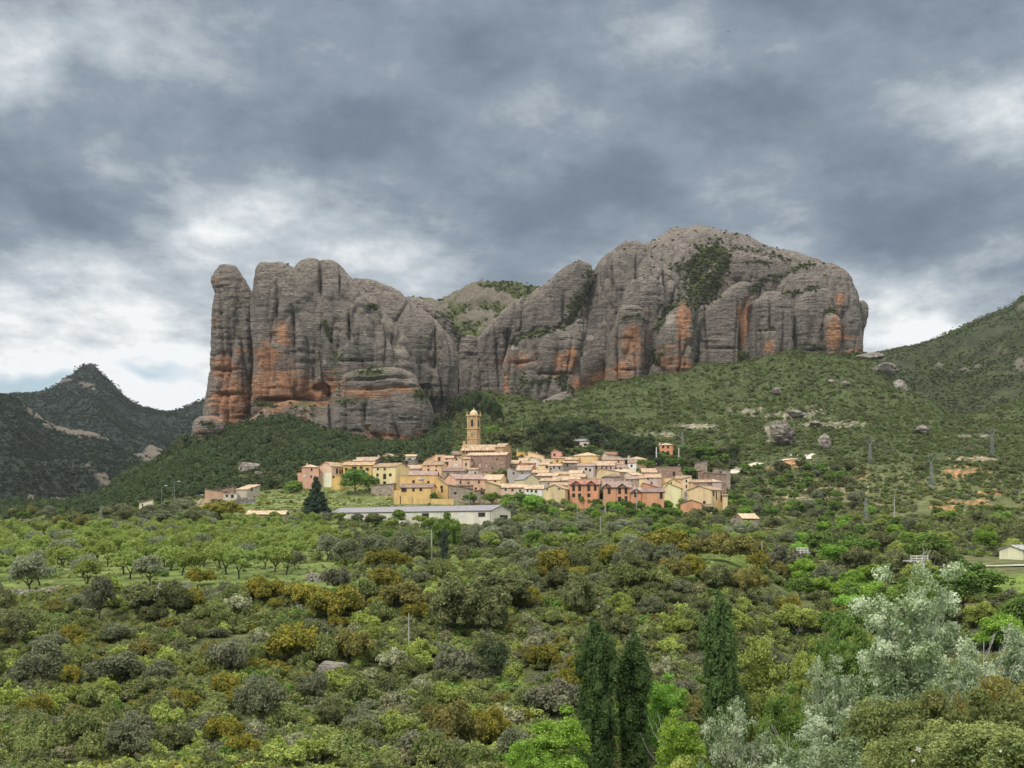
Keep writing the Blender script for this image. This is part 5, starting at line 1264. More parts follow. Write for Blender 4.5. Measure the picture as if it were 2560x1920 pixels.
h_('long house with tan roof and four arched windows', 1484, 1536, 1164, 1180, 640, 12, 'S', -8, 13, MAUV, TANL, [(1491,1164,3,6),(1505,1166,3,7),(1516,1167,3,7),(1527,1167,3,5)])
h_('grey house with a sloping roof in the middle lane', 1444, 1486, 1165, 1184, 634, 7, 'S', -6, 9, (.46,.43,.40), TMAU, [(1465,1170,5,5),(1475,1172,4,6)])
h_('stone house with a white left wall beside the grey house', 1410, 1444, 1157, 1174, 642, 4, 'S', 10, 8, GRB, TANL, [(1418,1160,4,6)])
h_('long yellow house with a shallow roof in the right quarter', 1492, 1548, 1180, 1196, 622, 9, 'G', -8, 10, LYEL, TANL, apex=.12)
h_('house with a dark hipped roof behind the orange terraces', 1510, 1560, 1192, 1204, 612, 9, 'H', 0, 11, STN, TBRN)
h_('small white house with a tan roof and grey gable', 1583, 1608, 1188, 1200, 618, 8, 'S', 24, 11, WHT, TANL, [(1591,1188,3,4)])
h_('square white house with one dark window', 1570, 1590, 1157, 1178, 640, 8, 'S', -8, 8, (.76,.73,.66), TBRN, [(1579,1162,4,5)])
h_('hipped tan-roofed house behind the square white house', 1570, 1618, 1149, 1160, 660, 9, 'H', 0, 11, LYEL, TANL)
h_('low white house with two small windows left of the square one', 1535, 1570, 1169, 1180, 640, 8, 'S', -4, 9, WHT, TBRN, [(1540,1169,4,3),(1552,1170,4,3)])
def terrace(lab, x0, x1, eave, base, D, rise, yaw, dorm, wins, roofc, dep=11):
    r, W, Hh, z0 = h_(lab, x0, x1, eave, base, D, rise, 'S', yaw, dep, ORG, roofc, wins, chim=(.35, .8), over=.5)
    for dpx in dorm:
        f_ = (dpx - x0) / (x1 - x0); cx_ = f_ * W; dw = 2.0; z = Hh - .1; hh = 1.5; d2 = 4.0
        MB().add([(cx_-dw+.1,-.03,z),(cx_+dw-.1,-.03,z),(cx_,-.03,z+hh-.12),(cx_-dw+.1,d2,z),(cx_+dw-.1,d2,z),(cx_,d2,z+hh-.12)], [(0,1,2),(0,2,5,3),(1,4,5,2)]).build('dormer_gable', plaster(ORG), r)
        m = MB()
        for s in (-1, 1):
            a = Vector((cx_ + s*(dw+.4), -.75, z-.3)); b = Vector((cx_ + s*(dw+.4), d2, z-.3)); c = Vector((cx_, d2, z+hh)); d = Vector((cx_, -.75, z+hh)); up = Vector((0, 0, .16))
            m.add([a, b, c, d, a+up, b+up, c+up, d+up], [(0,1,2,3),(4,5,6,7),(0,1,5,4),(1,2,6,5),(2,3,7,6),(3,0,4,7)])
        m.build('dormer_roof', tiles(roofc), r)
    for px_ in (x0 + (x1-x0)*.48,):
        f_ = (px_ - x0) / (x1 - x0); MB().box(f_*W-.05, f_*W+.05, -.09, -.01, 2, Hh).build('downpipe', wood, r)
    return r
terrace('orange terraced houses with a red tiled roof and two little gables', 1424, 1498, 1211, 1246, 562, 13, -5, (1440, 1478), [(1434,1214,6,13),(1449,1214,6,13),(1472,1214,6,13),(1488,1214,6,12),(1434,1234,7,8),(1449,1234,7,8),(1472,1234,7,8)], TRED)
terrace('orange terraced houses with a mauve roof behind the round dark tree', 1508, 1576, 1218, 1262, 548, 16, -4, (1517, 1555), [(1523,1222,6,12),(1549,1221,6,13),(1565,1221,6,13),(1549,1242,7,14),(1565,1241,6,14)], TMAU, 12)
terrace('orange house with one small gable between the two dark trees', 1577, 1606, 1230, 1262, 546, 13, -4, (1591,), [(1589,1232,6,10)], TMAU, 12)
h_('orange house with a wide low roof and one tall dark opening', 1606, 1660, 1230, 1264, 542, 10, 'S', -6, 10, ORG, TMAU, [(1653,1232,6,14)])
h_('orange gabled house behind the wide orange one', 1600, 1658, 1222, 1236, 566, 15, 'G', -6, 9, ORG, TAN, apex=.12)
h_('long roofless brown stone ruin with an arched doorway', 1640, 1702, 1168, 1194, 634, 2, 'F', -6, 8, BRK, STN, [(1685,1180,5,10)], name='ruined_house', cat='ruin')
h_('stone barn with a faded tan roof left of the ruin', 1606, 1642, 1181, 1192, 630, 11, 'S', 0, 12, STN, TAN, name='barn', cat='barn')
h_('grey pink house with a tan roof beside the cream wall', 1613, 1652, 1194, 1216, 606, 10, 'S', -5, 10, MAUV, TAN, [(1620,1195,3,4),(1629,1206,4,4)])
h_('small cream house right of the grey pink one', 1652, 1684, 1195, 1206, 612, 3, 'F', 0, 6, CREAM, TANL)
h_('yellow gabled house in the right quarter', 1658, 1712, 1211, 1222, 592, 13, 'G', -8, 9, LYEL, TAN, [(1678,1206,3,3)], apex=.44)
h_('pale yellow gabled house with a climbing plant', 1660, 1702, 1221, 1256, 566, 13, 'G', -12, 9, (.72,.62,.38), TANL, [], apex=.24)
h_('tall cream house with narrow windows in the right quarter', 1706, 1728, 1197, 1230, 584, 6, 'MR', -3, 9, (.66,.52,.38), TAN, [(1716,1200,2.5,5),(1716,1212,2.5,7)])
h_('tan-roofed house behind the tall cream one', 1690, 1728, 1197, 1206, 602, 8, 'S', -4, 10, CREAM, TAN)
h_('peach house with a roof sloping to the right', 1728, 1756, 1220, 1242, 574, 14, 'ML', 0, 8, PEACH, TANL, [(1731,1210,2.5,10),(1749,1228,3,8)])
h_('brown-roofed house behind the peach one', 1728, 1776, 1206, 1216, 590, 7, 'S', -12, 10, STN, TAN, [(1772,1208,2,3)])
h_('mauve house with a white pier at the right edge', 1764, 1804, 1205, 1220, 590, 8, 'H', -4, 9, MAUV, TANL, [(1776,1208,4,3)])
h_('tall cream house at the right end with three slit windows', 1779, 1809, 1225, 1264, 558, 11, 'S', 42, 13, LYEL, TAN, [(1784,1228,3,11),(1791,1229,2,20),(1803,1230,2.5,23)], side=[(.25,4.5,1.2,2.0)])
h_('lower yellow extension at the right end of the village', 1808, 1819, 1239, 1276, 556, 3, 'S', -4, 7, LYEL, TAN)
h_('small orange garage in front of the right quarter', 1702, 1754, 1258, 1274, 540, 8, 'G', -5, 8, ORG, TANL, name='garage', cat='garage')
h_('low pink garden building right of the orange garage', 1755, 1780, 1261, 1270, 546, 2, 'F', 0, 4, LPINK, LPINK, name='garage', cat='garage')
h_('ruined stone house with a hollow window beside the white track', 1785, 1826, 1176, 1190, 622, 6, 'ML', -4, 8, STN, STN, [(1801,1179,4,6)], name='ruined_house', cat='ruin')
h_('long low ruined wall house below the hollow-windowed ruin', 1762, 1816, 1186, 1200, 606, 5, 'ML', 0, 5, BRK, STN, [(1771,1189,2.5,3)], name='ruined_house', cat='ruin')
h_('crumbling stone stump between the ruins', 1748, 1762, 1177, 1202, 610, 3, 'MR', 0, 4, BRK, BRK, name='ruined_house', cat='ruin')
h_('collapsed grey stone house under the dark bush', 1740, 1768, 1157, 1172, 646, 6, 'MR', 0, 6, STN, STN, name='ruined_house', cat='ruin')
h_('orange villa standing alone above the village', 1646, 1682, 1113, 1152, 690, 6, 'H', -10, 8, (.62,.30,.17), TANL, [(1658,1115,4.5,5),(1670,1115,4.5,5),(1658,1128,4.5,7),(1670,1128,4.5,10)], chim=(.05,))
h_('small house with a tan roof just right of the church tower', 1204, 1220, 1092, 1100, 740, 13, 'MR', 0, 8, GRB, TANL)
# outlying buildings
h_('long white warehouse with a grey roof above the groves', 828, 1228, 1282, 1300, 513, 12, 'S', -43, 9.5, (.60,.57,.50), SLATE,
   [(867,1287,16,8,'w'),(925,1286,14,8,'w'),(1033,1284,16,9,'w'),(1075,1284,16,8),(1161,1282,15,9,'w'),(1207,1282,15,8)], side=[(.45,1.6,3.6,3.6)], name='warehouse', cat='warehouse', sink=6, group=None)
h_('half-ruined stone house with one lean-to roof left of the village', 590, 618, 1224, 1246, 590, 13, 'M', -22, 10, (.42,.37,.32), TANL, side=[(.3,-1,1.0,1.5)], name='ruined_house', cat='ruin', group=None)
h_('roofless brick ruin left of the half-ruined house', 512, 560, 1229, 1247, 592, 7, 'ML', 0, 6, (.46,.31,.22), (.30,.24,.20), name='ruined_house', cat='ruin', group=None)
h_('broken brown roof between the two parts of the ruin', 540, 584, 1224, 1236, 606, 9, 'MR', 0, 8, BRK, TBRN, name='ruined_house', cat='ruin', group=None)
h_('low white lean-to with two doors in front of the ruin', 558, 592, 1235, 1248, 586, 1, 'F', 0, 3, (.55,.50,.42), (.55,.50,.42), [(567,1237,5,5),(581,1237,6,7)], name='shed', cat='shed', group=None)
h_('small cream hut with a sloping roof left of the street lamps', 348, 381, 1257, 1272, 600, 9, 'MR', 10, 6, (.68,.60,.48), TANL, [(356,1260,2,5)], name='hut', cat='hut', group=None)
h_('low white walled shelter left of the cream hut', 290, 306, 1266, 1273, 606, 5, 'MR', 0, 5, WHT, TANL, name='shed', cat='shed', group=None)
h_('small roofless stone ruin in the fields at the far left', 26, 54, 1276, 1289, 640, 4, 'ML', 0, 5, (.48,.38,.29), STN, name='ruined_house', cat='ruin', group=None)
h_('long low building whose tan roof shows behind the dark olives', 616, 712, 1286, 1298, 500, 9, 'S', 0, 9, STN, (.60,.45,.28), name='barn', cat='barn', group=None)
h_('old stone hut with a tiled roof in the trees right of the village', 1857, 1896, 1296, 1320, 478, 12, 'S', 14, 8, STN, (.60,.40,.26), [(1870,1300,5,6)], name='hut', cat='hut', group=None)
h_('cream farm shed with a grey roof at the right edge', 2556, 2680, 1375, 1404, 330, 11, 'S', 34, 6.5, (.72,.66,.48), (.40,.39,.38), [(2575,1380,4,3),(2590,1380,4,3)], name='shed', cat='shed', group=None)
# --- the church
cr = empty('church', (0, 0, 0)); tag(cr, 'stone church with a domed bell tower and an arcaded gallery', 'church')
ochre = masonry((.50,.355,.19)); och2 = plaster((.52,.37,.20)); brown = masonry((.34,.26,.18))
DT = 664.0
def chpart(name, mb, mat, loc, yaw, parent=cr):
    o = mb.build(name, mat, parent); o.location = loc; o.rotation_euler = (0, 0, R(yaw)); return o
tw = 26 * DT / F / math.cos(R(20)); td = 10 * DT / F / math.sin(R(20)) * .82
p0 = at(1167, 1330, DT); zb = (HY - 1150) / F * DT; z1 = (HY - 1097) / F * DT; z2 = (HY - 1071.5) / F * DT; z3 = (HY - 1039) / F * DT
loc = (p0.x, DT, 0)
m = MB().box(0, tw, 0, td, zb, z1)
tower = chpart('bell_tower', MB().box(0, tw, 0, td, zb, z1).box(.1, tw-.1, .1, td-.1, z1, z2).box(.15, tw-.15, .15, td-.15, z2, z3), ochre, loc, -20)
def sub(name, mb, mat): 
    o = mb.build(name, mat, tower); return o
sub('cornice', MB().box(-.22, tw+.22, -.22, td+.22, z1-.2, z1+.15), och2); sub('cornice', MB().box(-.22, tw+.22, -.22, td+.22, z2-.2, z2+.15), och2); sub('cornice', MB().box(-.4, tw+.4, -.4, td+.4, z3-.15, z3+.35), och2)
for x_ in (.15, tw-.65): sub('pilaster', MB().box(x_, x_+.5, -.02, .14, z2+.15, z3-.15), och2)
def arch(x0, x1, z0, z1, y0, y1):
    mb = MB(); r = (x1-x0)/2; c = (x0+x1)/2; pts = [(x0, z0), (x1, z0), (x1, z1-r)] + [(c + r*math.cos(a), z1-r + r*math.sin(a)) for a in np.linspace(.3, math.pi-.3, 6)] + [(x0, z1-r)]
    n = len(pts); mb.add([(x, y0, z) for x, z in pts] + [(x, y1, z) for x, z in pts], [tuple(range(n)), tuple(range(2*n-1, n-1, -1))] + [(i, (i+1) % n, n+(i+1) % n, n+i) for i in range(n)]); return mb
zc = lambda y: (HY - y) / F * DT
sub('bell_opening', arch(tw*.40, tw*.62, zc(1066), zc(1049), .06, .2), glass); sub('niche', arch(tw*.40, tw*.58, zc(1091), zc(1080), .02, .12), brown)
sub('bell_opening', MB().box(tw-.2, tw-.1, td*.35, td*.65, zc(1066), zc(1050)), glass)
dome = sub('dome', MB().lathe([(tw*.36, z3+.35), (tw*.36, z3+.7), (tw*.34, z3+1.2), (tw*.29, z3+1.9), (tw*.2, z3+2.5), (tw*.08, z3+2.8), (.28, z3+2.85), (.28, z3+3.3), (.1, z3+3.5), (.05, z3+4.3), (.01, z3+4.35)], 16, (tw/2, td/2)), plaster((.52,.43,.30)))
for x_ in (.1, tw-.1):
    for y_ in (.1, td-.1): sub('pinnacle', MB().lathe([(.25, z3+.35), (.22, z3+.9), (.12, z3+1.1), (.14, z3+1.5), (.02, z3+2.2)], 8, (x_, y_)), och2)
# nave with the gallery of eleven arches
DN = 656.0
xa, xb = (1153-1280)/F*DN, (1236-1280)/F*DN
zz_e = (HY-1126)/F*DN; zz_r = (HY-1111)/F*DN; zz_b = (HY-1150)/F*DN
Wn = xb - xa; dn = 12.0
m = MB(); m.add([(0,0,zz_b),(Wn,0,zz_b),(Wn,dn,zz_b),(0,dn,zz_b),(0,0,zz_e),(Wn,0,zz_e),(Wn,dn,zz_e),(0,dn,zz_e),(0,dn/2,zz_r),(Wn,dn/2,zz_r)], [(0,1,5,4),(2,3,7,6),(1,2,6,9,5),(3,0,4,8,7),(4,5,9,8),(6,7,8,9)])
nave = chpart('nave_wall', m, ochre, (xa, DN, 0), -3)
s_ = (zz_r-zz_e)/(dn/2)
m = MB()
for a, b, c, d in (((-.5,-.5,zz_e-s_*.5),(Wn+.3,-.5,zz_e-s_*.5),(Wn+.3,dn/2,zz_r),(1.2,dn/2,zz_r)), ((Wn+.3,dn+.5,zz_e-s_*.5),(-.5,dn+.5,zz_e-s_*.5),(1.2,dn/2+.02,zz_r),(Wn+.3,dn/2+.02,zz_r))):
    lo = [Vector(p) for p in (a, b, c, d)]; hi = [p + Vector((0,0,.22)) for p in lo]; m.add(lo+hi, [(0,3,2,1),(4,5,6,7),(0,1,5,4),(1,2,6,5),(2,3,7,6),(3,0,4,7)])
chpart('roof', m, tiles(TAN), (xa, DN, .03), -3)
for i in range(11):
    x_ = Wn * (.06 + .083 * i); arch(x_, x_+.68, zz_e-1.55, zz_e-.45, -.05, .05).build('gallery_arch', glass, nave)
# transept and buttress to the right
xc, xd = (1238-1280)/F*654, (1262-1280)/F*654; Wt = xd - xc
zt_ = (HY-1118)/F*654; zr_ = (HY-1109)/F*654; zl_ = (HY-1133)/F*654
m = MB(); m.add([(0,0,zb-4),(Wt,0,zb-4),(Wt,9,zb-4),(0,9,zb-4),(0,0,zt_),(Wt,0,zt_),(Wt,9,zt_),(0,9,zt_),(0,4.5,zr_),(Wt,4.5,zr_)], [(0,1,5,4),(2,3,7,6),(1,2,6,9,5),(3,0,4,8,7),(4,5,9,8),(6,7,8,9)])
chpart('transept', m, ochre, (xc, 652, 0), -22)
m = MB()
for a, b, c, d in (((-.3,-.4,zt_-.3),(Wt+.3,-.4,zt_-.3),(Wt+.3,4.5,zr_),(-.3,4.5,zr_)), ((Wt+.3,9.4,zt_-.3),(-.3,9.4,zt_-.3),(-.3,4.52,zr_),(Wt+.3,4.52,zr_))):
    lo = [Vector(p) for p in (a, b, c, d)]; hi = [p + Vector((0,0,.22)) for p in lo]; m.add(lo+hi, [(0,3,2,1),(4,5,6,7),(0,1,5,4),(1,2,6,5),(2,3,7,6),(3,0,4,7)])
chpart('roof', m, tiles(TAN), (xc, 652, .03), -22)
chpart('apse', MB().box(0, 5.8, 0, 8, zl_-7, zl_).box(-.15, 5.95, -.15, 8.1, zl_, zl_+.25), brown, ((1237-1280)/F*649, 649, 0), -18)
chpart('west_gable', MB().box(0, 1.2, 0, 1.2, zz_e, (HY-1102)/F*DN), och2, ((1157-1280)/F*DN, DN+2, 0), 0)
# yellow garden walls, stone walls, dishes
gw = empty('garden_wall', (0, 0, 0)); tag(gw, 'stepped yellow garden wall below the yellow houses', 'wall')
mw = MB()
for a, b, t_, bs in ((985,1002,1226,1242),(1000,1031,1240,1249),(1030,1046,1244,1251),(1045,1076,1247,1255),(1075,1134,1247,1262)):
    D_ = 566; mw.box((a-1280)/F*D_, (b-1280)/F*D_+.02, D_, D_+.4, (HY-bs)/F*D_-3, (HY-t_)/F*D_)
mw.build('wall', plaster(YEL2), gw)
for x_, y_, s in ((1050, 1200, .75), (1057, 1199.5, .85)):
    d = empty('satellite_dish', at(x_, y_, 586)); tag(d, 'white satellite dish on the yellow block, %s of the pair' % ('left' if x_ < 1053 else 'right'), 'satellite dish', 'satellite dishes on the yellow block'); d.rotation_euler = (R(-62), 0, R(15))
    MB().lathe([(.03, .12), (s*.55, .16), (s, .34), (s, .38), (s*.5, .22), (.03, .18)], 16).build('reflector', whitep, d)
    MB().tube([(0, 0, -.9), (0, 0, .12)], [.05, .05]).tube([(0, -s*.9, .34), (0, 0, .95)], [.03, .03], 4).box(-.08, .08, -.08, .08, .9, 1.05).build('bracket', steel, d)
for x_, y_ in ((1596, 1279), (1664, 1283)):
    d = empty('satellite_dish', at(x_, y_, 520)); tag(d, 'large white satellite dish among the trees below the %s' % ('round dark tree' if x_ < 1600 else 'orange garage'), 'satellite dish'); d.rotation_euler = (R(-55), 0, R(-20))
    MB().lathe([(.03, .12), (.5, .18), (.95, .42), (.95, .46), (.5, .24), (.03, .2)], 16).build('reflector', whitep, d); MB().tube([(0, 0, -2.2), (0, 0, .12)], [.07, .07]).build('mast', steel, d)
# ------------------------------------------------------------------ trees and shrubs one by one
def pp(kind, cx, yt, yb, w, lab, grp=None, **kw):
    return plant_px(kind, cx, yt, yb, w, lab, grp, **kw)
G_ol = 'olive trees on the terraces'; G_sh = 'single shrubs on the valley slope'; G_val = 'leafy trees in the valley'
for a in [
 ('olive',78,1390,1482,108,'big silvery olive tree at the left end of the orchard front'),('olive',376,1390,1463,97,'silvery olive tree in front of the orchard, above the broken wall'),
 ('olive',159,1345,1398,84,'wide grey olive tree inside the orchard, behind the big left olive'),('olive',30,1370,1412,70,'grey olive tree at the left edge inside the orchard'),
 ('greyolive',738,1372,1424,52,'small round olive alone on the grass at the orchard right'),('olive',640,1312,1348,60,'pale olive in the back of the orchard'),
 ('greyolive',869,1352,1419,78,'round grey olive on the grass left of the golden bush'),('greyolive',1035,1332,1409,92,'large grey olive beside the guyed pole'),('greyolive',1000,1325,1398,60,'grey olive partly behind the large one by the pole'),
 ('greyolive',1176,1320,1393,74,'full grey olive right of the cypress'),('greyolive',1232,1325,1382,50,'olive with a short dark trunk right of the full one'),('olive',1275,1347,1393,55,'low pale olive on the bank'),
 ('greyolive',1258,1296,1340,62,'grey olive at the right corner of the warehouse'),('greyolive',1310,1302,1345,60,'grey olive right of the warehouse corner one'),('olive',1336,1300,1362,60,'spreading olive with bare forked trunk'),
 ('greyolive',1400,1300,1345,70,'grey olive left of the thin pole below the terraces'),('greyolive',1452,1298,1340,66,'grey olive at the foot of the thin pole'),('olive',1548,1300,1348,64,'spreading olive right of the thin pole'),('olive',1590,1302,1342,50,'small olive near the golden oaks'),
 ('greyolive',445,1245,1292,88,'dark round olive below the street lamps'),('greyolive',410,1278,1322,92,'grey olive left of the big golden bush'),('greyolive',690,1282,1303,46,'dark olive in front of the low tan roof'),('greyolive',655,1280,1302,50,'dark olive left of the one before the tan roof'),
 ('green',1112,1286,1402,78,'tall feathery green tree above the cypress'),('oak',940,1283,1318,58,'dark bushy olive before the warehouse wall'),('green',995,1275,1315,44,'bright tree rising before the warehouse'),
 ]: pp(*a[:5], a[5], G_ol if 'olive' in a[0] else None)
pp('cypress',1111,1322,1408,19,'dark narrow cypress in the grass right of the pole')
for a in [
 ('gold',963,1367,1428,98,'dark golden dome-shaped bush on the terrace edge'),('gold',555,1253,1299,108,'big golden dome bush below the half-ruined house'),('gold',499,1418,1464,80,'golden shrub in front of the orchard'),
 ('pale',593,1480,1542,78,'pale flowering shrub on the near slope left of centre'),('pale',1393,1327,1372,42,'white flowering tree among the olives'),('gold',1390,1370,1445,92,'golden-green bushy tree on the bank right of centre'),
 ('gold',1534,1352,1427,78,'bright golden tree on the bank below the thin pole'),('oak',1150,1446,1592,150,'large grey-green holm oak in the middle of the slope'),('oak',1268,1428,1530,160,'broad holm oak behind the large grey-green one'),('oak',1215,1470,1600,140,'dark holm oak at the front of the oak clump'),
 ('oak',1444,1435,1542,88,'dark round holm oak right of the oak clump'),('gold',843,1462,1560,150,'wide golden shrub mass left of centre'),('rust',1020,1455,1532,150,'rusty brown shrub behind the holm oaks'),('gold',960,1420,1475,90,'golden shrub right of the terrace lawn'),
 ('gold',1660,1318,1402,130,'large golden-brown oak at the right end of the bank'),('rust',1825,1326,1408,125,'rusty holm oak on the ridge above the green slope'),('rust',1740,1340,1400,90,'golden rusty oak between the two ridge oaks'),('rust',1890,1345,1395,60,'rusty oak crown at the end of the ridge'),
 ('drygrey',1969,1358,1445,105,'grey-brown leafless looking tree left of the valley trees'),('greyolive',2072,1410,1492,90,'blue-grey olive above the scrub slope'),
 ('greyolive',246,1446,1556,80,'grey-green tree in front of the stone wall at the left'),('oak',360,1462,1545,110,'dark grey oak on the near slope below the wall'),('oak',432,1455,1548,90,'dark oak right of the grey one below the wall'),
 ('gold',660,1440,1510,110,'golden shrub below the orchard edge'),('gold',760,1450,1520,110,'second golden shrub below the orchard edge, further right'),('gold',480,1470,1530,70,'golden green shrub between pale and dark ones'),
 ('greyolive',106,1608,1722,115,'grey olive bush at the left edge of the near slope'),('gold',182,1652,1722,58,'bright gold shrub beside the grey olive bush at left'),('greyolive',289,1628,1722,135,'wide dark olive bush low on the left'),
 ('drygrey',568,1588,1690,105,'thin grey bush on the near slope'),('greyolive',650,1695,1832,125,'tall grey-green olive in the lower left scrub'),('greyolive',780,1678,1765,92,'round olive left of the near rock'),
 ('greyolive',330,1806,1925,125,'grey open tree with dark forked trunk at the bottom left'),('oak',835,1748,1835,100,'dark oak bush below the near rock'),('greyolive',910,1782,1856,105,'grey bush beside the slack cable'),
 ('drygrey',1060,1815,1905,120,'pale grey bush at the bottom centre'),('rust',1140,1750,1885,140,'rusty golden shrub at the bottom centre'),('gold',1225,1765,1880,110,'golden shrub right of the rusty one at the bottom'),
 ('drygrey',1392,1695,1795,140,'grey-green hazy bush left of the poplars'),('pale',1345,1578,1645,75,'cream flowering shrub above the hazy bush'),('pale',1660,1640,1715,90,'cream flowering shrub right of the second poplar'),
 ('pale',1995,1506,1565,78,'cream flowering shrub on the right slope'),('pale',1218,1570,1620,66,'cream flowering shrub below the holm oaks'),('pale',995,1750,1812,66,'whitish flowering shrub near the cable'),
 ('gold',180,1560,1612,70,'golden brown shrub on the left slope'),('oak',40,1530,1630,90,'mottled oak bush at the left frame edge'),('gold',740,1560,1660,150,'tall golden oak bush above the near rock'),('rust',880,1570,1660,110,'rusty oak bush right of the golden one'),
 ('pine',1230,1600,1710,80,'young pine of soft green in the centre slope'),('pale',470,1540,1580,50,'small pale bush in the left slope'),
 ]: pp(*a[:5], a[5], G_sh)
pp('poplar_a',1490,1555,1985,92,'tall dark columnar poplar, left and larger of the close pair',D=113); pp('poplar_b',1584,1588,1985,76,'tall dark columnar poplar, right one of the close pair',D=115)
pp('poplar_b',1799,1482,1985,76,'single dark columnar poplar right of the pair',D=118)
pp('poplar_b',1835,1690,1985,60,'short dark poplar leaning at the foot of the single one',D=117)
for a in [('tallbright',1390,1790,2010,190,98,'vivid green tree at the bottom left of the poplars'),('tallbright',1320,1850,2020,120,96,'low vivid green tree at the bottom of the picture'),('tallbright',1650,1700,2000,150,121,'vivid green tree between the poplars'),('tallbright',1560,1712,1990,50,124,'sliver of light green tree between the two close poplars'),
          ('tallbright',1700,1790,2010,130,104,'vivid green tree at the foot of the single poplar'),('tallyellow',1905,1598,1900,150,124,'yellow-green tree with pale branches right of the single poplar'),('tallyellow',2014,1622,1860,90,128,'small yellow-green tree in the valley'),
          ('tallgreen',2120,1548,1830,130,132,'mid green tree left of the white poplar'),('tallgreen',2050,1585,1840,90,140,'dark green tree behind the yellow-green ones'),('tallyellow',1700,1900,2060,150,60,'yellow-green sprays at the bottom edge'),('tallgreen',1960,1735,1960,130,112,'green bush behind the low silver sprays')]:
    pp(a[0], a[1], a[2], a[3], a[4], a[6], G_val, D=a[5])
for a in [('green',2142,1340,1412,112,'deep green round tree in the right valley'),('green',2055,1325,1395,92,'deep green tree left of the round one'),('bright',2134,1428,1500,74,'bright green tree lower in the right valley'),('bright',2182,1408,1480,82,'bright green tree beside the lower one'),
          ('oak',2230,1375,1445,92,'dark tree below the white railing'),('green',2338,1340,1440,130,'soft green willow right of the dead tree'),('green',2420,1408,1535,180,'big green tree in front of the field'),('bright',2462,1322,1385,60,'bright green tree behind the road'),('oak',2524,1316,1378,80,'dark tree behind the cream shed'),
          ('green',2010,1382,1420,60,'green tree under the grey-brown one'),('green',2280,1440,1520,110,'green tree behind the white poplar top'),('bright',2050,1440,1500,80,'light green tree at the valley edge'),('green',2200,1470,1560,90,'green tree left of the white poplar crown'),
          ('green',2545,1490,1600,110,'dark green tree at the right edge below the field'),('bright',2500,1540,1640,130,'light green tree at the right edge'),('yellowgreen',2300,1400,1470,90,'light tree behind the dead trunk'),('green',2000,1440,1500,70,'green bush left of the blue-grey olive')]:
    pp(*a[:5], a[5], G_val)
pp('whitepoplar_a',2290,1432,1960,310,'big silvery white poplar at the right, leaves showing pale undersides',D=92)
pp('whitepoplar_b',2085,1660,1985,180,'low silvery white poplar left of the big one',D=74); pp('whitepoplar_b',1850,1768,2060,190,'silvery poplar sprays at the bottom, right of the single dark poplar',D=60)
pp('whitepoplar_b',2520,1585,1960,220,'silvery white poplar at the right edge',D=84); pp('whitepoplar_b',2120,1790,2100,230,'silvery sprays at the bottom centre right',D=55)
for i, (x_, yt, yb, w_, k_, D_, lb) in enumerate([(2240,1740,2200,330,'nearoak',54,'small-leaved green bush in front of the white poplar'),(2440,1700,2200,360,'nearoak',52,'small-leaved bush with white blossoms at the bottom right'),(2560,1650,2200,300,'neargold',56,'golden green bush at the right edge bottom'),
      (2330,1790,2300,320,'nearoak',47,'golden green bush at the very bottom right'),(2150,1840,2300,260,'nearsilver',50,'silvery bush at the bottom'),(2010,1850,2300,260,'nearsilver',52,'pale silvery bush between the sprays'),(2500,1800,2400,330,'nearoak',42,'dense bush in the bottom right corner'),
      (2350,1690,2100,160,'neargold',66,'rusty gold bush below the white poplar'),(2110,1720,2000,110,'rust',80,'rusty bush left of the white poplar trunk')]):
    pp(k_, x_, yt, yb, w_, lb, 'bushes close to the viewpoint', D=D_)
# blossoms
fl = MB()
rb = random.Random(3)
for px_, py_, D_, n_ in ((2295,1872,44.2,6),(2282,1902,43.5,3),(2318,1896,43.7,3),(2425,1824,43,2),(2496,1880,40,2),(2085,1745,60,3)):
    c = at(px_, py_, D_)
    for _ in range(n_):
        p = c + Vector((rb.uniform(-.1, .1), rb.uniform(-.06, .06), rb.uniform(-.06, .06))); r_ = rb.uniform(.025, .05)
        vs = [tuple(p)]; 
        for k in range(5): a = k * 1.2566; vs += [tuple(p + Vector((math.cos(a-.4)*r_*.8, -.02, math.sin(a-.4)*r_*.8))), tuple(p + Vector((math.cos(a)*r_*1.25, -.035, math.sin(a)*r_*1.25))), tuple(p + Vector((math.cos(a+.4)*r_*.8, -.02, math.sin(a+.4)*r_*.8)))]
        fl.add(vs, [(0, 1+3*k, 2+3*k, 3+3*k) for k in range(5)])
tag(fl.build('blossoms', whitep), 'white rose blossoms scattered on the bushes at the bottom right', 'blossoms', kind='stuff')
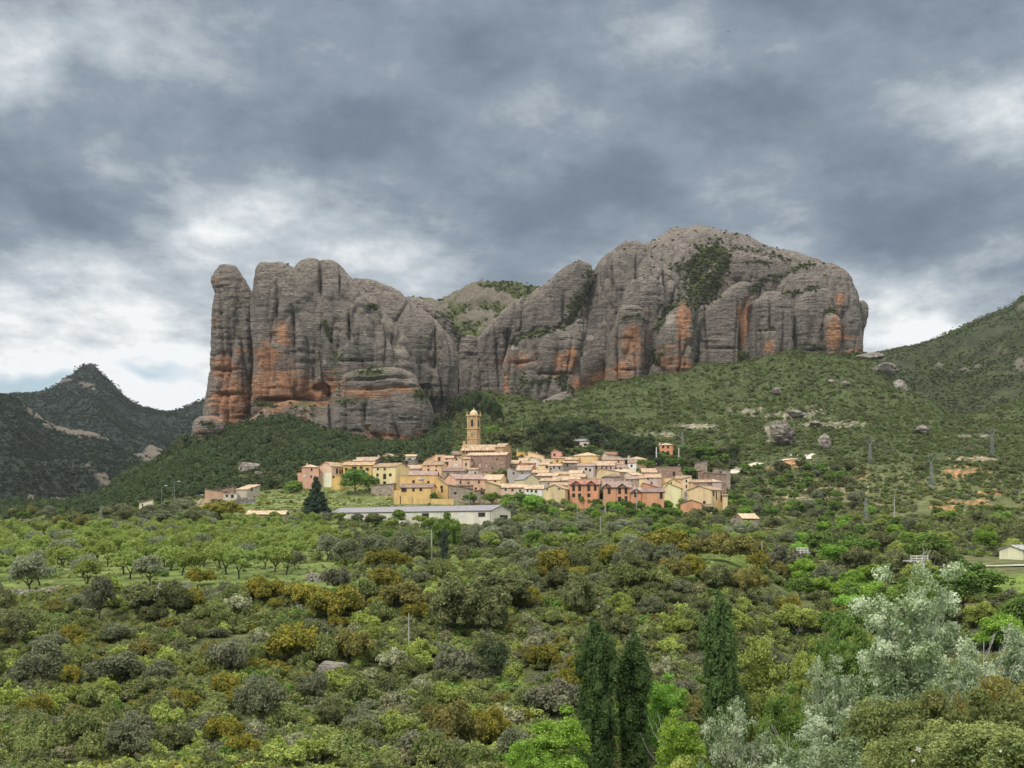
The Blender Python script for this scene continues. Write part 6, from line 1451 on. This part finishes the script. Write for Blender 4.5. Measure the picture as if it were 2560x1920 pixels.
# village greenery
for a in [('cedar',790,1193,1300,88,'tall dark conifer in front of the pink houses',556),('green',887,1174,1236,76,'round green tree before the big ochre house',596),('green',925,1190,1226,48,'green tree touching the cream four-storey house',596),('bright',738,1203,1226,46,'light green bush below the tall pink house',598),('green',728,1212,1232,40,'green bush left of the conifer',596),
          ('green',1175,1232,1262,38,'green tree at the pole below the stone house',562),('green',1229,1230,1264,48,'green tree before the beige gable',560),('green',1268,1236,1268,42,'green tree under the pink row',558),('green',1302,1231,1266,52,'green tree under the white row house',558),('bright',1330,1238,1280,54,'light green tree below the white row',552),
          ('green',1388,1232,1262,38,'green tree before the yellow front gable',548),('green',1412,1234,1260,34,'green tree left of the orange terrace',548),('green',1456,1238,1262,46,'green tree under the red tiled terrace',548),('oak',1500,1216,1264,68,'round dark tree between the orange terraces',540),('oak',1604,1230,1268,50,'round dark tree before the wide orange house',534),
          ('oak',1250,1172,1203,44,'dark tree under the brick house',624),('green',1238,1182,1204,30,'green bush under the brick house',622),('oak',1727,1226,1258,36,'dark tree left of the cream right-end house',566),('green',1685,1216,1232,20,'climbing plant on the pale yellow gable',562),
          ('green',1655,1134,1158,32,'green tree at the foot of the orange villa',672),('green',1690,1142,1172,46,'green tree right of the orange villa',664),('green',1722,1168,1198,44,'green tree behind the stone ruin',640),('oak',1786,1150,1178,42,'dark bush above the ruins',648),('green',1758,1112,1152,64,'deep green tree on the slope right of the villa',690),('oak',1800,1112,1150,46,'dark tree right of the deep green one',696),
          ('green',1475,1113,1136,34,'green tree before the white villa',694),('green',1422,1102,1130,34,'green tree left of the white villa',706),('green',1600,1148,1168,30,'green tree behind the square white house',656),('green',1622,1152,1170,34,'green tree left of the small chimney',650),('green',1540,1150,1162,24,'green bush on the ruined roof',656),('green',1590,1170,1184,26,'green bush right of the square white house',634),
          ('green',1400,1128,1140,30,'green tree behind the rose pink house',690),('green',1350,1112,1132,40,'green tree above the pale yellow house',700),('green',1064,1132,1148,16,'bush at the cream hut of the cliff foot',688),('green',1085,1232,1254,22,'spiky palm-like shrub in the yellow garden',562),
          ('green',1836,1230,1262,40,'green tree right of the cream end house',560),('green',1858,1262,1290,46,'green tree above the tiled stone hut',500),('oak',1740,1272,1300,50,'dark olive below the orange garage',520),('oak',1772,1264,1290,44,'dark olive below the cream end house',536),('oak',1740,1285,1345,56,'dark oak beside the pool',430),('green',1665,1270,1300,54,'green tree below the wide orange house',516),('green',1620,1280,1316,62,'green tree left of the second dish',490),
          ('oak',610,1187,1212,34,'dark tree behind the half-ruined house',640),('oak',640,1185,1208,30,'dark tree right of the first one behind the ruin',642),('oak',672,1176,1205,36,'dark tree near the white shapes',636),('oak',690,1190,1212,26,'dark bush left of the pink annex',630),('oak',1250,1076,1110,50,'dark oak right of the church',712),('oak',1290,1082,1112,50,'oak beside the dark pines',712),('green',1232,1062,1100,40,'green tree behind the hut roof',735)]:
    pp(a[0], a[1], a[2], a[3], a[4], a[5], 'trees in and round the village', D=a[6])
rp = random.Random(11)
pines = [(1345,1092,40),(1362,1050,46),(1385,1060,46),(1378,1085,50),(1405,1046,46),(1425,1060,50),(1410,1082,50),(1450,1050,50),(1462,1066,46),(1480,1046,46),(1500,1060,50),(1490,1082,50),(1520,1066,46),(1535,1080,54),(1556,1090,56),(1578,1084,46),(1600,1096,50),(1618,1088,44),(1625,1104,46),(1330,1066,36),(1530,1102,50),(1560,1108,50)]
for i, (x_, yt, w_) in enumerate(pines):
    pp('pine', x_, yt, yt + (36 if 1430 < x_ < 1540 else 52), w_, 'dark pine in the grove above the village', 'pines of the grove behind the white villa', D=None)
for i, (x_, yt, w_, h__) in enumerate([(1180,985,26,70),(1194,975,24,60),(1216,990,24,70),(1230,1000,22,66),(1150,990,20,60),(1246,1010,20,60),(1130,1000,22,50)]):
    pp('pine', x_, yt, yt + h__, w_ * 1.4, 'dark tree in the mouth of the gorge', 'trees in the gorge behind the church tower')
# the almond orchard: rows across the grass
rr_ = random.Random(21)
rown = ['front', 'second', 'third', 'fourth', 'fifth', 'sixth', 'seventh', 'eighth', 'ninth', 'tenth', 'eleventh', 'twelfth', 'thirteenth', 'fourteenth', 'fifteenth', 'sixteenth', 'seventeenth', 'eighteenth', 'nineteenth', 'twentieth']
ordn = lambda k: '%d%s' % (k, 'th' if 10 <= k % 100 <= 20 else {1: 'st', 2: 'nd', 3: 'rd'}.get(k % 10, 'th'))
Drow = 231.0; row = 0; nal = 0
while Drow < 480 and nal < 285:
    x_ = -140; k = 0
    xmax = 740 if Drow < 245 else 820
    while x_ < xmax:
        px_ = x_ + rr_.uniform(-9, 9); D_ = Drow + rr_.uniform(-2.5, 2.5)
        stepx = 8.3 / D_ * F
        x_ += stepx
        if Drow < 238 and px_ < 90: continue
        if any(abs(px_ - q[0]) < (q[2] * .5 + 2.0) / D_ * F and abs(D_ - q[1]) < 4 for q in PLANTS[:60]): continue
        if rr_.random() < .05: continue
        k += 1; nal += 1
        w_ = rr_.uniform(4.6, 6.2); kind = 'almond' if rr_.random() < .9 else 'olive'
        lab = ('bright green almond tree, ' if kind == 'almond' else 'grey olive among almonds, ') + '%s from the left in the %s row of the orchard' % (ordn(k), rown[min(row, 19)])
        plant(kind, px_, D_, w_, rr_.uniform(4.2, 5.2), lab, 'orchard trees on the left terrace')
    Drow *= 1.039; row += 1
print('orchard', nal, row)
# groves between the terrace edge and the village
def grove(n, x0, x1, y0, y1, kinds, grp, lab, seed, wr=(4, 6.2), hr=(3.6, 5.4), mind=5.2, tries=40):
    r = random.Random(seed); c = 0
    for _ in range(n * tries):
        if c >= n: break
        px_ = r.uniform(x0, x1); py_ = r.uniform(y0, y1); D_ = ground_D(px_, py_)
        if D_ is None or D_ < 212 and y1 < 1460: continue
        if px_ < 860 and 211 < D_ < 480 and y1 > 1500: continue
        if px_ > 2385 and 1400 < py_ < 1575 : continue
        X_ = (px_ - 1280) / F * D_
        if any((X_ - (q[0] - 1280) / F * q[1]) ** 2 + (D_ - q[1]) ** 2 < mind ** 2 for q in PLANTS): continue
        if (px_ > 1700 and px_ < 1890 and 1385 < py_ < 1450) or (px_ > 2390 and 1404 < py_ < 1500): continue
        if 825 < px_ < 1265 and 1268 < py_ < 1302: continue
        kd = r.choice(kinds); w_ = r.uniform(*wr); h_2 = w_ * r.uniform(.7, .92)
        plant(kd, px_, D_, w_, h_2, lab(kd, px_, py_, c), grp); c += 1
    return c
cname = {'almond': 'light green almond tree', 'olive': 'silvery olive tree', 'greyolive': 'grey olive tree', 'green': 'green leafy tree', 'oak': 'dark holm oak', 'bright': 'bright green tree', 'gold': 'golden shrub', 'rust': 'rust-tinged shrub', 'scrub': 'green scrub bush', 'pale': 'pale flowering bush', 'drygrey': 'grey dry bush', 'brightshrub': 'light green shrub', 'darkshrub': 'dark evergreen shrub', 'pine': 'young pine', 'yellowgreen': 'yellow-green tree'}
def zone(px_, py_):
    hx = 'far left' if px_ < 420 else 'left' if px_ < 900 else 'centre' if px_ < 1450 else 'right' if px_ < 2050 else 'far right'
    return hx
n1_ = grove(85, 830, 1900, 1304, 1392, ['olive', 'greyolive', 'almond', 'almond', 'green'], 'olives and almonds below the village', lambda k, x, y, c: '%s in the groves below the village, %s part' % (cname[k], zone(x, y)), 31)
n2_ = grove(70, 1180, 1900, 1262, 1304, ['almond', 'green', 'bright', 'greyolive'], 'leafy trees just below the houses', lambda k, x, y, c: '%s just below the houses, %s part' % (cname[k], zone(x, y)), 32, mind=4.6)
n3_ = grove(60, 1880, 2620, 1282, 1372, ['almond', 'green', 'almond', 'oak', 'bright', 'greyolive'], 'trees of the small orchard below the pylons', lambda k, x, y, c: '%s in the valley below the pylons, %s' % (cname[k], zone(x, y)), 33, mind=5.5)
n4_ = grove(34, -40, 640, 1292, 1330, ['greyolive', 'oak', 'oak', 'rust', 'green'], 'oaks and olives behind the orchard', lambda k, x, y, c: '%s behind the orchard, %s part' % (cname[k], zone(x, y)), 34, wr=(5, 8), mind=5)
n5_ = grove(30, 1940, 2620, 1372, 1620, ['green', 'bright', 'green', 'oak', 'yellowgreen'], 'trees filling the right valley', lambda k, x, y, c: '%s filling the right valley, %s part' % (cname[k], zone(x, y)), 35, wr=(5, 7.5), hr=(5, 8), mind=5)
n8_ = grove(75, 1832, 2150, 1172, 1300, ['oak', 'green', 'oak', 'green', 'greyolive'], 'trees on the slope right of the village', lambda k, x, y, c: '%s on the slope right of the village, %s' % (cname[k], 'higher up' if y < 1225 else 'lower down'), 38, wr=(4, 7), mind=4.2)
n9_ = grove(40, 1640, 1840, 1132, 1168, ['oak', 'green', 'pine'], 'trees round the orange villa', lambda k, x, y, c: '%s near the orange villa above the village' % cname[k], 39, wr=(4, 6.5), mind=4.5)
# shrubs standing out on the near slope
n6_ = grove(270, -60, 2250, 1450, 1935, ['gold', 'scrub', 'scrub', 'rust', 'scrub', 'scrub', 'drygrey', 'pale', 'brightshrub', 'brightshrub', 'darkshrub', 'gold', 'oak', 'scrub', 'darkshrub', 'greyolive'], 'shrubs on the near valley slope', lambda k, x, y, c: '%s %s on the near slope, %s' % (cname[k], 'high up' if y < 1560 else 'half way down' if y < 1720 else 'low down', zone(x, y)), 36, wr=(2.4, 4.6), mind=2.6)
n7_ = grove(34, 1300, 1900, 1400, 1500, ['rust', 'oak', 'gold', 'scrub', 'greyolive'], 'shrubs on the ridge above the near slope', lambda k, x, y, c: '%s on the ridge above the near slope, %s' % (cname[k], zone(x, y)), 37, wr=(3, 5.5), mind=3.2)
print('groves', n1_, n2_, n3_, n4_, n5_, n6_, n7_)
# ------------------------------------------------------------------ tracks, walls, poles, pylons
def ribbon(name, pts, wv, mat, dz=.12, n=60, kind='structure', label=None):
    """pts: (px, depth) along the middle; follows the ground"""
    xs = np.array(pts, float); P = []
    t_ = np.linspace(0, len(pts) - 1, n); px = np.interp(t_, range(len(pts)), xs[:, 0]); D = np.interp(t_, range(len(pts)), xs[:, 1])
    X_ = (px - 1280) / F * D; C = np.stack([X_, D], -1); T = np.gradient(C, axis=0); T /= np.linalg.norm(T, axis=1, keepdims=True); Nn = np.stack([-T[:, 1], T[:, 0]], -1)
    V = []; 
    for s in np.linspace(-1, 1, 7):
        q = C + Nn * wv * s * .5; z = terr(1280 + q[:, 0] / q[:, 1] * F, q[:, 1]); V.append(np.column_stack([q, z + dz]))
    V = np.array(V); V[..., 2] = np.maximum(V[..., 2], V[..., 2].mean(0) - .1); m = V.shape[1]; V = V.reshape(-1, 3); fs = []
    for i in range(6):
        for j in range(m - 1): fs.append((i*m+j, i*m+j+1, (i+1)*m+j+1, (i+1)*m+j))
    o = obj(name, np_mesh(name, V, fs, mat, True)); tag(o, label, kind=kind); return o
gravel = flat('pale_gravel', (.56, .50, .42), .95)
def gd(px, py): return (px, ground_D(px, py) or 600)
ribbon('track', [gd(1826,1184), gd(1845,1175), gd(1870,1166), gd(1902,1158)], 6.5, gravel)
ribbon('track', [gd(1950,1152), gd(1975,1149), gd(1995,1148)], 3.5, gravel); ribbon('track', [gd(2035,1134), gd(2022,1140), gd(2022,1148)], 2.5, gravel)
ribbon('road', [(2405,301), (2480,298), (2560,296), (2700,292)], 4.5, flat('concrete_road', (.50,.49,.45), .9), dz=.35)
pool = MB().box(-5.5, 5.5, 0, 4, -.2, .35).build('pool_rim', whitep); 
pr = empty('swimming_pool', on_ground(1741, ground_D(1741, 1327) or 430)); tag(pr, 'small blue swimming pool on the grass among the trees', 'pool'); pool.parent = pr
MB().box(-5.1, 5.1, .3, 3.7, .352, .40).build('water', flat('pool_water', (.25,.48,.60), .15), pr)
def stone_wall(lab, pts, hgt, seed, th=.7, c=(.36,.33,.29)):
    r = random.Random(seed); mb = MB(); iv = [(-1,-1,-1),(1,-1,-1),(1,1,-1),(-1,1,-1),(-1,-1,1),(1,-1,1),(1,1,1),(-1,1,1)]
    for i in range(len(pts) - 1):
        (pa, da), (pb, db) = pts[i], pts[i+1]
        A = on_ground(pa, da); B = on_ground(pb, db); ln = (B - A).length; n = max(2, int(ln / .55))
        for j in range(n):
            f_ = j / n; px_ = pa + (pb - pa) * f_; D_ = da + (db - da) * f_; g0 = on_ground(px_, D_)
            hh = hgt * (1 - .55 * max(0, perlin(np.array([px_ / 40, seed, 0])))) ; k = 0; z = -.3
            while z < hh:
                s = Vector((r.uniform(.2, .42), r.uniform(.2, .4), r.uniform(.10, .2))); c_ = g0 + Vector((r.uniform(-.15, .15), r.uniform(-.2, .2), z + s.z)); a = r.uniform(-.5, .5); ca, sa = math.cos(a), math.sin(a)
                vs = []
                for v in iv:
                    x, y, w_ = v[0]*s.x*r.uniform(.75, 1.1), v[1]*s.y*r.uniform(.75, 1.1), v[2]*s.z*r.uniform(.8, 1.1); vs.append((c_.x + x*ca - y*sa, c_.y + x*sa + y*ca, c_.z + w_))
                mb.add(vs, [(0,3,2,1),(4,5,6,7),(0,1,5,4),(1,2,6,5),(2,3,7,6),(3,0,4,7)]); z += s.z * 1.8
    return tag(mb.build('stone_wall', masonry(c)), lab, 'stone wall', 'dry stone terrace walls')
stone_wall('long dry stone wall below the big olive at the left edge', [(-40,213.5),(60,213),(130,213.5),(178,214.5)], 1.5, 1)
stone_wall('short broken wall in front of the second silvery olive', [(400,214.5),(440,215),(478,215.5)], 1.3, 2); stone_wall('low tumbled stones between the dark oaks', [(200,216),(225,216.5)], 1.2, 3)
stone_wall('dry stone wall at the foot of the orchard, centre left', [(770,222),(830,221),(885,220)], 1.2, 4); stone_wall('dry stone wall below the olives right of centre', [(1405,300),(1460,302),(1520,304)], 1.7, 5)
stone_wall('heap of pale stones at the base of the guyed pole', [(1060,226),(1100,226)], .8, 6); stone_wall('crumbling wall left of the tiled stone hut', [(1828,486),(1856,482)], 2.6, 7); stone_wall('stone retaining wall under the mauve-roofed terrace', [(1490,536),(1560,534)], 2.4, 8)
stone_wall('retaining wall on the bank below the half-ruined house', [(586,575),(640,572)], 2.2, 9)
def pole(lab, px, yt, yb, D=None, r=.14, mat=None, kind='utility_pole', cat='pole', arm=0, cap=False, lamp=False, grp='poles carrying wires', guy=False):
    D = D or ground_D(px, yb) or 500
    g0 = on_ground(px, D); h = (HY - yt) / F * D - g0.z
    root = empty(kind, g0); tag(root, lab, cat, grp)
    MB().tube([(0, 0, -.8), (0, 0, h * .5), (0, 0, h)], [r * 1.15, r, r * .75], 8).build('shaft', mat or concrete, root)
    if arm: 
        a = MB().box(-arm, arm, -.07, .07, h-.5, h-.36).build('crossarm', steel, root)
        for x_ in (-arm*.85, 0, arm*.85): MB().lathe([(.05, h-.36), (.10, h-.3), (.05, h-.22), (.1, h-.16), (.03, h-.06)], 8, (x_, 0)).build('insulator', flat('glass_insulator', (.25,.3,.28), .3), a)
    if lamp:
        s = -1 if lamp == 'L' else 1
        MB().tube([(0, 0, h-.1), (s*.5, 0, h+.35), (s*1.2, 0, h+.45)], [.06, .05, .04], 6).build('arm', steel, root)
        MB().box(s*1.9-.55, s*1.9+.55, -.25, .25, h+.36, h+.62).build('lamp_head', whitep, root)
    if guy:
        MB().tube([(-.1, 0, h*.92), (-guy, 0, -.2)], [.025, .025], 4).build('guy_wire', steel, root)
    return root
pole('guyed grey pole standing right of the large grey olive',1079,1326,1408,r=.13,arm=0,guy=2.6); pole('thin pole rising in front of the warehouse wall',1143,1250,1297,D=470,r=.11,arm=.5); pole('slim post beside the green tree above the warehouse',1173,1230,1262,D=530,r=.1)
pole('pole with pale box at its foot left of the orange terraces',1443,1240,1270,D=520,r=.11); pole('tall concrete pole before the round dark tree',1513,1217,1274,D=522,r=.16); pole('pole with a white lamp before the orange terrace end',1591,1222,1280,D=512,r=.13,arm=.4)
pole('thin grey pole among the olives below the terraces',1501,1288,1338,r=.12); pole('pale wooden post on the green slope',1905,1352,1418,r=.11,mat=barkpale); pole('white concrete pole left of the orange villa',1641,1118,1148,D=668,r=.28,mat=whitep); pole('thin dark pole left of the white one',1633,1120,1146,D=676,r=.14,mat=wood)
pole('white concrete pole right of the orange villa',1697,1120,1143,D=670,r=.24,mat=whitep); pole('tall pale pole on the slope under the pylons',2236,1241,1310,D=500,r=.2,arm=.8); pole('thin pole far right among the scrub',2548,1222,1256,r=.14)
pole('dark pole beside the long peach house',1200,1214,1245,D=566,r=.12,mat=wood); pole('wooden pole in the near scrub left of centre',1022,1534,1648,r=.09,mat=barkpale); pole('short grey post at the bottom edge holding the slack cable',917,1872,1940,D=128,r=.07); pole('white post at the grove edge left',223,1262,1285,r=.1)
pole('slender pole standing on the slope right of the gorge rocks',1304,1050,1080,D=760,r=.12); pole('thin far pole in the left fields',69,1276,1299,r=.12)
for a in ((404,1217,1250,'street lamp, middle of the three left of the ruin','R'),(436,1206,1252,'tallest street lamp left of the ruin','R'),(494,1240,1262,'short street lamp nearest the ruin','R')):
    pole(a[3], a[0], a[1], a[2], D=588, r=.1, mat=steel, kind='street_lamp', cat='street lamp', lamp=a[4], grp='street lamps on the left road')
# slack cable of the near pole
ca = at(1022, 1540, 179); cb = at(917, 1876, 128); mb = MB(); pts = [ca.lerp(cb, t_/10) - Vector((0, 0, math.sin(math.pi*t_/10) * 1.0)) for t_ in range(11)]; mb.tube(pts, [.02]*11, 4)
tag(mb.build('cable', wood), 'thin slack cable running down from the near wooden pole', 'cable')
def pylon(lab, px, yt, yb, D=None, arms='Y'):
    D = D or ground_D(px, yb) or 700; g0 = on_ground(px, D); h = (HY - yt) / F * D - g0.z
    root = empty('pylon', g0, .3); tag(root, lab, 'pylon', 'lattice pylons on the hillside')
    b = h * .045 + .3; tp = .25; mb = MB(); r = .075; nseg = 7; hb = h * (.82 if arms == 'Y' else 1)
    cor = [(-1,-1),(1,-1),(1,1),(-1,1)]
    wd = lambda f: b + (tp - b) * f
    for sx, sy in cor: mb.tube([(sx*b, sy*b, -.4), (sx*tp, sy*tp, hb)], [r, r], 4)
    for i in range(nseg):
        f0, f1 = i/nseg, (i+1)/nseg
        for k in range(4):
            (ax, ay), (bx, by) = cor[k], cor[(k+1) % 4]
            mb.tube([(ax*wd(f0), ay*wd(f0), hb*f0), (bx*wd(f1), by*wd(f1), hb*f1)], [r*.6]*2, 4, False); mb.tube([(ax*wd(f1), ay*wd(f1), hb*f1), (bx*wd(f1), by*wd(f1), hb*f1)], [r*.6]*2, 4, False)
    mb.build('lattice_mast', steel, root)
    if arms == 'Y':
        m2 = MB()
        for s in (-1, 1): m2.tube([(s*tp, 0, hb), (s*1.6, 0, h)], [r, r], 4); m2.tube([(s*tp, .3, hb*.95), (s*1.6, 0, h)], [r*.6, r*.6], 4)
        m2.tube([(-3.1, 0, h), (3.1, 0, h)], [r, r], 4); m2.tube([(-3.1, 0, h), (-1.6, 0, h-.6), (1.6, 0, h-.6), (3.1, 0, h)], [r*.6]*4, 4); ca_ = m2.build('crossarm', steel, root)
        for x_ in (-2.9, 0, 2.9): MB().lathe([(.04, h), (.12, h+.1), (.05, h+.2), (.12, h+.3), (.02, h+.5)], 6, (x_, 0)).build('insulator', flat('glass_insulator', (.25,.3,.28), .3), ca_)
    return root
pylon('Y-headed pylon on the slope above the quarried bank',2175,1101,1158); pylon('largest Y-headed pylon in the middle of the right hillside',2328,1140,1222); pylon('Y-headed pylon highest and farthest right on the hillside',2480,1076,1140)
pylon('plain lattice mast lower in the valley, left of the tall pale pole',2165,1246,1304,arms=''); pylon('lattice mast above the village, right of the orange villa',1706,1079,1127,arms=''); pylon('small lattice mast in the fields at the far left',252,1264,1310,D=520,arms=''); pylon('lattice mast beside the dark tree in the right quarter',1713,1228,1262,D=548,arms='')
# wires between the Y-headed pylons
mb = MB(); tips = [(at(2175, 1101, ground_D(2175, 1158) or 700), 1), (at(2328, 1140, ground_D(2328, 1222) or 620), 1), (at(2480, 1076, ground_D(2480, 1140) or 720), 1)]
for (A, _), (B, _) in zip(tips[:-1], tips[1:]):
    for dx in (-2.9, 0, 2.9):
        mb.tube([A.lerp(B, t_/12) + Vector((dx, 0, .3 - math.sin(math.pi*t_/12) * 3.0)) for t_ in range(13)], [.03]*13, 4)
tag(mb.build('power_lines', steel), 'thin power lines slung between the three Y-headed pylons', 'power line')
# white railing of the road bridge
for lab, x0, x1, y_, D_ in (('white bridge railing behind the dead tree',2278,2320,1389,262),('short white railing left of the valley trees',1992,2020,1369,300)):
    A = at(x0, y_, D_); B = at(x1, y_, D_); rt_ = empty('railing', A); tag(rt_, lab, 'railing'); ln = (B - A).length
    for z in (-.0, -.5): MB().box(0, ln, -.06, .06, z-.16, z).build('rail', whitep, rt_)
    for i in range(4): MB().box(ln*i/3-.09, ln*i/3+.09, .065, .2, -1.3, .05).build('post', whitep, rt_)
    MB().box(-.5, ln+.5, .2, 4, -1.2, -.95).build('deck', concrete, rt_)
# dead tree before the railing
def dead_tree(lab, px, yt, D, seed, r0=.16):
    r = random.Random(seed); g0 = on_ground(px, D); h = (HY - yt) / F * D - g0.z; root = empty('dead_tree', g0); tag(root, lab, 'dead tree', 'bare dead trees')
    t_ = [(0,0,-1), (r.uniform(-.3,.3),0,h*.3), (r.uniform(-.5,.5),0,h*.6), (r.uniform(-.4,.4),0,h*.85)]
    MB().tube(t_, [r0, r0*.8, r0*.55, r0*.25], 6).build('trunk', barkpale, root); mb = MB()
    for i in range(11):
        f_ = r.uniform(.35, .85); z = h*f_; a = r.uniform(0, 6.28); l = h*(1-f_)*r.uniform(.35, .7); x_ = t_[2][0] * min(1, f_ / .6)
        mb.tube([(x_,0,z), (x_+math.cos(a)*l*.5, math.sin(a)*l*.5, z+l*.6), (x_+math.cos(a)*l*.8, math.sin(a)*l*.8, z+l*1.25)], [r0*.35, r0*.22, .015], 4)
    mb.build('branches', barkpale, root)
dead_tree('pale dead tree trunk in front of the white bridge railing', 2306, 1352, 236, 1, .22); dead_tree('bare whitish branch standing out of the vivid green tree', 1648, 1768, 108, 2, .07)
dead_tree('bare grey branches in the bottom centre right', 1972, 1790, 68, 3, .05); dead_tree('tall thin dark bare stem at the right', 2478, 1560, 70, 4, .05); dead_tree('bare pale stems right of the willow', 2398, 1386, 250, 5, .1)
# pale concrete slab on the quarried bank
o_ = empty('concrete_slab', on_ground(2150, ground_D(2150, 1218) or 640)); tag(o_, 'flat grey concrete slab at the right end of the quarried bank', 'slab'); MB().box(-3.5, 3.5, -2, 4, -1, .7).build('slab_body', flat('grey_slab', (.5,.52,.53), .8), o_)
for i, (x_, y_) in enumerate(((1977,1140),(1995,1141),(2014,1141),(1830,1144))):
    g_ = ground_D(x_, y_) or 680; r_ = empty('beehive_box', on_ground(x_, g_)); tag(r_, 'tiny white box beside the track, %s' % ('first from the left of three', 'second from the left of three', 'third from the left of three', 'alone near the dark trees')[i], 'box', 'small white boxes on the hillside')
    MB().box(-.45, .45, -.4, .4, 0, 1.0).build('box_body', whitep, r_); MB().box(-.52, .52, -.46, .46, 1.0, 1.1).build('lid', whitep, r_)
# two birds high in the sky
for x_, y_, D_, s, lb in ((1820, 80, 260, .4, 'small dark bird high in the sky at the upper right'), (780, 521, 420, .5, 'tiny dark bird against the clouds above the left rocks')):
    b_ = MB(); b_.add([(-s,0,.18*s),(-s*.45,-.12*s,.28*s),(0,-.12*s,0),(0,.14*s,0),(-s*.45,.1*s,.26*s)], [(0,1,2,3,4)]); b_.add([(s,0,.18*s),(s*.45,-.12*s,.28*s),(0,-.12*s,0),(0,.14*s,0),(s*.45,.1*s,.26*s)], [(4,3,2,1,0)])
    b_.tube([(0,-.5*s,0),(0,-.2*s,0),(0,.3*s,0),(0,.6*s,0)], [.02,.1*s,.08*s,.02], 6)
    tag(b_.build('bird', barkdark, None, at(x_, y_, D_)), lb, 'bird', 'birds in the sky')
# plants of one look and one place are told apart by their order from the left
same = {}
for o in bpy.data.objects:
    if o.parent is None and 'label' in o and 'category' in o: same.setdefault(o['label'], []).append(o)
for lb, os_ in same.items():
    if len(os_) > 1:
        os_.sort(key=lambda q: q.location.x / max(1, q.location.y))
        for i, o in enumerate(os_): o['label'] = lb + (', leftmost one' if i == 0 else ', %s from left' % ordn(i + 1))
print('objects', len(bpy.data.objects))
# ------------------------------------------------------------------ air
mh, t, o = new_mat('air'); pv = t.nodes.new('ShaderNodeVolumePrincipled')
pv.inputs['Color'].default_value = (.82, .88, 1, 1); pv.inputs['Density'].default_value = .00003; pv.inputs['Anisotropy'].default_value = .2
t.links.new(pv.outputs[0], o.inputs['Volume'])
hz_ = MB().box(-3600, 3600, -60, 4700, -80, 360).build('haze', mh); tag(hz_, kind='stuff')
